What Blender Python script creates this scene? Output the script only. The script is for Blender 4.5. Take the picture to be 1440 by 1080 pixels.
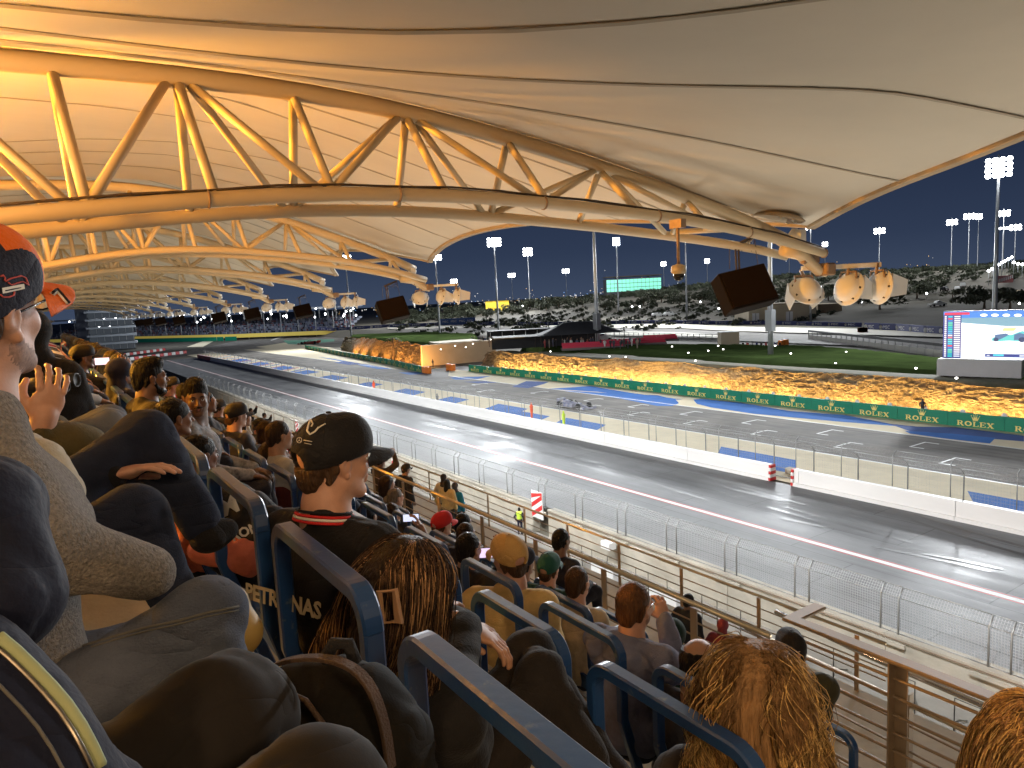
import bpy, bmesh, math, random
import numpy as np
from mathutils import Vector, Matrix
random.seed(7); RNG=np.random.RandomState(7)
S=bpy.context.scene; COL=S.collection; PI=math.pi
for o in list(bpy.data.objects): bpy.data.objects.remove(o)

# ------------------------------------------------------------------ camera
ZC=13.0
ROLL,PITCH,YAW=math.radians(2.862),math.radians(6.778),math.radians(33.435)
_F0=Vector((math.sin(YAW)*math.cos(PITCH),math.cos(YAW)*math.cos(PITCH),-math.sin(PITCH)))
_R0=Vector((math.cos(YAW),-math.sin(YAW),0)); _U0=_R0.cross(_F0)
_c,_s=math.cos(ROLL),math.sin(ROLL)
CR=_R0*_c-_U0*_s; CU=_R0*_s+_U0*_c; CF=_F0
CAMP=Vector((0,0,ZC))
cam=bpy.data.objects.new('camera',bpy.data.cameras.new('camera')); COL.objects.link(cam)
cam.matrix_world=Matrix(((CR.x,CU.x,-CF.x,0),(CR.y,CU.y,-CF.y,0),(CR.z,CU.z,-CF.z,ZC),(0,0,0,1)))
cam.data.lens=25.0; cam.data.sensor_width=36.0; cam.data.clip_start=.05; cam.data.clip_end=6000
S.camera=cam
def ray(px,py):                      # direction through a point measured in the photograph (1440x1080)
    return CR*(px-720)+CU*(540-py)+CF*1000.0
def atD(px,py,D): return CAMP+ray(px,py)*(D/1000.0)       # at depth D metres
def atZ(px,py,z):
    r=ray(px,py); return CAMP+r*((z-ZC)/r.z)
def atX(px,py,x):
    r=ray(px,py); return CAMP+r*(x/r.x)
def atY(px,py,y):
    r=ray(px,py); return CAMP+r*(y/r.y)

# ------------------------------------------------------------------ night sky and exposure
W=bpy.data.worlds.new('World'); S.world=W; W.use_nodes=True
nt=W.node_tree; nt.nodes.clear()
tc=nt.nodes.new('ShaderNodeTexCoord'); sx=nt.nodes.new('ShaderNodeSeparateXYZ'); rp=nt.nodes.new('ShaderNodeValToRGB')
bg=nt.nodes.new('ShaderNodeBackground'); wo=nt.nodes.new('ShaderNodeOutputWorld')
nt.links.new(tc.outputs['Generated'],sx.inputs[0]); nt.links.new(sx.outputs['Z'],rp.inputs[0])
nt.links.new(rp.outputs[0],bg.inputs[0]); nt.links.new(bg.outputs[0],wo.inputs[0])
e=rp.color_ramp.elements; e[0].position=0.0; e[0].color=(.046,.066,.115,1); e[1].position=.45; e[1].color=(.008,.012,.030,1)
m_=e.new(.06); m_.color=(.028,.043,.084,1); m_=e.new(.18); m_.color=(.014,.023,.052,1)
bg.inputs[1].default_value=1.0
S.view_settings.view_transform='Standard'; S.view_settings.look='None'; S.view_settings.exposure=0.0; S.view_settings.gamma=1.0
S.view_settings.use_curve_mapping=False
S.render.engine='CYCLES'; S.cycles.use_denoising=True; S.cycles.max_bounces=5; S.cycles.diffuse_bounces=3; S.cycles.glossy_bounces=3
S.cycles.transmission_bounces=2; S.cycles.transparent_max_bounces=6; S.cycles.caustics_reflective=False; S.cycles.caustics_refractive=False
S.cycles.sample_clamp_indirect=4.0; S.cycles.use_light_tree=True

def lamp(name,kind,loc,aim,power,color=(1,1,1),size=.5,angle=None,blend=.5):
    d=bpy.data.lights.new(name,kind); d.energy=power; d.color=color
    if kind=='AREA': d.shape='DISK'; d.size=size
    elif kind=='SPOT': d.shadow_soft_size=size; d.spot_size=math.radians(angle or 90); d.spot_blend=blend
    else: d.shadow_soft_size=size
    o=bpy.data.objects.new(name,d); COL.objects.link(o); o.location=loc
    v=Vector(aim)-Vector(loc); o.rotation_euler=v.to_track_quat('-Z','Y').to_euler()
    return o
WARM=(1.0,.72,.40); AMBER=(1.0,.41,.035); COOL=(.93,.97,1.0)
# uplights on the masts behind the seats wash the canopy (sodium amber close by, paler further along)
lamp('sodium_uplight','POINT',(-3.5,6.0,ZC+.9),(0,0,0),1250,AMBER,.15)
lamp('sodium_uplight','POINT',(-3.2,10.8,ZC+1.5),(0,0,0),6800,AMBER,.15)
lamp('sodium_uplight','POINT',(-4.2,18,ZC+1.5),(0,0,0),700,AMBER,.15)
for i,(y,p) in enumerate([(-6,170),(1,60),(5.6,60),(13.5,120),(19,150),(28,210),(41,230),(53,240),(66,240),(80,240),(95,240),(110,240),(127,240)]):
    lamp('canopy_uplight','AREA',(-4.2 if y>8 else -2.5,y,ZC+(.3 if y>8 else -.6)),(5,y,ZC+3.2),p,(1,.80,.55),.5)
# pale fill lights added below to brighten the outer canopy
for y in (2,14,28,44,62,84): lamp('canopy_rim_fill','AREA',(13.5,y,ZC-8.2),(9,y,ZC+1),520,(1,.88,.70),5.0)
# unseen warm fill lights added to light the people on the seats
for y,p in [(-4,160),(.4,13),(7.5,95),(17,100),(26,140)]:
    lamp('terrace_fill','AREA',(-2.6 if y<8 else -3.8,y,ZC+1.25),(2.6,y+1,ZC-2),p,(1,.64,.34),.5)
lamp('terrace_fill','AREA',(.2,-2.0,ZC+1.35),(1.5,1.3,ZC-1),42,(1,.70,.40),.5)  # extra fill added to brighten the blonde woman and the blue frames
# big circuit floodlights: real lamps in the heads of the nearest poles (heads are built below)
FLOOD=[]

# ------------------------------------------------------------------ materials
MATS={}
def new_mat(name):
    m=bpy.data.materials.new(name); m.use_nodes=True; n=m.node_tree; return m,n,n.nodes['Principled BSDF']
def mat(name,c,rough=.6,metal=0.0,var=.0,scale=5.0,stretch=(1,1,1),bump=.0,bscale=None,c2=None,spec=.5,emit=None,es=0.0,rvar=0.0,coat=0.0,sheen=0.0,detail=4,coord='Object',alpha=None,sss=0.0,wrk=0.0):
    if name in MATS: return MATS[name]
    m,n,b=new_mat(name); L=n.links.new
    b.inputs['Roughness'].default_value=rough; b.inputs['Metallic'].default_value=metal
    b.inputs['Specular IOR Level'].default_value=spec
    b.inputs['Coat Weight'].default_value=coat; b.inputs['Sheen Weight'].default_value=sheen
    if sss: b.inputs['Subsurface Weight'].default_value=sss; b.inputs['Subsurface Radius'].default_value=(.012,.005,.003); b.inputs['Subsurface Scale'].default_value=1.0
    col=(*c,1)
    b.inputs['Base Color'].default_value=col
    if var or c2 or bump or rvar:
        t=n.nodes.new('ShaderNodeTexCoord'); mp=n.nodes.new('ShaderNodeMapping'); mp.inputs['Scale'].default_value=stretch
        L(t.outputs[coord],mp.inputs[0])
        nz=n.nodes.new('ShaderNodeTexNoise'); nz.inputs['Scale'].default_value=scale; nz.inputs['Detail'].default_value=detail; nz.inputs['Roughness'].default_value=.62
        L(mp.outputs[0],nz.inputs['Vector'])
        if var or c2:
            r=n.nodes.new('ShaderNodeValToRGB'); r.color_ramp.elements[0].position=.32; r.color_ramp.elements[1].position=.70
            a=c2 if c2 else tuple(max(0,x*(1-var)) for x in c); d=c if c2 else tuple(min(1,x*(1+var)) for x in c)
            r.color_ramp.elements[0].color=(*a,1); r.color_ramp.elements[1].color=(*d,1)
            L(nz.outputs['Fac'],r.inputs[0]); L(r.outputs[0],b.inputs['Base Color'])
        if rvar:
            mr=n.nodes.new('ShaderNodeMapRange'); mr.inputs['From Min'].default_value=.3; mr.inputs['From Max'].default_value=.7
            mr.inputs['To Min'].default_value=max(.02,rough-rvar); mr.inputs['To Max'].default_value=rough+rvar
            L(nz.outputs['Fac'],mr.inputs['Value']); L(mr.outputs[0],b.inputs['Roughness'])
        if bump:
            n2=n.nodes.new('ShaderNodeTexNoise'); n2.inputs['Scale'].default_value=bscale or scale*4; n2.inputs['Detail'].default_value=3
            L(mp.outputs[0],n2.inputs['Vector'])
            bp=n.nodes.new('ShaderNodeBump'); bp.inputs['Strength'].default_value=bump; bp.inputs['Distance'].default_value=.02
            L(n2.outputs['Fac'],bp.inputs['Height']); L(bp.outputs[0],b.inputs['Normal'])
            if wrk:
                n3=n.nodes.new('ShaderNodeTexNoise'); n3.inputs['Scale'].default_value=2.6; n3.inputs['Detail'].default_value=1.5; n3.inputs['Distortion'].default_value=1.2; n3.inputs['Roughness'].default_value=.55
                m3=n.nodes.new('ShaderNodeMapping'); m3.inputs['Scale'].default_value=(1.5,1.0,2.4); L(t.outputs[coord],m3.inputs[0]); L(m3.outputs[0],n3.inputs['Vector'])
                s1=n.nodes.new('ShaderNodeMath'); s1.operation='SUBTRACT'; s1.inputs[1].default_value=.5; L(n3.outputs['Fac'],s1.inputs[0])
                s2=n.nodes.new('ShaderNodeMath'); s2.operation='ABSOLUTE'; L(s1.outputs[0],s2.inputs[0]); s3=n.nodes.new('ShaderNodeMath'); s3.operation='POWER'; s3.inputs[1].default_value=.6; L(s2.outputs[0],s3.inputs[0])
                b3=n.nodes.new('ShaderNodeBump'); b3.inputs['Strength'].default_value=.7*wrk; b3.inputs['Distance'].default_value=.035; L(s3.outputs[0],b3.inputs['Height']); L(bp.outputs[0],b3.inputs['Normal']); L(b3.outputs[0],b.inputs['Normal'])
    if emit: b.inputs['Emission Color'].default_value=(*emit,1); b.inputs['Emission Strength'].default_value=es
    MATS[name]=m; return m
def nd(n,t,**k):
    x=n.nodes.new(t)
    for a,v in k.items(): setattr(x,a,v)
    return x

# ------------------------------------------------------------------ object helpers
def link(name,me,m=None,parent=None,loc=None,smooth=False):
    o=bpy.data.objects.new(name,me); COL.objects.link(o)
    if m is not None and not me.materials:
        for q in (m if isinstance(m,(list,tuple)) else [m]): me.materials.append(q)
    if parent: o.parent=parent
    if loc is not None: o.location=loc
    if smooth and me.polygons: me.polygons.foreach_set('use_smooth',[True]*len(me.polygons))
    return o
def tag(o,label=None,cat=None,group=None,kind=None):
    if label: o['label']=label
    if cat: o['category']=cat
    if group: o['group']=group
    if kind: o['kind']=kind
    return o
def empty(name,loc=(0,0,0),rz=0,label=None,cat=None,group=None,kind=None):
    o=bpy.data.objects.new(name,None); COL.objects.link(o); o.location=loc; o.rotation_euler=(0,0,rz); o.empty_display_size=.1
    return tag(o,label,cat,group,kind)
def copy_tree(o,parent=None,kids=None):
    if kids is None:
        kids={}
        for q in COL.objects:
            if q.parent: kids.setdefault(q.parent.name,[]).append(q)
    c=o.copy(); COL.objects.link(c); c.parent=parent
    for ch in kids.get(o.name,[]): copy_tree(ch,c,kids)
    return c
class MB:
    def __init__(s): s.v=[]; s.f=[]; s.mi=[]; s.sm=[]
    def add(s,vs,fs,mi=0,sm=False):
        k=len(s.v); s.v+= [tuple(p) for p in vs]; s.f+=[tuple(i+k for i in f) for f in fs]; s.mi+=[mi]*len(fs); s.sm+=[sm]*len(fs)
    def box(s,c,d,rz=0,mi=0,M=None,bev=0):
        x,y,z=[q/2 for q in d]; c=Vector(c)
        if bev>0:
            b=min(bev,x*.9,y*.9,z*.9); P=[]
            for sz in(-1,1):
                for (ex,ey,ez) in ((0,0,0),(b,b,0)) if sz<0 else ((b,b,0),(0,0,0)): pass
            # chamfered on all edges: three rings
            rings=[(-z,b),(-z+b,0),(z-b,0),(z,b)]; vs=[]
            for zz,ins in rings:
                X=x-ins;Y=y-ins; k=b*.7 if ins==0 else 0.0005
                vs+=[(-X+k,-Y,zz),(X-k,-Y,zz),(X,-Y+k,zz),(X,Y-k,zz),(X-k,Y,zz),(-X+k,Y,zz),(-X,Y-k,zz),(-X,-Y+k,zz)]
            fs=[tuple(range(7,-1,-1)),tuple(range(24,32))]
            for r in range(3):
                for i in range(8): fs.append((r*8+i,r*8+(i+1)%8,r*8+8+(i+1)%8,r*8+8+i))
        else:
            vs=[(-x,-y,-z),(x,-y,-z),(x,y,-z),(-x,y,-z),(-x,-y,z),(x,-y,z),(x,y,z),(-x,y,z)]
            fs=[(3,2,1,0),(4,5,6,7),(0,1,5,4),(1,2,6,5),(2,3,7,6),(3,0,4,7)]
        R=M if M is not None else Matrix.Rotation(rz,3,'Z')
        s.add([R@Vector(v)+c for v in vs],fs,mi)
    def tube(s,pts,r,n=8,mi=0,cap=True,sq=None,closed=False,up=None):
        pts=[Vector(p) for p in pts]; N=len(pts); rr=r if isinstance(r,(list,tuple)) else [r]*N
        vs=[]; prev=None
        for i,p in enumerate(pts):
            a=pts[i-1] if (i>0 or closed) else p; b=pts[(i+1)%N] if (i<N-1 or closed) else p
            t=(b-a)
            if t.length<1e-9: t=Vector((0,0,1))
            t.normalize()
            if up is not None: u=Vector(up); u=(u-t*u.dot(t))
            elif prev is None:
                u=Vector((0,0,1)) if abs(t.z)<.9 else Vector((1,0,0)); u=u-t*u.dot(t)
            else: u=prev-t*prev.dot(t)
            if u.length<1e-6: u=Vector((1,0,0))-t*t.x
            u.normalize(); prev=u; w=t.cross(u)
            # mitre for sharp bends
            m=1.0
            if 0<i<N-1:
                d1=(pts[i]-pts[i-1]).normalized(); m=1/max(.5,d1.dot(t))
            if sq:
                a2,b2=sq; ch=min(a2,b2)*.28
                for (x,y) in ((a2-ch,b2),(-a2+ch,b2),(-a2,b2-ch),(-a2,-b2+ch),(-a2+ch,-b2),(a2-ch,-b2),(a2,-b2+ch),(a2,b2-ch)): vs.append(p+u*(y*m)+w*x)
            else:
                for k in range(n):
                    an=2*PI*k/n; vs.append(p+(u*math.cos(an)+w*math.sin(an))*rr[i])
        n=8 if sq else n
        fs=[]
        for i in range(N if closed else N-1):
            j=(i+1)%N
            for k in range(n): fs.append((i*n+k,i*n+(k+1)%n,j*n+(k+1)%n,j*n+k))
        if cap and not closed: fs+= [tuple(range(n-1,-1,-1)),tuple((N-1)*n+k for k in range(n))]
        s.add(vs,fs,mi,sm=not sq)
    def lathe(s,prof,c=(0,0,0),n=16,mi=0,M=None,sm=True):
        c=Vector(c); R=M if M is not None else Matrix.Identity(3); vs=[]
        for (r,z) in prof:
            for k in range(n): a=2*PI*k/n; vs.append(R@Vector((r*math.cos(a),r*math.sin(a),z))+c)
        fs=[]
        for i in range(len(prof)-1):
            for k in range(n): fs.append((i*n+k,i*n+(k+1)%n,(i+1)*n+(k+1)%n,(i+1)*n+k))
        if prof[0][0]>1e-6: fs.append(tuple(range(n-1,-1,-1)))
        if prof[-1][0]>1e-6: fs.append(tuple((len(prof)-1)*n+k for k in range(n)))
        s.add(vs,fs,mi,sm)
    def poly(s,pts,z0,z1,mi=0):       # prism from outline in xy
        n=len(pts); vs=[(x,y,z0) for x,y in pts]+[(x,y,z1) for x,y in pts]
        s.add(vs,[tuple(range(n-1,-1,-1)),tuple(range(n,2*n))]+[(i,(i+1)%n,(i+1)%n+n,i+n) for i in range(n)],mi)
    def sheet(s,pts,mi=0):
        n=len(pts); s.add(pts,[tuple(range(n))],mi)
    def mesh(s,name):
        me=bpy.data.meshes.new(name); me.from_pydata(s.v,[],s.f)
        if s.f:
            me.polygons.foreach_set('material_index',s.mi); me.polygons.foreach_set('use_smooth',s.sm)
        me.update(); return me
    def obj(s,name,m,parent=None,loc=None):
        return link(name,s.mesh(name),m,parent,loc)
def sheet_obj(name,poly,m,z=None,kind='structure',parent=None):
    """flat sheet of a (possibly concave) outline, triangulated"""
    bm=bmesh.new(); vs=[bm.verts.new((p[0],p[1],z if z is not None else p[2])) for p in poly]
    f=bm.faces.new(vs); bm.normal_update()
    if f.normal.z<0: f.normal_flip()
    bmesh.ops.triangulate(bm,faces=[f]); me=bpy.data.meshes.new(name); bm.to_mesh(me); bm.free()
    o=link(name,me,m,parent)
    if kind: o['kind']=kind
    return o
ORD=['first','second','third','fourth','fifth','sixth','seventh','eighth','ninth','tenth','eleventh','twelfth','thirteenth','fourteenth','fifteenth','sixteenth','seventeenth','eighteenth','nineteenth','twentieth']+['twenty-%s'%x for x in ('first','second','third','fourth','fifth','sixth','seventh','eighth','ninth')]+['thirtieth']+['thirty-%s'%x for x in ('first','second','third','fourth','fifth','sixth','seventh','eighth','ninth')]+['fortieth']+['forty-%s'%x for x in ('first','second','third','fourth','fifth','sixth','seventh','eighth','ninth')]
def text_mesh(txt,h=1.0,ext=.0,bold=0.0):
    cu=bpy.data.curves.new('lettering','FONT'); cu.body=txt; cu.size=h; cu.extrude=ext; cu.offset=bold; cu.align_x='CENTER'; cu.align_y='CENTER'; cu.resolution_u=2
    o=bpy.data.objects.new('tmp',cu); COL.objects.link(o); dg=bpy.context.evaluated_depsgraph_get()
    me=bpy.data.meshes.new_from_object(o.evaluated_get(dg)); bpy.data.objects.remove(o); bpy.data.curves.remove(cu); me.name='lettering'; me.materials.clear(); return me
FLOODP=135000.0; TIPP=13000.0; ROCKP=3100.0; HILLP=38000.0
# ================================================================== GROUND AND CIRCUIT
M_sand=mat('desert_sand',(.125,.108,.08),.95,scale=.03,bump=.5,bscale=2,c2=(.065,.060,.045),detail=9)
M_lane=None
def lane_mat(name,c,rough,joints=True):
    m,n,b=new_mat(name); L=n.links.new
    t=nd(n,'ShaderNodeTexCoord'); mp=nd(n,'ShaderNodeMapping'); mp.inputs['Scale'].default_value=(1.2,.08,1); L(t.outputs['Object'],mp.inputs[0])
    n1=nd(n,'ShaderNodeTexNoise'); n1.inputs['Scale'].default_value=1.0; n1.inputs['Detail'].default_value=7; n1.inputs['Roughness'].default_value=.65; L(mp.outputs[0],n1.inputs['Vector'])
    n2=nd(n,'ShaderNodeTexNoise'); n2.inputs['Scale'].default_value=.22; n2.inputs['Detail'].default_value=5; L(t.outputs['Object'],n2.inputs['Vector'])
    mx=nd(n,'ShaderNodeMath',operation='ADD'); L(n1.outputs['Fac'],mx.inputs[0]); L(n2.outputs['Fac'],mx.inputs[1])
    r=nd(n,'ShaderNodeValToRGB'); r.color_ramp.elements[0].position=.78/2; r.color_ramp.elements[1].position=1.25/2
    r.color_ramp.elements[0].color=(*[x*.62 for x in c],1); r.color_ramp.elements[1].color=(*[x*1.35 for x in c],1)
    h=nd(n,'ShaderNodeMath',operation='MULTIPLY'); h.inputs[1].default_value=.5; L(mx.outputs[0],h.inputs[0]); L(h.outputs[0],r.inputs[0])
    n3=nd(n,'ShaderNodeTexNoise'); n3.inputs['Scale'].default_value=60; L(t.outputs['Object'],n3.inputs['Vector'])
    last=r.outputs[0]
    if joints:
        br=nd(n,'ShaderNodeTexBrick'); br.inputs['Scale'].default_value=1; br.inputs['Brick Width'].default_value=9.0; br.inputs['Row Height'].default_value=3.8; br.inputs['Mortar Size'].default_value=.03; br.inputs['Mortar Smooth'].default_value=.4
        br.offset=.37; br.inputs['Color1'].default_value=(1,1,1,1); br.inputs['Color2'].default_value=(.86,.86,.86,1); br.inputs['Mortar'].default_value=(.45,.45,.45,1)
        mr=nd(n,'ShaderNodeMapping'); mr.inputs['Rotation'].default_value=(0,0,PI/2); L(t.outputs['Object'],mr.inputs[0]); L(mr.outputs[0],br.inputs['Vector'])
        mm=nd(n,'ShaderNodeMix',data_type='RGBA',blend_type='MULTIPLY'); mm.inputs[0].default_value=1; L(last,mm.inputs[6]); L(br.outputs['Color'],mm.inputs[7]); last=mm.outputs[2]
    L(last,b.inputs['Base Color'])
    mr2=nd(n,'ShaderNodeMapRange'); mr2.inputs['From Min'].default_value=.36; mr2.inputs['From Max'].default_value=.62; mr2.inputs['To Min'].default_value=rough-.09; mr2.inputs['To Max'].default_value=rough+.13
    L(h.outputs[0],mr2.inputs['Value']); L(mr2.outputs[0],b.inputs['Roughness'])
    bp=nd(n,'ShaderNodeBump'); bp.inputs['Strength'].default_value=.25; bp.inputs['Distance'].default_value=.006; L(n3.outputs['Fac'],bp.inputs['Height'])
    bp2=nd(n,'ShaderNodeBump'); bp2.inputs['Strength'].default_value=.35; bp2.inputs['Distance'].default_value=.02; L(n1.outputs['Fac'],bp2.inputs['Height']); L(bp.outputs[0],bp2.inputs['Normal']); L(bp2.outputs[0],b.inputs['Normal'])
    b.inputs['Specular IOR Level'].default_value=.07
    MATS[name]=m; return m
M_lane=lane_mat('sealed_lane_asphalt',(.185,.188,.192),.44)
M_track=lane_mat('race_track_asphalt',(.205,.192,.175),.75,False)
M_road=mat('service_road_asphalt',(.16,.15,.14),.8,var=.15,scale=.5)
M_cream=mat('cream_painted_runoff',(.74,.65,.46),.9,var=.06,scale=.6,spec=.2)
M_blue=mat('blue_runoff_paint',(.05,.17,.50),.9,var=.12,scale=.5,spec=.2)
M_blue2=mat('dark_blue_runoff_paint',(.07,.12,.32),.9,var=.12,scale=.5,spec=.2)
M_white=mat('white_paint',(.78,.78,.76),.55,var=.05,scale=2)
M_wall=mat('white_wall_paint',(.80,.79,.77),.5,var=.05,scale=.4,stretch=(1,.5,2))
M_red=mat('red_paint',(.55,.03,.03),.5,var=.1,scale=3)
M_conc=mat('stained_concrete',(.42,.38,.31),.85,var=.2,scale=.7,stretch=(1,1,2.2),bump=.3,bscale=9,detail=8)
M_steel=mat('galvanised_steel',(.34,.34,.33),.45,.5,var=.12,scale=6)
M_grass=mat('mown_grass',(.042,.064,.020),1.0,spec=0.0,var=.0,c2=(.022,.034,.012),scale=.35,bump=1.0,bscale=14,stretch=(1,.6,1),detail=9)
M_scrub=mat('scrub_edge',(.12,.10,.065),.95,c2=(.045,.05,.022),scale=.6,bump=1,bscale=8,detail=8)

def smooth(a,b,x):
    t=np.clip((x-a)/(b-a),0,1); return t*t*(3-2*t)
def fbm(x,y,seed=0,o=4):
    r=np.zeros_like(x,dtype=float); a=1.0
    rs=np.random.RandomState(seed)
    for i in range(o):
        p=rs.rand(6)*6.28; an=rs.rand(3)*3.1; f=2**i
        r+=a*(np.sin(f*(x*np.cos(an[0])+y*np.sin(an[0]))+p[0]+1.3*np.sin(f*.7*(y*np.cos(an[1])-x*np.sin(an[1]))+p[1]))*np.sin(f*.83*(x*np.sin(an[2])+y*np.cos(an[2]))+p[2])); a*=.52
    return r
# bearing-dependent hill line; bearing measured in degrees right of the camera axis
def hill(x,y):
    d=np.hypot(x,y); b=np.degrees(np.arctan2(x,y))-33.4
    base=np.where(d>105,1.0,0.0)*smooth(105,120,d)
    up=np.interp(b,[-60,-40,-20,-8,0,6,12,18,24,30,36,60],[0,0,2,4,7,9.5,12,15,16,16,16,12])
    h=base+up*smooth(200,430,d)+.35*fbm(x*.03,y*.03,3)*smooth(200,300,d)*2
    return h
def ground_h(x,y):
    return np.where(x<25.3,-1.65,0)+np.where(x>110,hill(x,y),0)-.06
rs_=[0,10,18,24.9,25.4,40,60,72,90,104,110,118,128,140,155,170,185,200,215,230,245,260,280,300,325,350,380,410,440,480,540,640,800,1100,1600,2600,5000]
bs_=np.radians(np.concatenate([np.linspace(-30,100,131),np.linspace(104,326,38)]))
xs=np.concatenate([[-4000,-1500,-500,-150,-60,-20,0,12,22,25.28,25.32,32,40,60,72,90,104],np.arange(110,420,7.0),[440,480,540,640,800,1100,1600,2600,5000]])
ys=np.concatenate([[-4000,-1500,-500,-150,-60],np.arange(-20,420,8.0),[440,480,540,640,800,1100,1600,2600,5000]])
X,Y=np.meshgrid(xs,ys,indexing='ij'); Z=ground_h(X,Y)
vs=np.stack([X.ravel(),Y.ravel(),Z.ravel()],1); ny=len(ys)
fs=[(i*ny+j,(i+1)*ny+j,(i+1)*ny+j+1,i*ny+j+1) for i in range(len(xs)-1) for j in range(ny-1)]
me=bpy.data.meshes.new('ground'); me.from_pydata(vs.tolist(),[],fs); me.update()
g=link('ground',me,M_sand,smooth=True); g['kind']='structure'
def gz(x,y): return float(ground_h(np.array([x],float),np.array([y],float))[0])

def strip(name,x0,x1,y0,y1,z,m): return sheet_obj(name,[(x0,y0),(x1,y0),(x1,y1),(x0,y1)],m,z)
strip('near_lane',25.3,39.98,-40,236,.0,M_lane)
strip('near_runoff',40.5,49.5,-40,262,.0,M_cream)
strip('race_track',49.5,60.2,-40,262,.004,M_track)
sheet_obj('far_runoff',[(60.2,-40),(66.6,-40),(66.9,110),(67,150),(77,198),(79,262),(60.2,262)],M_cream,.0)
strip('track_edge_line',49.35,49.55,-40,262,.010,M_white)
strip('track_edge_line',60.1,60.3,-40,262,.010,M_white)
strip('service_road',67.0,71.6,-40,205,.002,M_road)
# twin line painted down the near lane
for x0,x1,m in ((31.30,31.38,M_red),(31.42,31.74,M_white),(31.78,31.86,M_red)): strip('lane_line',x0,x1,-40,236,.006,m)
# first corner: wide asphalt beyond the straight
P0=lambda px,py,z=0.0: tuple(atZ(px,py,z))[:2]
sheet_obj('corner_asphalt',[(10,236),(50,262),(79,262),(120,255)]+[P0(760,466),P0(760,460),P0(600,455),P0(470,462),P0(330,480),P0(250,497)][::1]+[(10,300)],M_track,.012)
def gpoly(name,pts,m,z): return sheet_obj(name,[P0(a,b) for a,b in pts],m,z)
gpoly('corner_runoff',[(262,488),(285,480),(340,465),(420,455),(520,448),(600,443),(600,447),(520,453),(430,460),(340,471),(300,480),(285,488)],M_cream,.020)
gpoly('corner_runoff',[(372,492),(385,488),(430,487),(500,497),(570,512),(596,522),(560,520),(470,505),(400,495)],M_cream,.016)
gpoly('corner_island',[(360,488),(400,482),(433,484),(470,490),(433,489),(395,492)],M_cream,.018)
gpoly('green_runoff',[(398,479),(470,477),(470,480),(430,485),(405,484)],mat('green_paint',(.10,.30,.20),.7,var=.1,scale=.1),.019)
gpoly('corner_edge_line',[(415,465),(440,461),(442,461.6),(382,479),(380,478.5)],M_white,.022)
# painted shapes: blue sweeps on the far run-off, blocks on the near one
blues=[[(975,562),(985,561),(1040,566),(1110,578),(1190,584),(1262,598),(1270,600),(1180,593),(1060,582),(1000,573),(980,568)],
 [(1250,596),(1290,600),(1345,601),(1440,613),(1440,621),(1380,616),(1330,612),(1292,611)],
 [(1272,606),(1340,610),(1400,616),(1392,624),(1330,617),(1280,610)],
 [(790,549),(860,553),(925,556),(950,562),(955,567),(945,571),(925,571),(880,562),(830,554),(800,551)],
 [(720,544),(740,536),(772,537),(765,540),(742,546)],
 [(770,547),(830,543),(890,553),(960,562),(930,562),(840,551)],
 [(632,531),(650,530),(690,529),(672,533),(640,534)],[(652,537),(682,536),(700,538),(672,539)],
 [(440,497),(470,500),(500,507),(480,508),(448,502)],[(498,512),(540,512),(560,519),(530,519)],[(470,510),(500,505),(520,512),(490,513)],
 [(560,524),(590,523),(600,526),(575,527)]]
for i,p in enumerate(blues): gpoly('painted_sweep',p,M_blue if i%3!=1 else M_blue2,.008+.001*(i%3) if False else .007+.003*(i%3))
pat=mat('dark_blue_runoff_paint',(.09,.15,.36))
for (ya,yb,xa,xb) in [(29.5,36.5,42.6,46.2),(51.5,58,42.8,46.6),(60.5,66,42.6,46),(66.5,73,44,47.5),(80,85,43.5,47),(92,99,43,47),(108,114,43,47),(124,133,43,47.5),(142,150,43,48),(158,168,43,48),(176,188,43,48),(196,208,43,48),(12,18,42.6,46.2)]:
    sk=(yb-ya)*.35
    sheet_obj('painted_block',[(xa,ya),(xb,ya+sk),(xb,yb+sk),(xa,yb)],M_blue,.008)
M_pink=mat('faded_red_paint',(.55,.18,.17),.7)
for k in range(16):
    y=150+k*5.2
    sheet_obj('painted_stripe',[(43,y),(48.8,y+6),(48.8,y+7.4),(43,y+1.4)],M_pink if k%2 else M_blue,.013)
# grid boxes painted on the track: one box mark per start place
mk=MB()
mk.box((0,0,0),(2.3,.16,.004)); mk.box((1.15,-.5,0),(.16,1.1,.004)); mk.box((-1.15,-.5,0),(.16,1.1,.004)); mgrid=mk.mesh('grid_box')
pos=[(57,20.5),(53.2,24.5),(57,28.5),(53.2,32.5),(57,36.5),(53.2,40.5),(57,44.5),(53.2,48.5),(57,52.5),(53.2,56.5),(57,60.5),(53.2,64.5),(57,68.5),(57,80),(53.2,88),(57,96)]
for i,p in enumerate(pos):
    o=link('grid_mark',mgrid,M_white,loc=(p[0],p[1],.013)); o['kind']='structure'
# skid marks on the lane
M_skid=mat('tyre_rubber_mark',(.035,.035,.036),.38)
for i in range(26):
    y0=random.uniform(8,90); x0=random.uniform(33.5,38.5); L_=random.uniform(2,9); w=.1+.05*random.random(); b_=random.uniform(-.25,.35)
    m=MB(); P=[(x0+b_*t*L_*.5+ .4*b_*(t*t)*L_, y0+L_*t) for t in np.linspace(0,1,8)]
    m.sheet([(x-w,y,0) for x,y in P]+[(x+w,y,0) for x,y in P[::-1]])
    o=m.obj('skid_mark',M_skid,loc=(0,0,.009+.0005*i)); o['kind']='structure'

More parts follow.
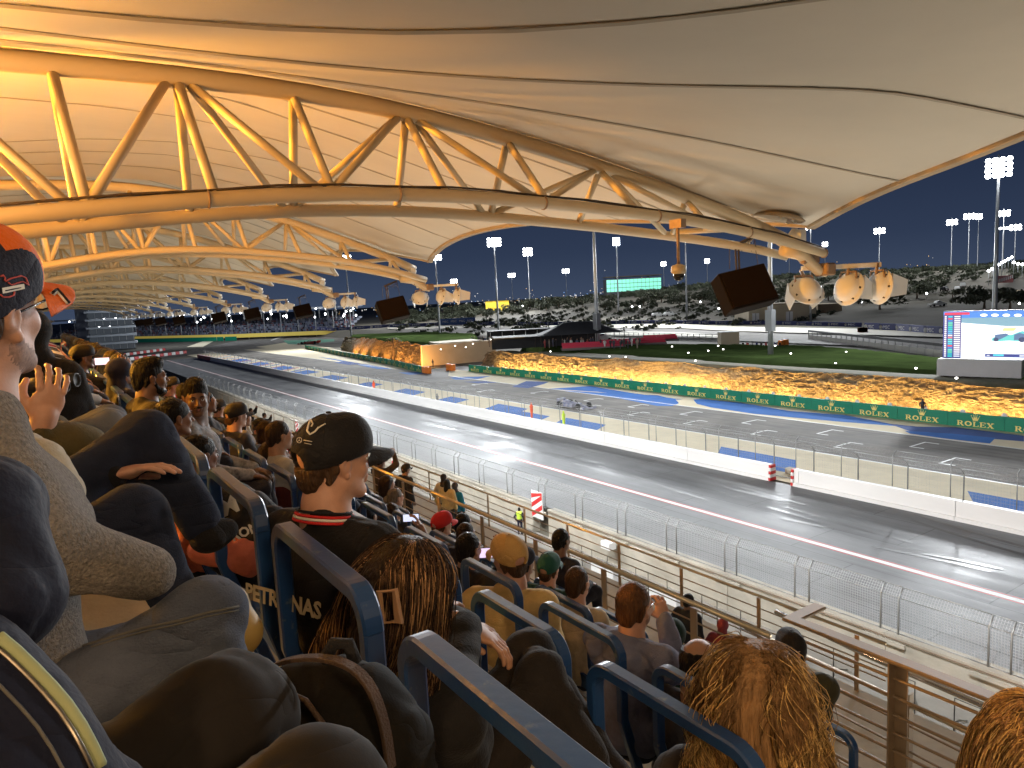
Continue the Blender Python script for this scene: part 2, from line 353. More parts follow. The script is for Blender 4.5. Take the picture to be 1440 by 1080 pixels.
# ------------------------------------------------------------------ white pit wall with its catch fence
wl=empty('white_barrier_wall',(40.2,0,0),label='long white concrete barrier wall between the near lane and the painted run-off',cat='barrier')
segs=[]; y=-20.0
gap=(27.9,29.6)
while y<232:
    y1=min(y+9.5,232)
    if y<gap[0]<y1: segs.append((y,gap[0])); segs.append((gap[1],y1))
    else: segs.append((y,y1))
    y=y1
for a,b in segs:
    m=MB(); L_=b-a-.03
    m.poly([(-.30,a),( .30,a),(.30,a+L_),(-.30,a+L_)],0,.22); m.poly([(-.17,a),(.17,a),(.17,a+L_),(-.17,a+L_)],.22,1.1)
    m.obj('wall_segment',M_wall,wl)
for yy in gap:
    m=MB()
    for k in range(5): m.box((-.0,yy,.12+.22*k),(.64-.03*k,.16,.20),mi=k%2)
    m.obj('striped_post',[M_red,M_white],wl)
m=MB(); m.box((0,0,0),(.9,18,1.05)); o=m.obj('pink_banner',M_pink,None,(40.2,224,.56)); tag(o,'faded red banner covering the far end of the white barrier wall','banner')
tm=text_mesh('ARAMCO',.8,.01); 
for k in range(0): pass
M_wire=mat('fence_wire',(.52,.52,.50),.5,.2)
def wire_panel(w,h,lean,cell,top=.35,r=.0042):
    r=r if cell<=.1 else .0016
    """welded mesh between two posts: w along Y, h up, top part leaning towards +X"""
    m=MB(); n=int(w/cell); k=int(h/cell)
    def rod(a,b):
        a=Vector(a);b=Vector(b);d=(b-a).normalized(); u=Vector((1,0,0)); v=d.cross(u).normalized(); vs=[]
        for p in(a,b): vs+=[p+u*r,p-u*r*.5+v*r*.87,p-u*r*.5-v*r*.87]
        m.add(vs,[(0,1,4,3),(1,2,5,4),(2,0,3,5)])
    for i in range(1,n+1):
        yy=w*i/(n+1); rod((0,yy,0),(0,yy,h)); rod((0,yy,h),(lean,yy,h+top))
    for j in range(0,k+1): rod((0,0,h*j/k),(0,w,h*j/k))
    for j in range(1,int(math.hypot(lean,top)/cell)+1):
        t=j/(int(math.hypot(lean,top)/cell)+.001); rod((lean*t,0,h+top*t),(lean*t,w,h+top*t))
    return m.mesh('wire_mesh')
def fence_run(name,label,x,z,ylist,h,top,lean,pr,cell,panels,cat='fence',grp=None,frames=True):
    root=empty(name,(x,ylist[0],z),label=label,cat=cat,group=grp)
    pm=MB(); pm.tube([(0,0,-.12),(0,0,h),(lean,0,h+top)],pr,6); pm.box((0,0,-.02),(.14,.16,.05)); pmesh=pm.mesh('post'); cache={}
    for yy in ylist: link('post',pmesh,M_steel,root,(0,yy-ylist[0],0))
    for a,b in panels:
        w=round(b-a,2)
        if w not in cache:
            fr=MB()
            for zz,xx in ((.06,0),(h,0),(h+top,lean)): fr.tube([(xx,0,zz),(xx,w,zz)],pr*.62,6)
            cache[w]=(wire_panel(w,h,lean,cell,top),fr.mesh('panel_frame'))
        link('panel_frame',cache[w][1],M_steel,root,(0,a-ylist[0],0))
        q=link('wire_mesh',cache[w][0],M_wire,root,(0,a-ylist[0],0))
    return root
# fence on the concrete parapet near the stand: 3 m panels and short 0.65 m ones between post pairs
yl=[];pan=[]
pairs=[]
y=-8.0+.0
P=9.45-3.62*6
k=0
while P<150:
    pairs.append((P,P+.66)); P+=3.62; k+=1
pairs=[p for p in pairs if not(34.8<p[0]<36.6)]
for i,p in enumerate(pairs):
    yl+=[p[0],p[1]]; pan.append((p[0]+.02,p[1]-.02))
    if i+1<len(pairs) and not (p[1]<35.2<pairs[i+1][0]): pan.append((p[1]+.02,pairs[i+1][0]-.02))
near=[(a,b) for a,b in pan if a<60]; far=[(a,b) for a,b in pan if a>=60]
fence_run('debris_fence','galvanised mesh debris fence with bent tops standing on the concrete parapet nearest the seats',25.0,.12,[q for q in yl if q<60],1.42,.32,.28,.035,.10,near)
fence_run('debris_fence','far stretch of the mesh debris fence on the concrete parapet, running off towards the corner',25.0,.12,[q for q in yl if q>=60],1.42,.32,.28,.035,.25,far)
yl2=[-6+3.02*i for i in range(34)]
fence_run('catch_fence','grey post and mesh catch fence rising behind the white barrier wall',41.3,.0,yl2,2.3,.35,-.35,.04,.15,[(a+.02,a+3.0) for a in yl2])
yl3=[98+4.2*i for i in range(32)]
fence_run('catch_fence','distant end of the catch fence behind the white barrier wall',41.3,.0,yl3,2.3,.35,-.35,.05,.42,[(a+.02,a+4.18) for a in yl3])
yl4=[-4+3.4*i for i in range(38)]
fence_run('catch_fence','second catch fence with flat tops standing just beyond the first on the cream run-off',43.4,.0,yl4,2.2,.25,.3,.03,.22,[(a+.12,a+3.28) for a in yl4[:32]])
# concrete blocks at the foot of the catch fence
bm_=MB(); bm_.box((0,0,.2),(.5,1.9,.4),bev=.03); bme=bm_.mesh('concrete_block')
for i in range(24):
    link('concrete_block',bme,M_conc,loc=(42.6,4+3.6*i,0)); o=COL.objects[-1]
    tag(o,'%s pale concrete ballast block along the catch fence, from the right'%ORD[i],'block','ballast blocks along the catch fence')

# ------------------------------------------------------------------ concrete parapet and the concourse below it
pr=empty('concrete_parapet',(25,0,0),label='stained concrete parapet wall carrying the near debris fence',cat='wall')
for a,b in [(-30,34.3),(35.9,160)]:
    y=a
    while y<b-.1:
        y1=min(y+7.24,b); m=MB(); m.poly([(-.2,y),(.28,y),(.28,y1-.025),(-.2,y1-.025)],-1.7,.06); m.poly([(-.26,y),(.32,y),(.32,y1-.02),(-.26,y1-.02)],.06,.14)
        m.obj('wall_panel',M_conc,pr); y=y1
lg=MB(); lg.box((0,0,0),(.12,1.5,.14)); lgm=lg.mesh('ledge')
for p in pairs:
    if p[0]<70: link('ledge',lgm,M_conc,pr,(-.33,(p[0]+p[1])/2,-.10))
m=MB(); m.tube([(-.30,-20,.05),(-.30,34.3,.05)],.02,5); m.obj('conduit',mat('conduit_brown',(.20,.13,.08),.6),pr)
strip('concourse',11,24.8,-30,160,-1.6,mat('concourse_concrete',(.27,.25,.22),.85,var=.2,scale=.5,bump=.3,bscale=9,detail=8))
# gate leaf with red and white stripes
m=MB(); m.box((0,0,.85),(.06,1.15,1.7)); o=m.obj('striped_gate',M_white,None,(24.6,35.1,-.55)); tag(o,'red and white diagonally striped board in the gap of the concrete parapet','gate')
for k in range(3):
    m=MB(); m.add([(-.035,-.55+.0,.15+.55*k),(-.035,-.55,.42+.55*k),(-.035,.55,.42+.55*k-.25+.25),(-.035,.55,.15+.55*k)],[(0,3,2,1)]) if False else None
    m=MB(); z0=.05+.6*k; m.add([(-.036,.56,z0-.05+.0),(-.036,-.56,min(1.55,z0+.62)),(-.036,-.56,min(1.7,z0+.92)),(-.036,.56,z0+.24)],[(0,1,2,3)]); m.obj('red_stripe',M_red,o)
for (ppx,ppy,lab) in ((418,600,'small red and white striped board on the concourse beside the far debris fence'),(555,650,'red and white striped board on the concourse behind the dark capped photographer')):
    q=atX(ppx,ppy,23.5); m=MB(); m.box((0,0,0),(.06,1.1,1.5)); o=m.obj('striped_board',M_white,None,(23.5,q.y,q.z)); tag(o,lab,'board')
    for k in range(3):
        m=MB(); z0=-.74+.5*k; m.add([(-.036,.54,z0),(-.036,-.54,min(.60,z0+.55)),(-.036,-.54,min(.74,z0+.80)),(-.036,.54,z0+.24)],[(0,1,2,3)]); m.obj('red_stripe',M_red,o)
# steel hoops and white boards standing on the concourse
hm=MB(); hm.tube([(0,0,0),(0,0,1.15),(0,.85,1.15),(0,.85,0)],.022,6); hmesh=hm.mesh('hoop'); hb=MB(); hb.tube([(0,.85,.35),(.9,.85,.02)],.016,5); hb.tube([(0,0,.35),(0,.85,.35)],.016,5); hbm=hb.mesh('brace')
M_dksteel=mat('dark_steel_tube',(.10,.095,.085),.5,.6)
hoops=[(1268,0),(1118,0),(1062,0),(995,0),(940,0),(903,0),(876,1),(868,0),(836,1),(800,0),(770,0)]
i=0
for py_,(y,wh) in enumerate([(9.5,0),(11.6,0),(13.7,0),(15.8,0),(17.9,0),(20.0,0),(22.1,1),(24.2,0),(26.3,1),(28.4,0),(30.5,0),(42.5,0),(46,0)]):
    r=empty('steel_hoop',(23.3,y,-1.6),label='%s thin steel hoop along the concourse counting from the bottom rail'%ORD[py_],cat='hoop',group='steel hoops on the concourse')
    link('hoop',hmesh,M_dksteel,r); link('brace',hbm,M_dksteel,r)
    if wh:
        m=MB(); m.box((0,0,.5),(.35,1.7,1.0),bev=.02); o=m.obj('white_board',M_wall,None,(22.6,y+.3,-1.6)); tag(o,'%s white boxed board leaning by a steel hoop on the concourse'%('upper' if y>24 else 'lower'),'board')
m=MB(); m.box((0,0,.2),(.5,.7,.4),bev=.02); o=m.obj('white_box',M_wall,None,(24.3,28.2,-.55)); tag(o,'small white box on the ledge of the concrete parapet','box')
m=MB(); m.lathe([(.02,0),(.09,0),(.1,.05),(.1,.42),(.06,.5),(.03,.52),(.03,.6)],n=12); o=m.obj('fire_extinguisher',M_red,None,(24.2,31.6,-1.0)); tag(o,'red fire extinguisher against the concrete parapet','extinguisher')

# ------------------------------------------------------------------ green boards with a crown and serif capitals
M_green=mat('board_green',(.0,.21,.115),.55,var=.05,scale=.4); M_gold=mat('gold_print',(.85,.68,.20),.5)
def serif(txt):
    """wide slab-serif capitals, 1 unit high, drawn as flat polygons"""
    G=[];x=0
    def bar(x0,z0,x1,z1,w): 
        d=Vector((x1-x0,z1-z0)); n=Vector((-d.y,d.x)).normalized()*w/2; G.append([(x0+n.x,z0+n.y),(x1+n.x,z1+n.y),(x1-n.x,z1-n.y),(x0-n.x,z0-n.y)])
    def arc(cx,cz,rx,rz,a0,a1,w,n=12):
        for i in range(n):
            a=a0+(a1-a0)*i/n;b=a0+(a1-a0)*(i+1)/n
            G.append([(cx+rx*math.cos(a),cz+rz*math.sin(a)),(cx+rx*math.cos(b),cz+rz*math.sin(b)),(cx+(rx-w)*math.cos(b),cz+(rz-w*.7)*math.sin(b)),(cx+(rx-w)*math.cos(a),cz+(rz-w*.7)*math.sin(a))])
    for ch in txt:
        if ch=='R': bar(x+.2,0,x+.2,1,.22);bar(x,.05,x+.42,.05,.1);bar(x,.95,x+.5,.95,.1);bar(x+.3,.5,x+.5,.5,.1);arc(x+.5,.725,.3,.275,-PI/2,PI/2,.2);bar(x+.5,.5,x+.85,.0,.22);bar(x+.72,.05,x+1.0,.05,.1);x+=1.08
        if ch=='O': arc(x+.5,.5,.5,.5,0,2*PI,.24,20);x+=1.12
        if ch=='L': bar(x+.2,0,x+.2,1,.22);bar(x,.95,x+.42,.95,.1);bar(x,.05,x+.8,.05,.1);bar(x+.75,0,x+.75,.35,.1);x+=.92
        if ch=='E': bar(x+.2,0,x+.2,1,.22);bar(x,.95,x+.8,.95,.1);bar(x,.05,x+.82,.05,.1);bar(x+.77,.0,x+.77,.32,.1);bar(x+.75,.7,x+.75,1,.1);bar(x+.3,.5,x+.6,.5,.1);bar(x+.58,.36,x+.58,.64,.08);x+=.95
        if ch=='X': bar(x+.15,1,x+.8,0,.24);bar(x+.82,1,x+.15,0,.12);bar(x,.95,x+.4,.95,.1);bar(x+.6,.95,x+.98,.95,.1);bar(x,.05,x+.35,.05,.1);bar(x+.58,.05,x+.98,.05,.1);x+=1
    return G,x
G,wd=serif('ROLEX')
m=MB(); k=0
for gpl in G:   # board faces -X ; reading direction is -Y
    m.add([(-.0006*(k%5),-(px-wd/2)*.58,pz*.44) for px,pz in gpl],[tuple(range(4))]); k+=1
rolex_mesh=m.mesh('lettering')
m=MB(); cw=.36
out=[(-.17,0),(.17,0),(.19,.1),(.30,.40),(.13,.16),(.12,.47),(.0,.18),(-.12,.47),(-.13,.16),(-.30,.40),(-.19,.1)]
bmx=bmesh.new(); f=bmx.faces.new([bmx.verts.new((0,-a,b)) for a,b in out]); bmesh.ops.triangulate(bmx,faces=[f])
for (a,b) in ((.30,.42),(-.30,.42),(.12,.49),(-.12,.49),(0,.52)):
    vs_=[bmx.verts.new((-.002,-(a+.035*math.cos(t)),b+.035*math.sin(t))) for t in np.linspace(0,2*PI,7)[:-1]]; bmx.faces.new(vs_)
a_=[bmx.verts.new((-.002,q[0],q[1])) for q in ((.03,.18),(-.03,.18),(0,.5))]; bmx.faces.new(a_)
crown_mesh=bpy.data.meshes.new('crown_logo'); bmx.to_mesh(crown_mesh); bmx.free()
pan_m=MB(); pan_m.box((0,0,.62),(.12,4.44,1.24)); pan_me=pan_m.mesh('board_panel')
def boards(label,path,n):
    r=empty('advertising_boards',(*path[0],0),label=label,cat='advertising board')
    L_=[0]
    for a,b in zip(path,path[1:]): L_.append(L_[-1]+math.dist(a,b))
    def at(s):
        s=min(max(s,0),L_[-1])
        for i in range(len(path)-1):
            if s<=L_[i+1] or i==len(path)-2:
                t=(s-L_[i])/(L_[i+1]-L_[i]); return [path[i][0]+(path[i+1][0]-path[i][0])*t,path[i][1]+(path[i+1][1]-path[i][1])*t,math.atan2(path[i+1][1]-path[i][1],path[i+1][0]-path[i][0])-PI/2]
    N=int(L_[-1]/4.47)
    for i in range(N):
        x,y,a=at((i+.5)*4.47)
        p=link('board_panel',pan_me,M_green,r,(x-path[0][0],y-path[0][1],.0)); p.rotation_euler=(0,0,a)
        l=link('lettering',rolex_mesh,M_gold,p,(-.063,0,.12)); c=link('crown_logo',crown_mesh,M_gold,p,(-.063,0,.64)); c.scale=(1,1.1,1.0)
    return r
boards('green boards with gold crowns and lettering along the foot of the lit rock face',[(66.3,3.8),(66.5,60),(66.8,118)],0)
lf=[P0(594,524.5),P0(546,512.5),P0(483,501),P0(429,490.5)]
boards('green boards with gold crowns on the far side of the tunnel mouth',lf,0)
M_orange=mat('orange_plastic',(.85,.22,.02),.5)
for (a,b,lab) in ((600,525,'orange padded block closing the end of the far green boards'),(634,521,'orange padded block at the start of the near green boards')):
    q=atZ(a,b,0); m=MB()
    for k in range(3): m.box((0,(k-1)*.85,.62),(.8,.8,1.24),bev=.08)
    o=m.obj('barrier_block',M_orange,None,(q.x,q.y,0)); tag(o,lab,'barrier')
gpoly('tunnel_ramp',[(606,520),(632,517),(630,531),(606,531)],M_road,.02)
# ------------------------------------------------------------------ lit rock face and the lawn on top
def rock(name,label,line,h0,seed,slope=2.6):
    """line: ground line of the foot from near to far; displaced, terraced cliff rising h0"""
    pts=[Vector((*p,0)) for p in line]; L_=[0]
    for a,b in zip(pts,pts[1:]): L_.append(L_[-1]+(b-a).length)
    nu=int(L_[-1]/.22); nv=26; U=np.linspace(0,L_[-1],nu)
    px=np.interp(U,L_,[p.x for p in pts]); py=np.interp(U,L_,[p.y for p in pts])
    tx=np.gradient(px); ty=np.gradient(py); l=np.hypot(tx,ty); nx,nyy=ty/l,-tx/l
    V=np.linspace(0,1,nv); rs=np.random.RandomState(seed)
    # broken slabs: value noise per strata
    strata=np.floor(V*9).astype(int)
    off=np.zeros((nu,nv))
    for s_ in range(9):
        cells=rs.rand(int(L_[-1]/.9)+4)*.75; shift=rs.rand()*.9
        idx=((U+shift)/ (.9)).astype(int); sl=cells[idx]
        off[:,strata==s_]=sl[:,None]
    big=fbm(U[:,None]*.35+0*V,V[None,:]*1.5+0*U[:,None],seed+1)*.45
    fine=rs.rand(nu,nv)*.34
    soft=smooth(.55,.9,np.sin(U*.075+seed*.9)*.5+.5)[:,None]         # eroded sandy chutes
    H=h0*(1+.10*fbm(U*.3,U*0,seed+5))
    inx=V[None,:]**1.25*slope*(1+.5*soft)+ (off+fine)*(1-.75*soft)*.8+big*(.25+V[None,:])*.7
    z=H[:,None]*(V[None,:]**.8)+ .06*rs.rand(nu,nv)
    Xg=px[:,None]+nx[:,None]*inx; Yg=py[:,None]+nyy[:,None]*inx
    vs=np.stack([Xg.ravel(),Yg.ravel(),z.ravel()],1)
    fs=[(i*nv+j,(i+1)*nv+j,(i+1)*nv+j+1,i*nv+j+1) for i in range(nu-1) for j in range(nv-1)]
    me=bpy.data.meshes.new(name); me.from_pydata(vs.tolist(),[],fs); me.update(); me.flip_normals()
    o=link(name,me,M_rock); return tag(o,label,'rock face',kind='structure')
m,n,b=new_mat('sandstone_rock'); L=n.links.new
t=nd(n,'ShaderNodeTexCoord'); a=nd(n,'ShaderNodeTexNoise'); a.inputs['Scale'].default_value=1.3; a.inputs['Detail'].default_value=9; a.inputs['Roughness'].default_value=.7; L(t.outputs['Object'],a.inputs['Vector'])
r=nd(n,'ShaderNodeValToRGB'); r.color_ramp.elements[0].position=.30; r.color_ramp.elements[1].position=.68; r.color_ramp.elements[0].color=(.17,.10,.045,1); r.color_ramp.elements[1].color=(.50,.39,.24,1); L(a.outputs['Fac'],r.inputs[0])
v=nd(n,'ShaderNodeTexVoronoi',feature='DISTANCE_TO_EDGE'); mp=nd(n,'ShaderNodeMapping'); mp.inputs['Scale'].default_value=(1.6,1.6,4.2); L(t.outputs['Object'],mp.inputs[0]); L(mp.outputs[0],v.inputs['Vector'])
r2=nd(n,'ShaderNodeValToRGB'); r2.color_ramp.elements[0].color=(.15,.1,.06,1); r2.color_ramp.elements[1].color=(1,1,1,1); r2.color_ramp.elements[1].position=.09; L(v.outputs['Distance'],r2.inputs[0])
mm=nd(n,'ShaderNodeMix',data_type='RGBA',blend_type='MULTIPLY'); mm.inputs[0].default_value=.75; L(r.outputs[0],mm.inputs[6]); L(r2.outputs[0],mm.inputs[7]); L(mm.outputs[2],b.inputs['Base Color'])
bp=nd(n,'ShaderNodeBump'); bp.inputs['Strength'].default_value=1; bp.inputs['Distance'].default_value=.12; L(r2.outputs[0],bp.inputs['Height']); L(bp.outputs[0],b.inputs['Normal']); b.inputs['Roughness'].default_value=.95
M_rock=m
rock('rock_face','long sandstone rock face lit yellow behind the green boards',[(72.9,6),(72.9,60),(72.7,100),(73.1,122)],2.8,3,1.5)
rb=[P0(597,515),P0(560,508),P0(520,501),P0(478,493)]
rock('rock_face','far sandstone rock face lit orange beyond the tunnel mouth',[(rb[0][0],rb[0][1]),rb[1],rb[2],rb[3]],4.2,11,2)
# lawn (drapes from cliff top backwards)
def mound(name,label,poly,z,zd,m,seed,res=1.6,amp=.25):
    xs_=[p[0] for p in poly]; ys_=[p[1] for p in poly]
    gx=np.arange(min(xs_),max(xs_)+res,res); gy=np.arange(min(ys_),max(ys_)+res,res)
    from mathutils.geometry import intersect_point_line
    def inside(x,y):
        c=False
        for i in range(len(poly)):
            x1,y1=poly[i];x2,y2=poly[i-1]
            if (y1>y)!=(y2>y) and x<(x2-x1)*(y-y1)/(y2-y1)+x1: c=not c
        return c
    def edge(x,y):
        d=1e9
        for i in range(len(poly)):
            p,t=intersect_point_line(Vector((x,y,0)),Vector((*poly[i],0)),Vector((*poly[i-1],0))); t=min(max(t,0),1)
            q=Vector((*poly[i],0)).lerp(Vector((*poly[i-1],0)),t); d=min(d,(q-Vector((x,y,0))).length)
        return d
    vs=[];idx={}
    for i,x in enumerate(gx):
        for j,y in enumerate(gy):
            ins=inside(x,y); e_=edge(x,y)
            if ins or e_<res*1.5:
                h=z*(min(1,e_/1.2)**.6 if ins else 0)-(0 if ins else .3)
                h=zd+max(-.3,h)+amp*float(fbm(np.array([x*.12]),np.array([y*.12]),seed)[0])*(min(1,e_/6) if ins else 0)
                idx[(i,j)]=len(vs); vs.append((x,y,h))
    fs=[(idx[(i,j)],idx[(i+1,j)],idx[(i+1,j+1)],idx[(i,j+1)]) for (i,j) in idx if (i+1,j) in idx and (i,j+1) in idx and (i+1,j+1) in idx]
    me=bpy.data.meshes.new(name); me.from_pydata(vs,[],fs); me.update()
    o=link(name,me,m,smooth=True); return tag(o,label,None,kind='structure')
mound('scrub_bank','',[(74.6,4),(74.4,60),(74.4,122),(80,124),(83.5,96),(81.5,70),(80.5,47),(81,30),(84,4)],2.78,.0,M_scrub,4,1.2,.2)
mound('lawn','',[(80,10),(79.6,47),(81.2,70),(82.5,96),(86,118),(95,140),(103,140),(101,106),(106,88),(109,70),(98,46),(100,10)],2.95,.0,M_grass,5)
nb_=[]
for i_ in range(4):
    a_=Vector(rb[max(0,i_-1)]); b_=Vector(rb[min(3,i_+1)]); d_=(b_-a_).normalized(); nb_.append((rb[i_][0]+d_.y*2.4,rb[i_][1]-d_.x*2.4))
mound('lawn','',nb_+[(nb_[3][0]+6,nb_[3][1]+14),(nb_[3][0]+26,nb_[3][1]-6),(nb_[0][0]+34,nb_[0][1]+38),(nb_[0][0]+16,nb_[0][1]+6)],4.15,0,M_grass,9,2.0,.3)
# ================================================================== CANOPY
M_cream_steel=mat('cream_painted_steel',(.62,.50,.33),.42,var=.05,scale=1.5,bump=.05)
M_fabric=mat('canopy_membrane',(.60,.55,.47),.8,var=.045,scale=.35,bump=.35,bscale=1.3,stretch=(1,2.2,1),detail=7)
M_seam=mat('membrane_seam',(.36,.31,.24),.8)
M_hem=mat('membrane_hem',(.40,.31,.21),.7,var=.1,scale=2)
M_cable=mat('dark_cable',(.05,.035,.025),.6)
M_rusty=mat('weathered_bracket',(.34,.23,.15),.6,.3,var=.2,scale=8)
TR=[(8.6,1.0),(24.9,1.55),(35.2,1.6),(47,1.6),(59,1.6),(72.5,1.6),(87,1.6),(102,1.6),(118,1.6),(136,1.6)]
# top and bottom chord heights above eye level, as a function of x (first truss)
TX=[-5.5,-3,-1.5,0,1.6,3.5,5.9,8.4,11.0,12.4,13.6]; TZ=[2.0,2.38,2.48,2.52,2.58,2.55,2.26,1.79,1.22,.80,.52]
BX=[-5.5,-3,-1.5,-.2,.4,1.7,3.1,5.2,8.7,10.8,12.5,13.4]; BZ=[.35,.62,.80,.94,1.03,1.19,1.30,1.31,1.10,.84,.52,.36]
def ztop(x,sc=1.0): return float(np.interp(x,TX,TZ))*sc+0.0
def zbot(x,sc=1.0): return float(np.interp(x,BX,BZ))*sc
def spl(fx,x0,x1,n,y,dz=0,sc=1.0,k=.8):
    xs_=np.linspace(x0,x1,n); zs=np.array([fx(x,sc) for x in xs_])
    for _ in range(2): zs[1:-1]=(zs[:-2]+2*zs[1:-1]+zs[2:])/4
    return [(x,y,z+dz) for x,z in zip(xs_,zs)]
nodesx=[-3.4,-2.1,-.85,.4,1.55,2.8,4.25,5.8,7.5,9.4,11.3]
def flood_housing(root,p,yaw,pitch,s=1.0):
    M=Matrix.Rotation(yaw,3,'Z')@Matrix.Rotation(pitch,3,'X')
    m=MB(); m.lathe([(.02,-.20),(.10,-.195),(.20,-.15),(.265,-.07),(.285,.0),(.34,.005),(.345,.03),(.33,.05),(.26,.055)],n=20,M=M@Matrix.Rotation(PI/2,3,'X')@Matrix.Scale(-1,3,Vector((0,0,1)))*1.0)
    h=m.obj('lamp_housing',M_white,root,p)
    m=MB(); D=.36
    for sx in(-1,1): m.add([M@Vector(q) for q in ((sx*.30,.03,-.2),(sx*.24,.42,-.12),(sx*.24,.42,.16),(sx*.30,.03,.24),(sx*.285,.03,-.2),(sx*.225,.42,-.12),(sx*.225,.42,.16),(sx*.285,.03,.24))],[(0,1,2,3),(7,6,5,4),(1,5,6,2),(3,2,6,7),(0,4,5,1)])
    m.add([M@Vector(q) for q in ((-.30,.03,.24),(.30,.03,.24),(.24,.42,.16),(-.24,.42,.16),(-.30,.03,.225),(.30,.03,.225),(.24,.42,.145),(-.24,.42,.145))],[(0,1,2,3),(7,6,5,4),(2,6,7,3)])
    m.obj('visor',M_white,h)
    m=MB()
    for a in range(7):
        q=M@Vector((.27*math.cos(a*.9),-.02,.27*math.sin(a*.9))); m.box(q,(.035,.035,.035),M=M)
    m.obj('fixing_bolt',M_cable,h)
    m=MB(); m.tube([M@Vector((0,-.1,.2)),M@Vector((0,-.1,.45))],.035,6); m.tube([M@Vector((-.2,-.05,.1)),M@Vector((-.17,-.08,.30)),M@Vector((.17,-.08,.30)),M@Vector((.2,-.05,.1))],.025,6); m.obj('yoke',M_rusty,h)
    return h
def truss(i,Y,sc,lod):
    n=12 if lod==0 else 6
    r=empty('roof_truss',(0,Y,ZC),label=('%s triangular tube truss under the canopy counting away from the camera'%ORD[i]) if i else 'nearest big cream tube truss with a cable along its lower chord',cat='truss',group='trusses under the canopy')
    def part(nm,pts,rad,m=M_cream_steel,nn=n):
        q=MB(); q.tube(pts,rad,nn); return q.obj(nm,m,r)
    wy=.72*(1 if sc==1 else 1.25); rs=1 if sc==1 else 1.35
    part('top_chord',spl(ztop,-5.5,12.25,26,0,0,sc),.112*rs)
    lo=spl(zbot,-5.5,12.25,26,-wy,0,sc); part('bottom_chord',lo,.082*rs)
    fa=[(x,y*-1*(1 if x<8.9 else max(.1,(12.25-x)/3.3)),z) for x,y,z in lo]; part('bottom_chord',fa,.082*rs)
    if lod==0:
        m=MB(); m.tube([(x,y-.02,z+.098*rs+.012*math.sin(x*3)) for x,y,z in lo[3:]],.014,5); m.tube([(x,y+.03,z+.094*rs+.010*math.sin(x*2+1)) for x,y,z in lo[3:]],.010,5); m.obj('cable',M_cable,r)
        for x,y,z in lo[4::3]:
            m=MB(); m.lathe([(.092,-.012),(.096,0),(.092,.012)],(x,y,z),12,M=Matrix.Rotation(PI/2,3,'Y')); m.obj('clip',M_rusty,r)
    for k,x in enumerate(nodesx):
        T=(x,0,ztop(x,sc)-.05)
        for s in(-1,1):
            w=wy*(1 if x<9 else .6)
            part('strut',[T,(x+.12,s*w,zbot(x+.12,sc)+.02)],.052*rs,nn=max(6,n-2))
            if k%2==0:
                for j in(k-1,k+1):
                    if 0<=j<len(nodesx): part('strut',[(x+(.09 if j>k else -.09),0,T[2]),(nodesx[j]+(.0 if j>k else .1),s*w*(1 if j<9 else .7),zbot(nodesx[j],sc)+.02)],.048*rs,nn=max(6,n-2))
    # bent tip with floodlights
    zt=zbot(12.7,sc)
    zt=zbot(11.9,sc); b=empty('floodlight_cluster',(12.0,Y-(.25 if i==0 else 0),ZC+zt-.08),label='white floodlights on a bar at the tip of the %s truss'%(ORD[i] if i else 'nearest'),cat='floodlight',group='floodlight clusters at the truss tips')
    m=MB(); m.tube([(-.4,-.1,.10),(.1,-.1,.02),(.55,-.15,-.28),(.75,-.2,-.36)],[.12*rs,.12*rs,.10*rs,.07*rs],n); m.obj('bent_arm',M_cream_steel,b)
    m=MB(); m.box((.72,-.2,-.28),(.28,.3,.24),bev=.03); m.box((.35,-.12,-.02),(.5,.12,.3),bev=.03); m.obj('bracket',M_rusty,b)
    s_=1 if sc==1 else 1.15
    D=Vector((.835,-.55,0)).normalized() if i==0 else Vector((.6,-.8,0))
    c0=Vector((.85,-.3,-.24))
    m=MB(); m.tube([c0-D*.62*s_,c0+D*.9*s_],.04*s_,sq=(.035,.045)); m.obj('crossbar',M_white,b)
    for t,ya,pi_ in ((-.52,-PI*.16,-.75),(.28,-PI*.55,-.30),(.88,-PI*.62,-.12)):
        p=c0+D*t*s_+Vector((0,0,-.42)); flood_housing(b,p,ya,pi_)
    m=MB(); m.lathe([(.12,-.2),(.16,-.05),(.05,.1)],(.2,.1,.42),10); m.box((.1,-.1,.3),(.16,.12,.35)); m.obj('small_projector',M_white,b)
    return r
for i,(Y_,sc) in enumerate(TR): truss(i,Y_,sc,0 if i==0 else (1 if i<4 else 2))
# ---- fabric bays
def edge_curve(k,s):
    (Ya,sa),(Yb,sb)=(TRB[k],TRB[k+1]); Y=Ya+(Yb-Ya)*s; q=4*s*(1-s)
    sc=sa+(sb-sa)*s
    return 12.9-(1.9 if k==0 else 1.6)*q-.25*(k>=1)*0, Y, sc, q
TRB=[(-9.2,1.15)]+TR
bulge=[.85]+[.75]*20
_rows=[(8.6,[ztop(min(x_,12.9))+.15+(.30 if x_>12 else 0) for x_ in (-5.5,0,1.5,3,5,7.7,11.5,12.9)]),(7.1,[2.3,2.25,2.25,2.22,2.15,1.9,1.55,1.50]),(4.6,[1.75,1.62,1.6,1.66,1.73,1.82,1.86,1.8]),(3.0,[1.6,1.35,1.33,1.5,1.83,2.2,2.3,2.2]),(0,[2.0,1.7,1.7,1.8,2.2,2.5,2.5,2.3]),(-5,[2.4,2.4,2.4,2.5,2.5,2.4,2.2,2.0]),(-9.3,[2.3,2.9,2.95,2.9,2.6,2.1,1.4,1.2])]
_gx=np.arange(-5.5,13.3,.3); _gy=np.arange(8.6,-9.5,-.3)
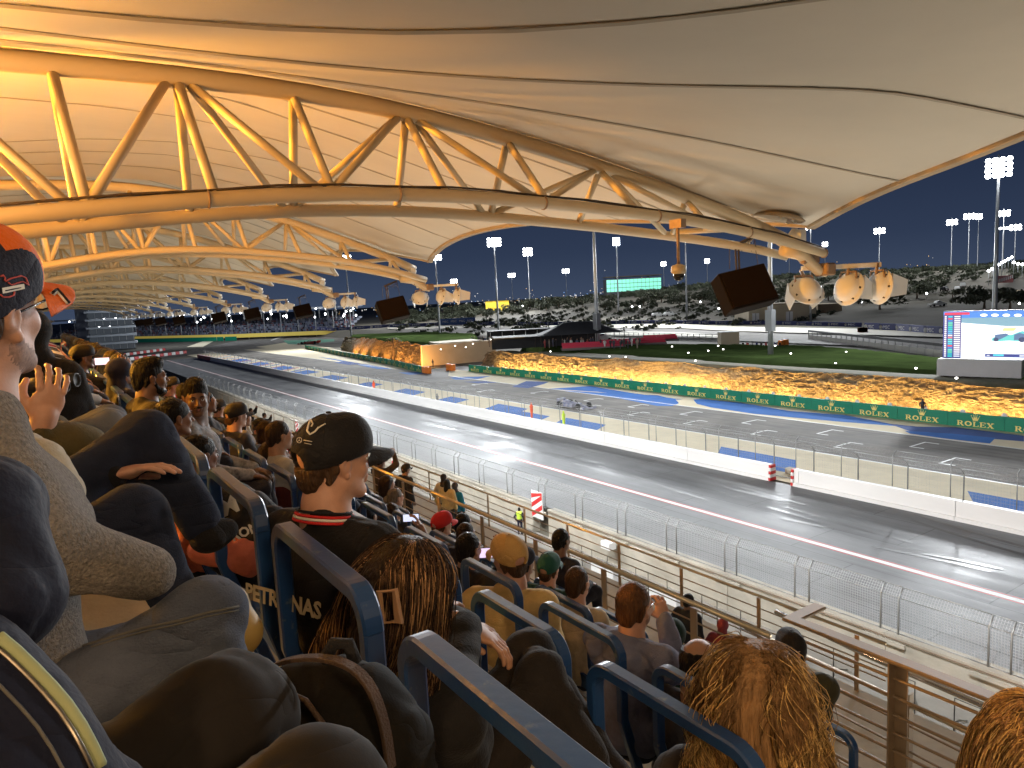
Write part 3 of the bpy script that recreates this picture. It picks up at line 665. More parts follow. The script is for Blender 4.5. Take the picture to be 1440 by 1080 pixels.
_P=np.array([np.interp(_gx,(-5.5,0,1.5,3,5,7.7,11.5,12.9),r_[1]) for r_ in _rows]); B0=np.array([[np.interp(-y_,[-r_[0] for r_ in _rows],_P[:,c_]) for c_ in range(len(_gx))] for y_ in _gy])
for _ in range(14):
    B0[1:-1]=(B0[:-2]+2*B0[1:-1]+B0[2:])/4; B0[:,1:-1]=(B0[:,:-2]+2*B0[:,1:-1]+B0[:,2:])/4
def zmem(k,s,x):
    xe,Y,sc,q=edge_curve(k,s); 
    u=(12.9-x)/18.0
    if k==0: 
        fy=min(max((8.6-Y)/.3,0),len(B0)-1.001); fx=min(max((x+5.5)/.3,0),len(B0[0])-1.001); a_,b_=int(fy),int(fx); u_,v_=fy-a_,fx-b_
        return float((B0[a_][b_]*(1-v_)+B0[a_][b_+1]*v_)*(1-u_)+(B0[a_+1][b_]*(1-v_)+B0[a_+1][b_+1]*v_)*u_)
    return ztop(min(x,12.9),sc)+.16*sc+.32*float(smooth(11,12.9,x))+bulge[k]*q*(.45+.9*u)
for k in range(len(TRB)-1):
    NX,NY=44,26; vs=[]
    top=empty('canopy_bay',(0,TRB[k][0],ZC),label=('canopy fabric bay directly overhead reaching past the nearest truss' if k==0 else '%s canopy fabric bay beyond the nearest truss'%ORD[k-1]),cat='canopy',group='fabric bays of the canopy')
    Y0=TRB[k][0]
    for j in range(NY+1):
        s=j/NY; xe,Y,sc,q=edge_curve(k,s)
        for i in range(NX+1):
            x=-9+(xe+9)*i/NX
            xx=max(x,-5.5); z=zmem(k,s,xx)-(-5.5-x)*.25*(x<-5.5)
            w=float(smooth(-7,6,x)); sy=s; Yp=Y
            vs.append((x,Yp-Y0,z))
    fs=[(j*(NX+1)+i,(j+1)*(NX+1)+i,(j+1)*(NX+1)+i+1,j*(NX+1)+i+1) for j in range(NY) for i in range(NX)]
    me=bpy.data.meshes.new('membrane'); me.from_pydata(vs,[],fs); me.update(); link('membrane',me,M_fabric,top,smooth=True)
    m=MB(); P=[]
    for j in range(41):
        xe,Y,sc,q=edge_curve(k,j/40); P.append((xe+.03,Y-Y0,zmem(k,j/40,xe)-.02))
    m.tube(P,.07,sq=(.10,.05),up=(0,0,1)); m.obj('hem',M_hem,top)
    for c in range(1,8):
        sj=c/8.0; m=MB(); P=[]
        for i in range(32):
            xe,_,_,_=edge_curve(k,sj); x=-8+(xe+8)*i/31; wv=.30+.70*float(smooth(-6,8,x))
            # seams pinch together towards the mast side
            sc2=sj if k else sj
            sp=1-(1-sc2)*wv if k==0 else (sc2*wv if c<4 else (1-(1-sc2)*wv if c>4 else sc2))
            sp=min(max(sp,0),1); xe2,Y,_,_=edge_curve(k,sp); x=min(x,xe2)
            P.append((x,Y-Y0,zmem(k,sp,max(x,-5.5))-(-5.5-x)*.25*(x<-5.5)-.012))
        m.tube(P,.02,sq=(.028,.003),up=(0,0,1)); m.obj('seam',M_seam,top)
# tip plate where the fabric gathers on the nearest truss
m=MB(); pts=[]
m.lathe([(0,0),(.28,-.01),(.46,-.06),(.50,-.03),(.40,.03),(.0,.06)],n=24)
o=m.obj('gusset_plate',mat('plate_brown',(.36,.27,.17),.6,var=.2,scale=4),None,atY(1094,304,8.45)); o.rotation_euler=(.12,.14,0); o.scale=(1.15,.9,1); tag(o,'brown disc plate gathering the fabric at the tip of the nearest truss','plate')
for a in (-.5,-.1,.3,.7):
    m=MB(); m.lathe([(.0,0),(.03,0),(.025,-.03),(0,-.04)],n=8); q=m.obj('bolt',M_white,o,(.33*math.cos(a*2-1.2),.33*math.sin(a*2-1.2),-.05))
# mast behind the seats carrying the first truss, and the cctv dome
o=empty('dome_camera',tuple(atD(953,320,9.9)),label='beige dome camera hanging on a thin pole from the nearest truss',cat='camera')
m=MB(); m.tube([(0,0,.1),(0,0,-.52)],.022,8); m.box((0,0,.05),(.10,.22,.12)); m.obj('pole',M_rusty,o)
m=MB(); m.lathe([(.03,-.50),(.10,-.53),(.105,-.60),(.085,-.64)],n=14); m.obj('housing',mat('beige_plastic',(.45,.37,.24),.5),o)
m=MB(); m.lathe([(.08,-.64),(.075,-.69),(.045,-.73),(0,-.74)],n=14); m.obj('lens_dome',mat('black_gloss',(.01,.01,.012),.08),o)

# ---- hanging loudspeakers
M_spk=mat('loudspeaker_grille',(.007,.004,.003),.75,spec=.12,var=.3,scale=40)
spk=[(1047,408,13.4,1.02),(552,436,26.5,1.10),(426,438,42,1.0),(355,442,47,1.0),(308,447,53,1.0),(252,451,66,1.05),(226,452,74,1.05),(209,453,82,1.05),(196,454,90,1.0)]
for i,(a,b,D,s) in enumerate(spk):
    p=atD(a,b,D); r=empty('loudspeaker',p,-YAW+ (.25 if i==0 else .45),label=('nearest big black loudspeaker hanging tilted below the truss tip' if i==0 else '%s black loudspeaker hanging under the canopy edge'%ORD[i]),cat='loudspeaker',group='loudspeakers under the canopy edge'); r.scale=(s,s,s)
    Mx=Matrix.Rotation(-.17,3,'Y')@Matrix.Rotation(-.42,3,'X')
    m=MB(); m.box((0,0,0),(.98,.36,.74),M=Mx,bev=.02); m.obj('cabinet',M_spk,r)
    m=MB(); m.box(Mx@Vector((0,-.19,0)),(.9,.02,.66),M=Mx); m.obj('grille',mat('grille_brown',(.012,.0065,.004),.8,spec=.1,var=.2,scale=60),r)
    m=MB()
    for x in(-.16,-.10): m.tube([(x,0,.33),(x-.02,0,.80)],.02,6)
    m.tube([(-.24,0,.80),(.22,0,.97)],.03,6); m.tube([(-.3,0,.80),(-.3,0,.40)],.008,4); m.tube([(.2,0,.95),(.3,0,.4)],.006,4); m.obj('hanging_frame',M_cable,r)
    m=MB()
    for kx in range(7): m.tube([(-.05+.045*kx,.01*(kx%3),.86+.015*kx),(-.045+.05*kx,.02*(kx%2),.70+.02*(kx*3%4))],.006,4)
    m.obj('cable_bundle',M_cable,r)

# ================================================================== LIGHT MASTS
M_lamp=mat('lamp_face',(1,1,1),.5,emit=(.92,.96,1.0),es=30.0)
M_lampfar=mat('far_lamp_face',(1,1,1),.5,emit=(.93,.96,1.0),es=16.0)
M_pole=mat('mast_grey',(.36,.37,.38),.45,.5,var=.1,scale=.3)
#  px base, D, top py, rows, cols, label
masts=[(1400,110,250,4,4,'tallest mast at the right, rising behind the big screen',1),
 (1083,106,None,4,4,'thick mast standing on the lawn right of the hanging loudspeaker',1),
 (838,138,None,4,4,'mast rising behind the tented terrace beside the parked white car',1),
 (699,196,346,3,4,'mast with three rows of lamps left of the tent',1),
 (616,213,365,2,4,'mast behind the second floodlight cluster',1),
 (491,244,None,2,4,'mast between the second and third hanging loudspeakers',1),
 (745,370,359,3,3,'mast over the pale track behind the tent, nearest to it on the left',1),
 (869,294,345,4,3,'mast in front of the green lit building',1),
 (965,244,330,2,3,'mast left of the dome camera view, over the striped barrier',1),
 (1140,213,None,3,3,'mast standing beside the beige service building',1),
 (721,575,389,2,3,'small far mast over the yellow roofed hut',0),(640,600,397,2,3,'small far mast left of the first big lamp mast',0),
 (797,560,383,2,3,'small far mast left of the green lit building',0),(934,500,373,2,2,'small far mast right of the green lit building',0),
 (995,500,369,2,2,'small far mast just left of the nearest loudspeaker',0),(1110,470,359,2,2,'small far mast seen over the floodlight bar',0),
 (1160,470,346,2,2,'small far mast above the middle white floodlight',0),(1236,330,328,2,3,'lone mast on the dark hill right of the floodlights',0),
 (1337,350,316,2,3,'slim mast on the hill, leftmost of the right-hand row',0),(1361,340,308,2,3,'slim mast on the hill, second of the right-hand row',0),
 (1374,360,308,2,2,'slim mast on the hill, third of the right-hand row',0),(1409,300,304,2,3,'slim mast just right of the tallest mast',0),
 (1410,420,322,1,3,'low slim mast right of the tallest mast',0),(1426,330,323,2,3,'slim mast at the right end of the hill row',0)]
lampcell={}
for i,(px,D,tp,nr,nc,lab,big) in enumerate(masts):
    hz=421-.05*(px-720); b=atD(px,hz,D); bz=gz(b.x,b.y) if not(76<b.x<105 and 0<b.y<120) else 2.9
    topz=ZC+(hz-tp)*D/1000.0 if tp else 29.5+ (3 if D<150 else 0)
    r=empty('light_mast',(b.x,b.y,bz),label=lab,cat='light mast',group='floodlight masts round the circuit')
    H=topz-bz; w=(.42 if D<150 else .34) if big else .25
    w*=1.0
    m=MB(); m.lathe([(w,-.3),(w*.97,H*.12),(w*.72,H*.5),(w*.42,H)],n=10)
    m.obj('pole',M_pole,r)
    if D<150:
        m=MB(); m.box((0,0,H*.17),(1.1,1.1,3.2),bev=.05); m.obj('control_box',M_pole,r) if px in(1083,838) else None
    yaw=math.atan2(-b.x,b.y)+PI if True else 0
    hd=empty('lamp_head',(0,0,H),rz=math.atan2(-b.x,b.y)); hd.parent=r      # faces the stand
    cs=.80 if D<160 else (.86 if D<300 else 1.0+D/750); pitch=.55
    fr=MB()
    for rr in range(nr): fr.tube([(-nc*cs*.58,0.1,rr*cs*.95),(nc*cs*.58,.1,rr*cs*.95)],.05,5)
    fr.tube([(0,.1,-.2),(0,.1,nr*cs*.95)],.12,6); fr.obj('head_frame',M_pole,hd)
    key=(round(cs,2))
    if key not in lampcell:
        q=MB(); q.lathe([(cs*.36,0),(cs*.40,.04),(cs*.30,.25),(cs*.1,.4)],n=10,M=Matrix.Rotation(-PI/2+.5,3,'X')); me1=q.mesh('lamp_shell')
        q=MB(); q.lathe([(0,-.03),(cs*.2,-.03),(cs*.50,-.005)],n=10,M=Matrix.Rotation(-PI/2+.5,3,'X')); lampcell[key]=(me1,q.mesh('lamp_face'))
    for rr in range(nr):
        for c in range(nc):
            p=((c-(nc-1)/2)*cs*1.12,-.1,rr*cs*.95)
            if D<300:
                s_=link('lamp_shell',lampcell[key][0],M_pole,hd,p)
            link('lamp_face',lampcell[key][1],M_lamp if D<300 else M_lampfar,hd,p)
    if big: FLOOD.append((Vector((b.x,b.y,topz-1.0)),D,px))
# the lamps' own light, thrown down over the track and lane
aim={1400:(52,34,0),1083:(48,52,0),838:(46,80,0),699:(48,115,0),616:(45,150,0),491:(42,195,0),745:(150,250,0),869:(140,190,0),965:(130,150,0),1140:(120,110,0)}
for p,D,px in FLOOD:
    a=aim.get(px,(50,60,0)); d=(Vector(a)-p).length
    q=p+(Vector(a)-p).normalized()*1.6
    lamp('mast_floodlight','SPOT',q,a,FLOODP*(d/60)**1.2*({1083:.35,838:.16,699:.6,616:.6}.get(px,1)),COOL,1.6,125,1.0)
for px,D,pw in ((1236,300,1.3),(1337,330,1.3),(1426,290,1.2),(1110,330,1.2),(995,330,1.2),(900,330,1.2),(797,400,1.6),(690,360,1.4),(620,330,1.2),(540,330,1.2),(1050,250,.7),(1300,245,.6)):  # point lights added to brighten the hills, some where no mast stands
    hz=421-.05*(px-720); b=atD(px,hz,D); lamp('hill_fill_light','POINT',(b.x,b.y,gz(b.x,b.y)+30),(b.x,b.y,0),HILLP*pw,COOL,2.0)
# mast lamps on this side of the circuit, on the canopy rim behind and above the seats' front edge: the tip floodlights
for Y_,sc in TR[:8]:
    lamp('tip_floodlight','SPOT',(14.4,Y_-.6,ZC-.9),(40,Y_+6,0),TIPP,COOL,.35,150,1.0)

# ================================================================== ROCK FACE UPLIGHTS
M_amberlens=mat('amber_lens',(1,.7,.2),.4,emit=(1,.62,.12),es=3)
dm=MB(); dm.lathe([(.07,0),(.07,.35),(.05,.36)],n=8); dmesh=dm.mesh('stem'); dk=MB(); dk.lathe([(0,-.05),(.24,-.05),(.25,.0),(.22,.05),(0,.06)],n=14,M=Matrix.Rotation(PI/2,3,'Y')); dkm=dk.mesh('disc')
us=MB(); us.box((0,0,0),(.26,.38,.22)); usm=us.mesh('uplight')
for i in range(27):
    y=24.5+3.42*i if i<28 else 0
    if y>120: break
    r=empty('ground_light',(70.75,y,0),label='%s disc topped ground light along the rock face, from the right end'%ORD[i],cat='ground light',group='ground lights along the rock face')
    link('stem',dmesh,M_cable,r); q=link('disc',dkm,M_wall,r,(0,0,.55)); 
    lamp('rock_uplight','SPOT',(71.05,y,.30),(73.9,y+.2,1.7),ROCKP*(.55 if 52<y<60 or 38<y<50 else 1.0)*random.uniform(.7,1.2),(1,.62,.19),.10,128,.5)
for i,(a,b) in enumerate([(590,518),(575,516),(558,512),(543,509),(528,506),(514,503),(501,500),(490,498)]):
    p=atZ(a,b,0); lamp('rock_uplight','SPOT',(p.x-1.0,p.y,.3),(p.x+2.2,p.y,2.4),ROCKP*1.5,(1,.45,.10),.15,125,.5)
# small white bollard lights dotted on the lawn
M_dot=mat('bollard_lamp',(1,1,1),.5,emit=(1,.97,.9),es=6)
bl=MB(); bl.lathe([(.05,0),(.05,.35)],n=6); blm=bl.mesh('stem'); bh=MB(); bh.lathe([(.05,.35),(.14,.40),(.14,.5),(0,.56)],n=8); bhm=bh.mesh('lamp')
dots=[(978,508),(1017,492),(1112,498),(1190,496),(1175,512),(1288,519),(968,497),(996,464+30),(1345,533),(857,502),(945,488),(815,491),(774,495),(665,484),(676,481),(640,487),(895,482),(690,478),(700,483),(1010,487),(866,487),(880,503),(607,488),(620,492),(655,489),(1090,487)]
for i,(a,b) in enumerate(sorted(dots)):
    p=atZ(a,b,2.95 if a>700 else 3.9); r=empty('bollard_light',(p.x,p.y,p.z-.35),label='%s small lit bollard from the left on the dark lawn'%ORD[i],cat='bollard light',group='bollard lights on the lawn')
    link('stem',blm,M_cable,r); link('lamp',bhm,M_dot,r)
# ================================================================== BIG SCREEN
def emis(name,c,s=1.0):
    if name in MATS: return MATS[name]
    return mat(name,tuple(x*.3 for x in c),.4,emit=c,es=s)
sa=atZ(1317,529,2.8); sb=atZ(1436,533.5,2.8)
ang=math.atan2(sb.y-sa.y,sb.x-sa.x); wS=(sb-sa).length
scr=empty('video_screen',(sa.x,sa.y,2.8),ang,label='large lit video screen on a grey base showing a racing car',cat='video screen')
m=MB(); m.box((wS/2,.7,.95),(wS,1.4,1.75),bev=.03); m.obj('base',mat('screen_base_grey',(.42,.41,.42),.55,var=.05,scale=.8),scr)
m=MB()
for k in range(8): m.box((.5+k*(wS-1)/7,.7,.02),(.25,1.3,.12))
m.obj('foot',M_cable,scr)
x0=.45; w_=wS*1.35; zb=1.95; h_=4.75
m=MB(); m.box((x0+w_/2,.55,zb+h_/2),(w_,.5,h_+.1),bev=.02); m.obj('cabinet',mat('cabinet_black',(.02,.02,.022),.5),scr)
def srect(nm,u0,v0,u1,v1,c,s,lay=1,par=None):
    m=MB(); y=.30-.004*lay; m.sheet([(x0+w_*u0,y,zb+h_*(1-v1)),(x0+w_*u1,y,zb+h_*(1-v1)),(x0+w_*u1,y,zb+h_*(1-v0)),(x0+w_*u0,y,zb+h_*(1-v0))]); return m.obj(nm,emis(c[0],c[1],s),scr)
def spoly(nm,pts,c,s,lay=2):
    m=MB(); y=.30-.004*lay; m.sheet([(x0+w_*u,y,zb+h_*(1-v)) for u,v in pts]); return m.obj(nm,emis(c[0],c[1],s),scr)
srect('picture',0,0,1,1,('scr_white',(.86,.93,1.0)),1.25,1)
srect('picture_sky',.0,0,1,.24,('scr_blue',(.06,.25,.85)),.9,2)
spoly('picture_stand',[(.16,.14),(1,.12),(1,.33),(.55,.32),(.30,.27),(.16,.24)],('scr_bluegrey',(.20,.42,.62)),.8,3)
for k in range(7):
    u=.36+.095*k; spoly('picture_lamp',[(u+.032*math.cos(a),.085+.012*k*.4+.030*math.sin(a)) for a in np.linspace(0,2*PI,11)[:-1]],('scr_lamp',(.95,1,1)),1.6,4)
srect('timing_panel',.0,.07,.165,1,('scr_navy',(.05,.07,.35)),.8,4); srect('timing_header',.01,.02,.235,.07,('scr_red',(.75,.03,.10)),.9,5)
cols=[(.05,.6,.85),(.8,.08,.12),(.05,.25,.8),(.1,.75,.6),(.1,.7,.45),(.0,.6,.7),(.0,.65,.65),(.1,.5,.85),(.1,.45,.9),(.75,.75,.85),(.8,.2,.25),(.1,.7,.7),(.1,.7,.8)]
for k in range(20):
    v=.095+.045*k; c=cols[k%13]; srect('team_tag',.045,v,.085,v+.03,('scr_t%d'%(k%13),c),.9,5); srect('lap_time',.10,v,.155,v+.026,('scr_w2',(.85,.88,1)),.9,5); srect('position_mark',.012,v,.03,v+.03,('scr_w2',(.85,.88,1)),.9,5)
# the car shown on the screen
navy=('scr_carnavy',(.08,.18,.42)); teal=('scr_teal',(.10,.55,.62)); car=[([(.44,.56),(.52,.51),(.60,.50),(.66,.44),(.69,.42),(.72,.46),(.80,.47),(.88,.44),(.90,.50),(.90,.60),(.70,.64),(.58,.62),(.47,.64),(.43,.62)],teal,1.0,5),
 ([(.46,.50),(.55,.47),(.58,.50),(.50,.60),(.46,.60)],navy,.8,6),([(.62,.50),(.66,.46),(.73,.50),(.74,.60),(.62,.61)],navy,.8,6),([(.87,.42),(.905,.41),(.905,.52),(.88,.52)],navy,.8,6)]
for p,c,s,l in car: spoly('picture_car',p,c,s,l)
for (u,v,r_) in ((.47,.60,.028),(.685,.60,.035),(.90,.56,.022)): spoly('picture_wheel',[(u+r_*.8*math.cos(a),v+r_*1.5*math.sin(a)) for a in np.linspace(0,2*PI,13)[:-1]],('scr_dark',(.02,.05,.18)),.8,7)
spoly('picture_halo',[(.53,.36),(.64,.355),(.62,.42),(.52,.42)],('scr_yel',(.9,.85,.35)),.9,4)
srect('caption_bar',.38,.90,.74,.965,('scr_navy',(.05,.07,.35)),.8,5)
srect('caption_text',.45,.91,.54,.945,('scr_cyan',(.1,.75,.9)),1,6); srect('caption_text',.67,.915,.71,.95,('scr_w2',(.85,.88,1)),.9,6); srect('caption_text',.395,.925,.42,.945,('scr_w2',(.85,.88,1)),.9,6)
lamp('screen_glow','AREA',(sa.x+3,sa.y-5.6,7.2),(sa.x-20,sa.y-12,2),250,(.8,.9,1),3)

# ================================================================== TENTED TERRACE
tc_=atZ(828,488,3.0)
M_tent=mat('black_tent_cloth',(.018,.018,.021),.8,var=.2,scale=.6,bump=.3,bscale=2)
def tent_roof(c,L_,W_,h0,h1,sag,rz,ridge=.35):
    R=Matrix.Rotation(rz,3,'Z'); m=MB(); N=16; vs=[]
    for j in range(N+1):
        v=j/N*2-1
        for i in range(N+1):
            u=i/N*2-1; a=max(0,1-abs(u)) ; rd=min(1,max(0,(1-abs(u))/(1-ridge))); hh=h0+(h1-h0)*min(rd**1.3,(1-abs(v))**1.15*1.0)
            vs.append(R@Vector((u*L_/2,v*W_/2,hh))+Vector(c))
    m.add(vs,[(j*(N+1)+i,j*(N+1)+i+1,(j+1)*(N+1)+i+1,(j+1)*(N+1)+i) for j in range(N) for i in range(N)],sm=True); return m
RT=-YAW+.10
def tp(px,py,z): return atZ(px,py,z)
r=empty('tent',tuple(tc_),label='open sided black peaked tent over the terrace crowd',cat='tent')
tent_roof((0,3,0),17.5,9,2.7,5.0,0,RT).obj('tent_roof',M_tent,r)
R_=Matrix.Rotation(RT,3,'Z')
for sx in(-1,-.33,.33,1):
    for sy in(-1,1):
        m=MB(); q=R_@Vector((sx*8.2,sy*4.1,0))+Vector((0,3,0)); m.tube([q,q+Vector((0,0,2.75))],.06,6); m.obj('tent_pole',M_cable,r)
m=MB(); m.box(R_@Vector((-6,5.2,1.3))+Vector((0,3,0)),(22,.25,2.6),M=R_); m.box(R_@Vector((-12,1,2.6))+Vector((0,3,0)),(10,8,.2),M=R_); m.obj('dark_back_wall',M_tent,r)
q=tp(706,482,3.0)
r2=empty('low_shelter',tuple(q),label='long low dark shelter left of the peaked tent',cat='shelter')
m=MB(); m.box(R_@Vector((4.5,4,2.6)),(15,5,.25),M=R_); m.box(R_@Vector((4.5,6.3,1.3)),(15,.2,2.6),M=R_); m.obj('shelter_roof',M_tent,r2)
for k in range(6):
    m=MB(); m.tube([R_@Vector((-2.5+2.8*k,1.8,0)),R_@Vector((-2.5+2.8*k,1.8,2.6))],.07,6); m.obj('shelter_post',M_white,r2)
M_rc=mat('red_terrace_cushion',(.52,.03,.07),.7); 
for i,(a,b,L_,lab) in enumerate([(770,487,14,'left'),(835,491,12,'middle'),(890,486,13,'right end'),(720,481,9,'far left'),(1030-100,480,7,'last short')]):
    q=tp(a,b,2.95); r3=empty('terrace_step',tuple(q),RT-.10,label='%s row of red cushioned terrace seating on the lawn by the tent'%lab,cat='terrace seating')
    m=MB(); m.box((0,1.2,.2),(L_,3.4,.42)); m.obj('deck',mat('terrace_deck',(.16,.14,.13),.8),r3)
    for k in range(2):
        m=MB(); m.box((0,.2+1.3*k,.52+.25*k),(L_-.3,.7,.22)); m.box((0,.55+1.3*k,.8+.25*k),(L_-.3,.12,.5)); m.obj('red_bench',M_rc,r3)

# ================================================================== PEOPLE FAR AWAY (tiny figures)
PCOL=[(.03,.03,.035),(.05,.05,.07),(.55,.54,.52),(.10,.12,.20),(.45,.08,.07),(.60,.58,.55),(.08,.08,.08),(.30,.24,.18)]
TINY=[]
def tiny_mesh(k):
    m=MB(); h=1.72; c=PCOL[k]
    m.lathe([(.10,0),(.12,.45),(.15,.85),(.17,1.0),(.15,1.15),(.20,1.38),(.13,1.47),(.05,1.5),(.06,1.52)],n=7,mi=0)
    m.lathe([(.04,1.47),(.085,1.54),(.10,1.62),(.08,1.70),(0,1.74)],n=7,mi=1)
    for s in(-1,1): m.tube([(s*.2,0,1.4),(s*.24,.03,1.1),(s*.2,.14,.92)],[.055,.045,.035],5,mi=0)
    return m.mesh('person')
M_skin0=mat('far_skin',(.30,.17,.11),.6)
for k in range(len(PCOL)):
    me=tiny_mesh(k); me.materials.append(mat('far_cloth_%d'%k,PCOL[k],.8)); me.materials.append(M_skin0); TINY.append(me)
def tiny(p,k,lab,rz=0,grp=None,s=1.0):
    o=link('person',TINY[k],None,None,p); o.rotation_euler=(0,0,rz); o.scale=(s*1.15,s*.8,s); return tag(o,lab,'person',grp)
rs=np.random.RandomState(5)
for i in range(64):
    a=rs.uniform(655,905) if i<46 else rs.uniform(740,830); b=484+ (a-655)*.018+rs.uniform(-2.5,3.5); q=tp(a,b,3.0)
    tiny(tuple(q),rs.randint(8),'small distant figure standing on the red seated terrace by the tent',rs.uniform(0,6),'people on the tent terrace')
M_orm=mat('marshal_orange',(.75,.10,.03),.7); M_hiv=mat('hi_vis_yellow',(.55,.75,.05),.6,emit=(.4,.6,.02),es=.0)
def marshal(p,m1,lab,rz=0):
    me=TINY[0].copy(); me.materials.clear(); me.materials.append(m1); me.materials.append(M_skin0)
    o=link('person',me,None,None,p); o.rotation_euler=(0,0,rz); return tag(o,lab,'person')
q=atX(748,590,42.2); marshal((42.2,q.y,.45),M_orm,'marshal in orange overalls leaning at the catch fence',1)
q=atX(615,577,40.9); marshal((41.0,q.y,.0),mat('marshal_grey',(.2,.2,.2)),'lone figure in grey behind the white barrier wall',1)
q=atX(527,560,40.9); marshal((40.9,q.y,.3),M_orm,'marshal in red at the far part of the white barrier wall',2)
q=atX(792,600,41.9); marshal((42.0,q.y,.2),M_hiv,'marshal in a yellow vest beside the fence hoops',1)
q=atX(1297,583,69.0); marshal((69.0,q.y,0),mat('marshal_black',(.02,.02,.03)),'person in black standing on the service road below the rock face',2)
q=atZ(609,517,0); marshal((q.x,q.y,0),mat('marshal_black',(.02,.02,.03)),'dark figure standing at the tunnel mouth',2)
# marshal hoop and striped gap posts
# ================================================================== RACING CAR ON THE TRACK
def f1(loc,rz,lab,cm,s=1.0):
    r=empty('racing_car',loc,rz,label=lab,cat='racing car'); r.scale=(s,s,s)
    M_ti=mat('tyre',(.02,.02,.02),.7)
    m=MB(); secs=[(-2.3,.10,.25,.45),(-1.3,.20,.2,.85),(-.5,.33,.15,.72),(.2,.42,.12,.62),(.9,.28,.14,.60),(1.7,.18,.16,.48),(2.7,.09,.18,.30)]
    vs=[]
    for x,w,z0,z1 in secs:
        for k in range(10):
            a=2*PI*k/10; vs.append((x,w*math.cos(a),(z0+z1)/2+(z1-z0)/2*math.sin(a)))
    m.add(vs,[(i*10+k,i*10+(k+1)%10,(i+1)*10+(k+1)%10,(i+1)*10+k) for i in range(len(secs)-1) for k in range(10)]+[tuple(range(10))[::-1],tuple(range(60,70))],sm=True)
    for sy in(-1,1): m.add([(-1.6,sy*.2,.15),(.5,sy*.2,.15),(.6,sy*.75,.18),(-1.2,sy*.7,.15),(-1.6,sy*.2,.6),(.5,sy*.2,.55),(.6,sy*.72,.5),(-1.2,sy*.6,.42)],[(0,3,2,1),(4,5,6,7),(0,1,5,4),(1,2,6,5),(2,3,7,6),(3,0,4,7)])
    m.obj('body',cm,r)
    m=MB(); m.box((0,0,.06),(3.6,1.3,.06)); m.obj('floor_plate',M_ti,r)
    m=MB(); m.box((2.75,0,.12),(.4,1.8,.04)); m.box((2.6,0,.2),(.25,1.75,.03)); 
    for sy in(-1,1): m.box((2.7,sy*.9,.2),(.5,.03,.25))
    m.obj('front_wing',cm,r)
    m=MB(); m.box((-2.45,0,.88),(.35,1.0,.04)); m.box((-2.35,0,.78),(.2,1.0,.03))
    for sy in(-1,1): m.box((-2.4,sy*.5,.6),(.5,.03,.6))
    m.obj('rear_wing',cm,r)
    for x,wd in((-1.75,.4),(1.75,.32)):
        for sy in(-1,1):
            m=MB(); m.lathe([(.0,-wd/2),(.30,-wd/2),(.35,-wd/2+.04),(.35,wd/2-.04),(.30,wd/2),(0,wd/2)],(0,0,0),16,M=Matrix.Rotation(PI/2,3,'X')); w=m.obj('wheel',M_ti,r,(x,sy*.82,.35))
    m=MB(); m.tube([(.75,0,.62),(.45,0,.82),(0,.28,.80),(-.3,.35,.7)],.03,6); m.tube([(.45,0,.82),(0,-.28,.80),(-.3,-.35,.7)],.03,6); m.obj('halo',M_ti,r)
    m=MB(); m.lathe([(0,-.13),(.11,-.08),(.13,0),(.1,.1),(0,.14)],(.05,0,.76),10); m.obj('helmet',M_white,r)
    return r
q=atZ(808,590,.0); f1((51.6,q.y*51.6/q.x,.02),-PI/2,'white and dark blue racing car passing along the straight behind the catch fences',mat('car_white_blue',(.5,.5,.55),.3,c2=(.05,.07,.22),scale=1.2))
q=atZ(436,484,.0); f1((q.x,q.y,.03),2.4,'distant red racing car at the first corner',mat('car_red',(.6,.06,.04),.35),1.5)

# ================================================================== PARKED VEHICLES
M_glass=mat('dark_car_glass',(.02,.025,.03),.1)
def pickup(loc,rz,lab,c=(.7,.7,.68),van=False):
    r=empty('parked_pickup' if not van else 'parked_car',loc,rz,label=lab,cat='pickup' if not van else 'car')
    cm=mat('vehicle_paint_%s'%('w' if c[0]>.4 else 'd'),c,.3,coat=.5)
    m=MB(); prof=[(-2.6,.45),(-2.6,1.05),(-.7,1.08),(-.65,1.12),(-.45,1.75),(.75,1.78),(1.35,1.15),(2.45,1.02),(2.6,.85),(2.6,.4)] if not van else [(-2.2,.4),(-2.25,1.0),(-1.9,1.6),(.6,1.68),(1.3,1.1),(2.1,.95),(2.25,.7),(2.25,.4)]
    n_=len(prof); vs=[(x,-.9 if z<1.2 else -.74,z) for x,z in prof]+[(x,.9 if z<1.2 else .74,z) for x,z in prof]
    m.add(vs,[tuple(range(n_)),tuple(range(2*n_-1,n_-1,-1))]+[(i,(i+1)%n_+0,(i+1)%n_+n_,i+n_) if False else (i+n_,(i+1)%n_+n_,(i+1)%n_,i) for i in range(n_)]); m.obj('body',cm,r)
    m=MB()
    for sy in(-1,1): m.box((.05,sy*.80,1.45),(.9,.06,.38)); m.box((-.62+.28,sy*.80,1.43),(.05,.07,.4))
    m.obj('side_window',M_glass,r); m=MB(); m.add([(.82,-.68,1.68),(1.28,-.74,1.22),(1.28,.74,1.22),(.82,.68,1.68)],[(0,1,2,3)]); 
    for i_ in range(len(m.v)): m.v[i_]=(m.v[i_][0]+.03,m.v[i_][1],m.v[i_][2]+.02)
    m.obj('windscreen',M_glass,r)
    for x in(-1.6,1.65):
        for sy in(-1,1):
            m=MB(); m.lathe([(0,-.12),(.3,-.12),(.38,-.08),(.38,.08),(.3,.12),(0,.12)],(0,0,0),14,M=Matrix.Rotation(PI/2,3,'X')); m.obj('wheel',M_spk,r,(x,sy*.85,.38))
    for sy in(-1,1):
        m=MB(); m.box((2.6,sy*.7,.8),(.06,.3,.16)); m.obj('headlight',M_wall,r)
    return r
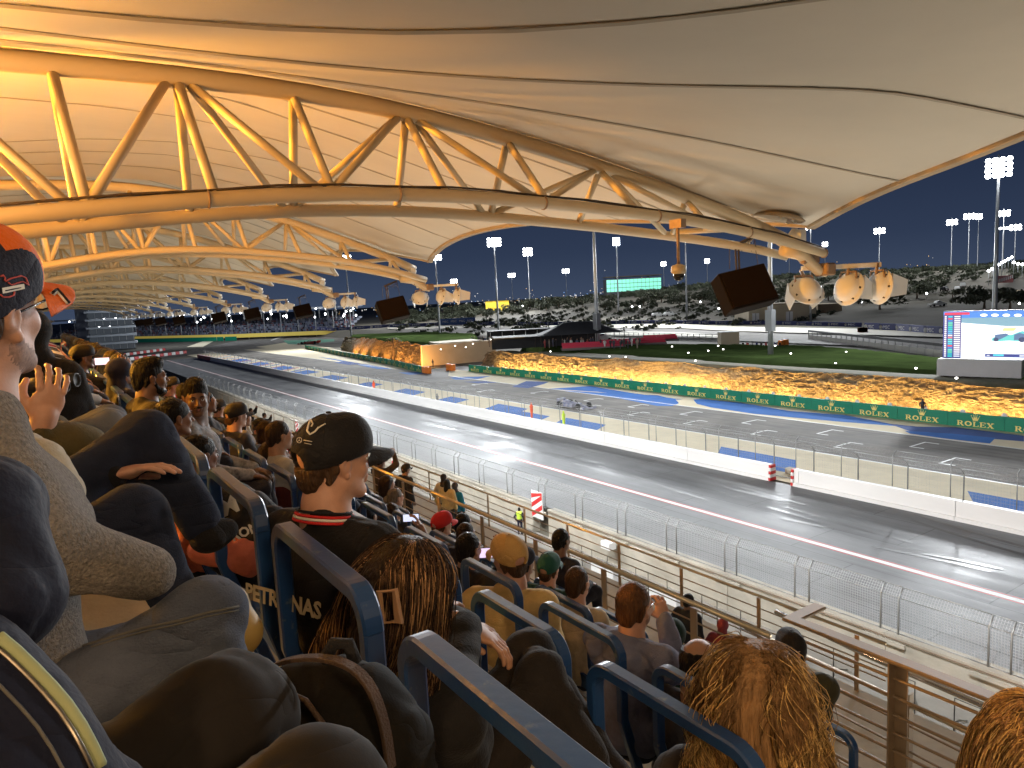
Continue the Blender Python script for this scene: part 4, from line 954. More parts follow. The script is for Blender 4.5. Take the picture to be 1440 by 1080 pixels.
def onhill(px,py,D):
    """point on the hill seen at a pixel column: D given, sits on terrain"""
    hz=421-.05*(px-720); b=atD(px,hz,D); return (b.x,b.y,gz(b.x,b.y))
def hitground(px,py):
    r=ray(px,py); lo=None
    for d in np.arange(60,900,2.0):
        p=CAMP+r*(d/1000.0)
        if p.z<=gz(p.x,p.y): return (p.x,p.y,gz(p.x,p.y))
    p=CAMP+r*.4; return (p.x,p.y,gz(p.x,p.y))
pickup(hitground(1318,431),-.5,'white pickup parked alone on the sandy slope left of the tallest mast')
pickup(hitground(1346,410),.4,'white car parked further up the slope among the trees',van=True)
pickup(hitground(1354,405),.4,'second white car parked beside the first up the slope',van=True)
pickup(hitground(1328,410),.2,'dark car parked among the trees up the slope',c=(.02,.02,.03),van=True)
pickup(hitground(925,446),-.3,'white van parked beyond the blue striped barrier below the green lit building',van=True)
pickup(hitground(942,445),-.3,'white car parked next to the white van below the green lit building',van=True)
q=atZ(846,480,3.0); pickup(tuple(q),-.6,'white car behind the right end of the black tent',van=True)

# ================================================================== FAR CIRCUIT: striped advertising barrier, pale bands, fences
M_navy=mat('navy_board',(.035,.045,.16),.6)
msc=text_mesh('MSC',1.0,0)
def bandz(px,py): 
    p=hitground(px,py); return Vector(p)
def far_band(name,pts_top,pts_bot,m,dz=.05):
    a=[bandz(*p) for p in pts_top]; b=[bandz(*p) for p in pts_bot]
    vs=[];fs=[]; N=len(a)
    K=10; A=[];B=[]
    for i in range(N-1):
        for k in range(K): t=k/K; A.append(a[i].lerp(a[i+1],t)); B.append(b[i].lerp(b[i+1],t))
    A.append(a[-1]);B.append(b[-1])
    for p,q in zip(A,B):
        for t in np.linspace(0,1,5):
            w=p.lerp(q,t); vs.append((w.x,w.y,gz(w.x,w.y)+dz))
    for i in range(len(A)-1):
        for k in range(4): fs.append((i*5+k,i*5+k+1,(i+1)*5+k+1,(i+1)*5+k))
    me=bpy.data.meshes.new(name); me.from_pydata(vs,[],fs); me.update()
    o=link(name,me,m); o['kind']='structure'; return o
M_pale=mat('pale_runoff',(.40,.37,.30),.8)
far_band('far_track',[(560,462),(760,462),(960,464),(1200,474),(1330,479),(1440,483)],[(560,478),(760,478),(960,478),(1200,488),(1330,500),(1440,506)],M_track,.25)
far_band('far_runoff',[(545,462),(700,459.5),(960,457.5),(1200,464),(1330,469),(1440,473)],[(545,463.5),(700,462),(960,463),(1200,473),(1330,477),(1440,481)],M_pale,.32)
far_band('far_runoff',[(640,470),(700,469),(840,467),(960,469),(1040,475)],[(640,474),(700,474),(840,473),(960,475),(1040,480)],M_pale,.36)
def msc_boards(label,pts,step,h,letters=True):
    P=[]; 
    for (a,b) in pts: P.append(bandz(a,b))
    r=empty('barrier_boards',tuple(P[0]),label=label,cat='advertising board'); n=0
    for a,b in zip(P,P[1:]):
        d=(b-a).length; k=max(1,int(round(d/step))); st=d/k; ang=math.atan2(b.y-a.y,b.x-a.x)
        for i in range(k):
            c=a.lerp(b,(i+.5)/k); c.z=gz(c.x,c.y)
            m=MB(); m.box((0,0,h/2),(st*.98,.25,h)); q=m.obj('board_panel',M_navy,r,c-P[0]); q.rotation_euler=(0,0,ang)
            if letters:
                t=link('lettering',msc,M_wall,q,(-.35,-.135 if True else .135,h*.5)); t.rotation_euler=(PI/2,0,0); t.scale=(st*.22,h*.62,1)
                m=MB(); m.lathe([(0,0),(h*.30,0)],n=10,M=Matrix.Rotation(PI/2,3,'X')); e_=m.obj('round_logo',M_wall,q,(st*-.42,-.135,h*.5))
    return r
msc_boards('navy boards with white letters along the near right of the far track',[(1216,465),(1260,467),(1300,470),(1345,474)],5.2,1.9)
msc_boards('long run of small navy boards with white marks across the far track',[(700,457.5),(800,457),(960,456),(1080,457),(1212,460)],5.2,1.15)
msc_boards('navy chequered barrier curving round the first corner',[(400,471),(470,465.5),(546,460.5),(629,457.5),(696,457.5)],9,1.3)
q=hitground(644,457); m=MB(); m.box((0,0,1.6),(15,.3,2.6)); o=m.obj('blue_hoarding',mat('hoarding_blue',(.05,.10,.28),.6),None,q); o.rotation_euler=(0,0,-YAW); tag(o,'tall blue hoarding standing behind the corner barrier','hoarding')
for k in range(4):
    t=link('lettering',msc,M_wall,o,(-5.2+3.5*k,-.16,1.6)); t.rotation_euler=(PI/2,0,0); t.scale=(1.3,1.2,1)
m=MB()
for k in range(3): m.box((0,0,.5+0*k),(1.6,1.6,1.7)); 
o=m.obj('barrier_block',M_orange,None,hitground(1213,469)); tag(o,'orange block where the two runs of navy boards meet','barrier')
# inner fence of the far track
fr=empty('track_fence',tuple(bandz(1140,478)),label='black topped grey fence right of the thick mast along the far track',cat='fence'); b0=bandz(1140,478)
A=atZ(1137,477,1.0); B=atZ(1325,502,1.0); d=(B-A); n_=22; fr.location=(A.x,A.y,1.0)
for i in range(n_+1):
    m=MB(); m.box((0,0,.8),(.12,.12,2.0)); m.obj('post',M_steel,fr,tuple(d*(i/n_)))
ang=math.atan2(d.y,d.x)
m=MB(); m.box((d.x/2,d.y/2,1.85),(d.length,.25,.45),rz=ang); m.obj('top_rail',mat('black_rail',(.02,.02,.02),.6),fr)
m=MB(); m.box((d.x/2,d.y/2,.5),(d.length,.12,1.0),rz=ang); m.obj('lower_wall',mat('pale_grey_wall',(.45,.44,.40),.8),fr)
fr=empty('track_fence',(0,0,0),label='thin grey railing along the near edge of the far track behind the tent',cat='fence')
A=atZ(840,474,1.0); B=atZ(1020,480,1.0); C_=atZ(700,474,1.0); fr.location=A
for P_,Q_ in ((A,B),(A,C_)):
    d=Q_-P_
    for i in range(0,25):
        m=MB(); m.box((0,0,.7),(.12,.12,1.7)); m.obj('post',M_steel,fr,tuple(d*(i/24)+P_-A))
    ang=math.atan2(d.y,d.x)
    for zz in(.35,.95,1.5): 
        m=MB(); m.box((d.x/2,d.y/2,zz),(d.length,.08,.09)if zz>.5 else (d.length,.10,.7),rz=ang); m.obj('rail',M_steel if zz>.5 else mat('pale_grey_wall',(.45,.44,.40),.8),fr)
# beige service hut and equipment by the lawn's back edge
q=atZ(1033,488,1.5); r=empty('service_hut',(q.x,q.y,1.0),-YAW,label='pale boxy service hut at the back edge of the lawn left of the thick mast',cat='hut')
m=MB(); m.box((-.6,2,1.9),(3.6,2.5,3.0),bev=.04); m.obj('wall',mat('beige_wall',(.46,.40,.28),.8),r); m=MB(); m.box((-.6,2,3.45),(3.8,2.7,.12)); m.obj('roof',M_white,r)
for i in range(9):
    q=atZ(1045+i*6.5,487.5,1.6); k=i%4
    m=MB(); m.box((0,0,.5),(.9,.8,.8),bev=.08); m.box((.1,.1,1.1),(.3,.3,.5),bev=.05); m.tube([(-.3,0,.9),(-.3,0,1.5)],.05,5)
    o=m.obj('equipment_case',[M_cable,M_red,M_white,M_navy][k],None,(q.x,q.y,1.0)); tag(o,'%s small equipment crate right of the service hut'%ORD[i],'equipment','equipment beside the service hut')
q=atZ(1104,486,1.6); m=MB(); m.box((0,0,.9),(1.2,.9,1.8),bev=.1); m.box((-1.2,0,.9),(.9,.9,1.6),bev=.1); o=m.obj('barrier_block',M_orange,None,(q.x,q.y,1.0)); tag(o,'orange and pale padded blocks right of the thick mast','barrier')

# ================================================================== BUILDINGS
def bld(name,px0,px1,py0,py1,D,depth,m,label,cat='building',ry=0):
    """box whose front is seen between the given columns and rows, at depth D, standing on the ground"""
    a=atD(px0,py1,D); b=atD(px1,py1,D); t=atD((px0+px1)/2,py0,D)
    w=(Vector((b.x,b.y,0))-Vector((a.x,a.y,0))).length; c=(a+b)/2; g_=gz(c.x,c.y); zb=min(g_,a.z,b.z)-.5
    r=empty(name,(c.x,c.y,zb),-YAW+ry,label=label,cat=cat)
    h=t.z-zb; q=MB(); q.box((0,depth/2,h/2),(w,depth,h)); q.obj('wall',m,r); return r,w,h
M_beige=mat('beige_render',(.50,.42,.29),.85,var=.08,scale=.3); M_brown=mat('brown_render',(.30,.23,.15),.85,var=.1,scale=.3)
r,w,h=bld('garage_building',1053,1148,428,450,222,14,M_beige,'beige garage building with pale doors behind the far track'); 
for k,u in enumerate((-.40,-.17,.10)):
    m=MB(); m.box((u*w,-.06,h*.5-.9),(w*.10,.15,h*.52),bev=.03); dr=m.obj('door',M_wall,r); m=MB(); m.box((u*w,-.10,h*.5-.9),(w*.012,.1,h*.5)); m.obj('frame',M_steel,dr)
m=MB(); m.box((0,7,h+.15),(w+.5,14.5,.35)); m.obj('roof',M_brown,r)
bld('store_building',1150,1184,427,450,236,12,M_brown,'brown windowless store right of the garage building')
M_gglow=mat('green_lit_facade',(.3,.6,.5),.5,emit=(.14,.72,.50),es=.85)
r,w,h=bld('lit_building',853,930,391,407,430,14,mat('dark_render',(.05,.05,.06),.8),'building with a bright green lit facade on the horizon')
nC=14
for c in range(nC):
    for q_ in range(3):
        m=MB(); m.box(((c+.5)/nC*w-w/2,-.2,h-.4-(q_+.5)*(h-1.2)/4),(w/nC*.92,.25,(h-1.2)/4*.9)); m.obj('pane',M_gglow,r)
m=MB(); m.box((0,6,h+1.2),(w*1.02,15,.5)); m.box((-w*.3,6,h+.5),(1,1,1.4)); m.box((w*.3,6,h+.5),(1,1,1.4)); m.obj('roof_canopy',M_cable,r)
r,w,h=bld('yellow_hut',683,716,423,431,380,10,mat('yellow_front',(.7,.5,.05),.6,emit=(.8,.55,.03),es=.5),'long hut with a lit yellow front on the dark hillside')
for k in range(6):
    m=MB(); m.box((w*(-.42+.168*k),-.1,h*.25),(w*.1,.15,h*.35)); m.obj('window',M_cable,r)
m=MB(); m.box((0,5,h+.1),(w*1.03,11,.3)); m.obj('roof',M_cable,r)
# row of lamps, sand bank and faded red hoarding at the right edge
q0=hitground(1440,396)
mound_pts=[hitground(1395,412),hitground(1440,402),hitground(1480,402),hitground(1480,424),hitground(1420,420),hitground(1392,415)]
m=MB(); z_=[p[2] for p in mound_pts]
mound('sand_bank','',[(p[0],p[1]) for p in mound_pts],3.0,min(z_),mat('pale_sand',(.45,.33,.19),.95,var=.1,scale=.2),8,4.0,.2)
a=Vector(hitground(1397,406)); b=Vector(hitground(1424,397)); m=MB(); d=b-a; m.box((d.x/2,d.y/2,2.2+d.z/2),(d.length,.3,2.6),rz=math.atan2(d.y,d.x)); o=m.obj('red_hoarding',M_pink,None,a); tag(o,'faded red hoarding beside the sand bank at the right','hoarding')
for k in range(9):
    m=MB(); t=(k+.5)/9; m.box((d.x*t,d.y*t,2.2+d.z*t),(d.length/16,.45,1.2),rz=math.atan2(d.y,d.x)); m.obj('white_mark',M_wall,o)
lm=MB(); lm.tube([(0,0,0),(0,0,5.2)],.10,5); lmm=lm.mesh('post'); lh=MB(); lh.lathe([(0,-.5),(.5,-.3),(.55,.1),(0,.5)],(0,0,5.5),8); lhm=lh.mesh('globe')
for i in range(8):
    p=hitground(1390+ i*4.6,402-i*3.2); r=empty('lamp_post',p,label='%s bright lamp post in the row climbing the slope at the right'%ORD[i],cat='lamp post',group='lamp row beside the sand bank'); link('post',lmm,M_pole,r); link('globe',lhm,M_lampfar,r)
for i in range(7):
    p=hitground(1425+i*6,389+i*1.5+(i%2)); r=empty('lamp_post',p,label='bright lamp post in the upper row behind the red hoarding',cat='lamp post',group='upper lamp row'); link('post',lmm,M_pole,r); link('globe',lhm,M_lampfar,r)

# ================================================================== TREES AND HILLSIDE SCRUB
M_leaf=mat('dusty_leaves',(.050,.058,.034),.9,var=.35,scale=2); M_leaf2=mat('pale_dusty_leaves',(.075,.080,.045),.9,var=.4,scale=2); M_bark=mat('bark',(.09,.06,.04),.9,bump=.5)
def crown_mesh_(R,H,n,seed,ls=.34):
    rs=np.random.RandomState(seed); m=MB(); cl=[(Vector((rs.normal()*R*.45,rs.normal()*R*.45,H*(.35+.5*rs.rand()))),R*rs.uniform(.28,.5)) for _ in range(13)]
    for i in range(n):
        c,r_=cl[rs.randint(13)]; d=Vector(rs.normal(size=3)); d.normalize(); p=c+Vector((d.x,d.y,d.z*.55))*r_*rs.uniform(.55,1.08)
        u=Vector(rs.normal(size=3)).normalized(); v=u.cross(Vector(rs.normal(size=3))).normalized(); s=ls*rs.uniform(.6,1.3)
        m.add([p-u*s,p-v*s*.5,p+u*s,p+v*s*.5],[(0,1,2,3)],mi=0 if rs.rand()<.7 else 1)
    return m.mesh('crown'),cl
def tree_mesh(seed,R,H,n=900):
    cm,cl=crown_mesh_(R,H,n,seed); m=MB(); m.tube([(0,0,-.2),(.1,.05,H*.2),(.05,.1,H*.42)],[.24,.17,.11],7)
    for c,r_ in cl[:7]: m.tube([(.05,.08,H*.36),tuple(c*.55+Vector((0,0,H*.2))),tuple(c)],[.09,.06,.03],5)
    return cm,m.mesh('trunk')
TM=[tree_mesh(k,3.6,4.6) for k in range(4)]
def tree(px,py,s,k,lab,grp='dusty trees on the slope'):
    p=hitground(px,py); r=empty('acacia_tree',p,random.uniform(0,6),label=lab,cat='tree',group=grp); r.scale=(s*1.15,s*1.15,s)
    link('crown',TM[k%4][0],[M_leaf,M_leaf2],r); link('trunk',TM[k%4][1],M_bark,r)
for i,(a,b,s,l) in enumerate([(1237,436,1.5,'broad dusty tree at the left end of the sandy slope'),(1384,434,1.5,'broad dusty tree left of the tallest mast'),(1420,436,1.5,'broad dusty tree behind the right part of the screen'),(1455,436,1.4,'dusty tree at the right edge above the screen'),
 (1305,412,1.3,'tree with a lamp beside it above the lone white pickup'),(1258,405,1.2,'dark tree on the hill above the left broad tree'),(1215,425,1.2,'low tree right of the white floodlights'),(1340,420,.8,'small tree between the parked cars and the pickup')]): tree(a,b,s,i,l)
# low trees along the far side of the track
for i,(a,b) in enumerate(sorted([(640,444),(665,446),(618,446),(603,447),(690,445),(655,441),(560,452),(578,450),(720,441),(745,436),(768,438),(785,433),(820,432),(850,437),(905,430),(930,426),(955,431),(985,428),(1005,423),(1020,432),(1040,420),(1190,420),(1200,408),(1165,423),(1280,398),(1290,420),(1110,418),(1130,410)])):
    tree(a,b,random.uniform(.8,1.5),i,'%s dark low tree from the left on the far hillside'%ORD[i],'dark trees on the far hillside')
sh,_=crown_mesh_(1.3,1.6,60,77,.5)
vs=[];fs=[]; base=[tuple(v.co) for v in sh.vertices]; pf=[tuple(p.vertices) for p in sh.polygons]; rs=np.random.RandomState(12)
for i in range(950):
    px=rs.uniform(560,1480); py=rs.uniform(0,1)
    D=rs.uniform(215,460); hz=421-.05*(px-720); b=atD(px,hz,D)
    if px>1180 and D<260: continue
    s=rs.uniform(.6,2.0)*(D/300); z=gz(b.x,b.y); k=len(vs); vs+=[(b.x+x*s,b.y+y*s,z+q*s*.8) for x,y,q in base]; fs+=[tuple(j+k for j in f) for f in pf]
me=bpy.data.meshes.new('hillside_scrub'); me.from_pydata(vs,[],fs); me.update(); o=link('hillside_scrub',me,M_leaf); o['kind']='stuff'; o['label']='dark scrub covering the far hillside'
# palm at the tunnel mouth
p=atZ(554,507,0); r=empty('palm_tree',(p.x,p.y,0),label='small palm in front of the far rock face',cat='palm'); m=MB(); m.tube([(0,0,0),(.1,0,3),(0,0,5.2)],[.22,.17,.15],7); m.obj('trunk',M_bark,r)
m=MB()
for k in range(14):
    a=k*2.4; pts=[Vector((math.cos(a)*t*2.2,math.sin(a)*t*2.2,5.2+1.2*t-2.0*t*t)) for t in np.linspace(0,1,6)]; 
    for i in range(5): w=.28*(1-i/6); sd=Vector((-math.sin(a),math.cos(a),0))*w; m.add([pts[i]-sd,pts[i]+sd,pts[i+1]+sd*.8,pts[i+1]-sd*.8],[(0,1,2,3)])
m.obj('crown',M_leaf,r)
# tunnel portal: pale parapet and pillar
p=atZ(612,510,0); r=empty('tunnel_portal',(p.x+1,p.y,0),-.2,label='pale concrete tunnel mouth between the two rock faces',cat='tunnel')
m=MB(); m.box((4,-3,2.0),(10,.6,4.0)); m.box((4,3.2,2.0),(10,.6,4.0)); m.obj('side_wall',M_beige,r); m=MB(); m.box((4,0,4.2),(10,8,.5)); m.obj('parapet',M_beige,r); _d=(Vector(nb_[0])-Vector(rb[0])).normalized(); _a=Vector(rb[0]); _c=_a+_d*8-Vector((p.x+1,p.y)); _c=Matrix.Rotation(.2,2)@_c
m2_=MB(); m2_.box((_c.x,_c.y,2.15),(17,.7,4.5),rz=math.atan2(_d.y,_d.x)+.2); m2_.obj('wing_wall',M_beige,r)
m=MB(); m.lathe([(1.1,0),(1.1,3.4),(1.3,3.5),(1.3,3.9),(.2,4.2)],(-1.2,-3.4,0),12); m.obj('pillar',M_beige,r)
# town lights on the horizon: nobody could count them
m=MB(); rs=np.random.RandomState(3)
for i in range(520):
    px=rs.uniform(470,1330) if i<400 else rs.uniform(1255,1345); hz=421-.05*(px-720); D=rs.uniform(480,1300) if i<400 else rs.uniform(430,520)
    p=atD(px,hz,D); z=(gz(p.x,p.y)+rs.uniform(.5,7)) if i<400 else gz(p.x,p.y)+rs.uniform(.0,2.2); s=D*.00036*rs.uniform(.7,1.8); mi=0 if rs.rand()<.55 else (1 if rs.rand()<.7 else 2)
    if rs.rand()<.10 and i<400: z+=rs.uniform(6,16)
    m.add([(p.x-s,p.y,z),(p.x,p.y-s,z),(p.x+s,p.y,z),(p.x,p.y+s,z),(p.x,p.y,z+s),(p.x,p.y,z-s)],[(0,1,4),(1,2,4),(2,3,4),(3,0,4),(1,0,5),(2,1,5),(3,2,5),(0,3,5)],mi)
o=m.obj('town_lights',[mat('tl_white',(1,1,1),emit=(1,.97,.92),es=2.2),mat('tl_amber',(1,.7,.3),emit=(1,.62,.22),es=1.8),mat('tl_blue',(.3,.5,1),emit=(.25,.5,1),es=2)]); o['kind']='stuff'; o['label']='distant town and car park lights along the horizon'
for i,(a,b) in enumerate(sorted([(1232,434),(1255,409),(1261,405),(1303,420),(1367,428),(1433,436),(1154,409),(1212,432),(889,437),(900,437),(1011,441),(985,431),(735,435),(780,425)])):
    p=hitground(a,b); r=empty('site_light',p,label='%s small white light from the left on the far slope'%ORD[i],cat='light',group='small lights on the far slope'); m=MB(); m.tube([(0,0,0),(0,0,1.6)],.06,5); m.obj('post',M_pole,r); m=MB(); m.lathe([(0,1.4),(.3,1.6),(.3,1.9),(0,2.1)],n=8); m.obj('lamp',M_lampfar,r)

# ================================================================== FAR GRANDSTAND, TOWER
FG=[atD(60,480,430),atD(190,478,400),atD(330,464,350),atD(480,449,330),atD(600,440,360)]
M_crowd=[mat('crowd_%d'%k,c,.9) for k,c in enumerate([(.05,.06,.10),(.12,.14,.22),(.30,.30,.34),(.18,.06,.06),(.02,.02,.03)])]
st=empty('far_grandstand',(FG[1].x,FG[1].y,0),label='distant packed grandstand curving round the first corner behind the yellow boards',cat='grandstand')
mbc=MB(); rs=np.random.RandomState(9); sm_=MB(); ybd=MB(); gbd=MB(); roofm=MB(); mast_=MB()
def fgat(t):
    t*=len(FG)-1; i=min(int(t),len(FG)-2); return FG[i].lerp(FG[i+1],t-i)
N=60
for i in range(N):
    a=fgat(i/N*.80); b=fgat((i+1)/N*.80); d=(b-a); d.z=0; L_=d.length; ang=math.atan2(d.y,d.x); R=Matrix.Rotation(ang,3,'Z'); c=(a+b)/2; c.z=0
    back=R@Vector((0,1,0)); back=back if back.dot(c)>0 else -back
    sg=1 if (R@Vector((0,1,0))).dot(c)>0 else -1
    for s in range(7):
        sm_.box(c+back*(3+s*2.6)+Vector((0,0,2.4+s*.95)),(L_*1.02,2.7,1.0+.0*s),M=R)
        for q in range(int(L_/ .9)):
            if rs.rand()<.82:
                p=c+R@Vector((-L_/2+.9*(q+rs.rand()*.4),0,0))+back*(3+s*2.6+rs.uniform(-.6,.6))+Vector((0,0,2.4+s*.95+.75+rs.uniform(-.1,.3)))
                mbc.box(p,(.6,.5,.95),mi=rs.randint(5))
    ybd.box(c+back*(-.5)+Vector((0,0,1.9)),(L_*1.01,.4,1.8),M=R)
    if 14<i<40: gbd.box(c-back*9+Vector((0,0,1.0)),(L_*1.01,.4,2.0),M=R)
    if i%3==0: mast_.box(c+back*2+Vector((0,0,6)),(.3,.3,12),M=R); roofm.box(c+back*11+Vector((0,0,13.6)),(L_*3.1,20,.35),M=R); mast_.box(c+back*20+Vector((0,0,7)),(.5,.5,14),M=R)
    if i%3==1: mast_.box(c+back*1.2+Vector((0,0,13.6)),(L_*3,.5,.9),M=R)
def fgpart(mb,nm,m):
    o=mb.obj(nm,m,st); o.location=(-FG[1].x,-FG[1].y,0); return o
fgpart(sm_,'terrace',mat('far_terrace',(.16,.17,.21),.9)); q=fgpart(mbc,'crowd',M_crowd); q['kind']='stuff'
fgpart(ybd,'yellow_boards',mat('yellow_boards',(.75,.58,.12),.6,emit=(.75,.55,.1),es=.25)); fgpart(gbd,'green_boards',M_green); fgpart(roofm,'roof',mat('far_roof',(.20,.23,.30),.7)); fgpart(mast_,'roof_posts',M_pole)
lt=MB()
for i in range(60):
    c=fgat(rs.uniform(.08,.8)); c.z=rs.uniform(9,14); s=.45; back=Vector((c.x,c.y,0)).normalized(); c=c-back*1.0; lt.add([(c.x-s,c.y,c.z),(c.x,c.y-s,c.z),(c.x+s,c.y,c.z),(c.x,c.y+s,c.z),(c.x,c.y,c.z+s),(c.x,c.y,c.z-s)],[(0,1,4),(1,2,4),(2,3,4),(3,0,4),(1,0,5),(2,1,5),(3,2,5),(0,3,5)])
q=fgpart(lt,'stand_lamps',M_lampfar); q['kind']='stuff'
for y,p in ((0,0),):
    lamp('grandstand_wash','AREA',(fgat(.45).x-30,fgat(.45).y-60,40),fgat(.45),26000,(.8,.88,1),12)
# tower with balconies at the left
p=atD(160,490,300); tw=empty('control_tower',(p.x,p.y,0),-YAW+.45,label='grey building with stacked glazed balconies at the far end of the near lane',cat='building')
for k in range(6):
    m=MB(); m.box((0,4,1.6+3.3*k),(16,10,2.4)); m.obj('glazed_storey',mat('tower_glass',(.06,.07,.09),.2,emit=(.3,.35,.4),es=.12),tw); m=MB(); m.box((0,3,3.1+3.3*k),(18,13,.8)); m.obj('balcony',mat('balcony_grey',(.40,.42,.44),.6),tw)
    for j in range(7):
        m=MB(); m.box((-8+2.66*j,-3.2,2.0+3.3*k),(.18,.18,2.4)); m.obj('post',M_pole,tw)
m=MB(); m.box((-10.5,4,10.5),(4,10,21)); m.obj('stair_shaft',mat('shaft_grey',(.22,.23,.26),.7),tw)
# red and white barriers closing the lane
for i,(a,b,a2,b2) in enumerate([(182,507,262,497),(166,502,232,493)]):
    A=atZ(a,b,.0); B=atZ(a2,b2,0); d=B-A; r=empty('striped_barrier',tuple(A),label='%s red and white plastic barrier row closing the end of the near lane'%('nearer' if i==0 else 'farther'),cat='barrier')
    n_=14
    for k in range(n_):
        m=MB(); m.box((0,0,.5),(d.length/n_*.96,.6,1.0),bev=.1); q=m.obj('barrier_block',M_red if k%2 else M_white,r,tuple(d*((k+.5)/n_))); q.rotation_euler=(0,0,math.atan2(d.y,d.x))
for i,(a,b) in enumerate([(230,506),(226,503)]): pass
# ================================================================== SEATING TERRACE
M_step=mat('terrace_concrete',(.40,.33,.22),.8,var=.12,scale=2.5,bump=.2,bscale=30)
M_bluest=mat('blue_enamel_steel',(.012,.050,.165),.33,var=.10,scale=3,coat=.25,bump=.03,bscale=60)
_r=[n_ for n_ in M_bluest.node_tree.nodes if n_.bl_idname=='ShaderNodeValToRGB'][0]; _r.color_ramp.elements[0].position=.64; _r.color_ramp.elements[0].color=(.012,.050,.165,1); _r.color_ramp.elements[1].position=.72; _r.color_ramp.elements[1].color=(.10,.13,.17,1)
[n_ for n_ in M_bluest.node_tree.nodes if n_.bl_idname=='ShaderNodeTexNoise'][0].inputs['Scale'].default_value=16
M_bluelight=mat('worn_top_enamel',(.05,.08,.14),.4)
FL=lambda k: ZC-1.2-.51*k
for k in range(-2,6):
    m=MB(); x0=-.32+.80*k; m.box((x0+.4,26,(FL(k)+4)/2),(.80,72,FL(k)-4)); o=m.obj('terrace_step',M_step); o['kind']='structure'
    m=MB(); m.box((x0+.785,26,FL(k)+.004),(.03,72,.012)); o=m.obj('step_nosing',mat('nosing_grey',(.25,.23,.2),.6)); o['kind']='structure'
m=MB(); m.box((5.0,26,(ZC-4.26+4)/2),(1.04,72,ZC-4.26-4)); o=m.obj('terrace_walkway',M_step); o['kind']='structure'
m=MB(); m.box((8.35,26,3.8),(5.66,72,4.4)); o=m.obj('gallery_floor',M_step); o['kind']='structure'
# blue guard frames behind each row
def frame_pts(y0,y1,drop=.38,kx=.17,low=.95,r=.075):
    P=[(kx,y0,-low),(0.0,y0,-drop),(0,y0,-r)]+[(0,y0+r*(1-math.cos(a)),-r+r*math.sin(a)) for a in np.linspace(.2,PI/2,8)]
    P+=[(0,y1-r*(1-math.cos(a)),-r+r*math.sin(a)) for a in np.linspace(PI/2,.2,8)]+[(0,y1,-r),(0,y1,-drop),(kx,y1,-low)]
    return P
fcache={}
def guard(k,y0,y1,lab,grp='blue seat guard frames'):
    w=round(y1-y0,2); x=.53+.80*(k-1); z=ZC-.62-.51*(k-1)
    r=empty('seat_guard_frame',(x,y0,z),label=lab,cat='guard frame',group=grp)
    if w not in fcache:
        P=frame_pts(0,w); m=MB(); m.tube(P[2:-2],.03,sq=(.020,.024),up=(1,0,.001)); top=m.mesh('top_bar')
        l=[]
        for s in(0,1):
            q=P[:3] if s==0 else P[-3:][::-1]; m=MB(); m.tube([q[2],q[1],q[0]],.03,sq=(.0195,.0235),up=(1,0,.001)); l.append(m.mesh('leg'))
        m=MB(); m.box((kxx:=.10,w/2,-.62),(.02,w-.05,.10)); fcache[w]=(top,l,m.mesh('cross_plate'))
    t,l,c=fcache[w]; link('top_bar',t,M_bluest,r); link('leg',l[0],M_bluest,r); link('leg',l[1],M_bluest,r); link('cross_plate',c,M_bluest,r)
row1=[(.18,1.20),(1.40,2.08),(2.30,3.02)]+[(3.22+.88*i,3.94+.88*i) for i in range(22)]
for i,(a,b) in enumerate(row1):
    guard(1,a,b,['big blue guard frame cutting across the bottom middle of the picture','blue guard frame behind the man in the black cap','blue guard frame right of the coral top'][i] if i<3 else '%s blue guard frame along the row ahead, running back to the left'%ORD[i])
row2=[(1.02,1.63),(1.79,2.34)]+[(2.52+.74*i,3.12+.74*i) for i in range(18)]
for i,(a,b) in enumerate(row2):
    guard(2,a,b,['blue guard frame behind the long haired blonde woman','blue guard frame beside the man in the tan cap','blue guard frame left of the tan capped man'][i] if i<3 else '%s blue guard frame of the second row, going back'%ORD[i])
for k,y0,n in ((3,1.55,14),(4,1.9,12),(5,2.2,12)):
    for i in range(n):
        a=y0+.86*i; guard(k,a,a+.62,'%s blue guard frame of row %s down the terrace'%(ORD[i],['three','four','five'][k-3]))
# brown steel rail in front of the terrace
M_brown_st=mat('bronze_painted_steel',(.27,.20,.135),.45,.15,var=.1,scale=4)
M_brass=mat('bright_rail',(.52,.44,.32),.28,.85)
gr=empty('terrace_rail',(5.25,3.9,8.74),label='long brass coloured rail with thin bars in front of the lowest seats',cat='railing')
def rail_part(nm,m,mt,par,loc=None): return m.obj(nm,mt,par,loc)
m=MB(); m.tube([(0,0,1.10),(0,62,1.10)],.026,10); m.obj('top_rail',M_brass,gr)
for j in range(6):
    m=MB(); m.tube([(0,0,.16+.15*j),(0,62,.16+.15*j)],.010,6); m.obj('bar',M_brown_st,gr)
pm=MB(); pm.box((0,0,.52),(.014,.085,1.08)); pme=pm.mesh('post')
for j in range(44): link('post',pme,M_brown_st,gr,(-.01,.9+1.38*j,0))
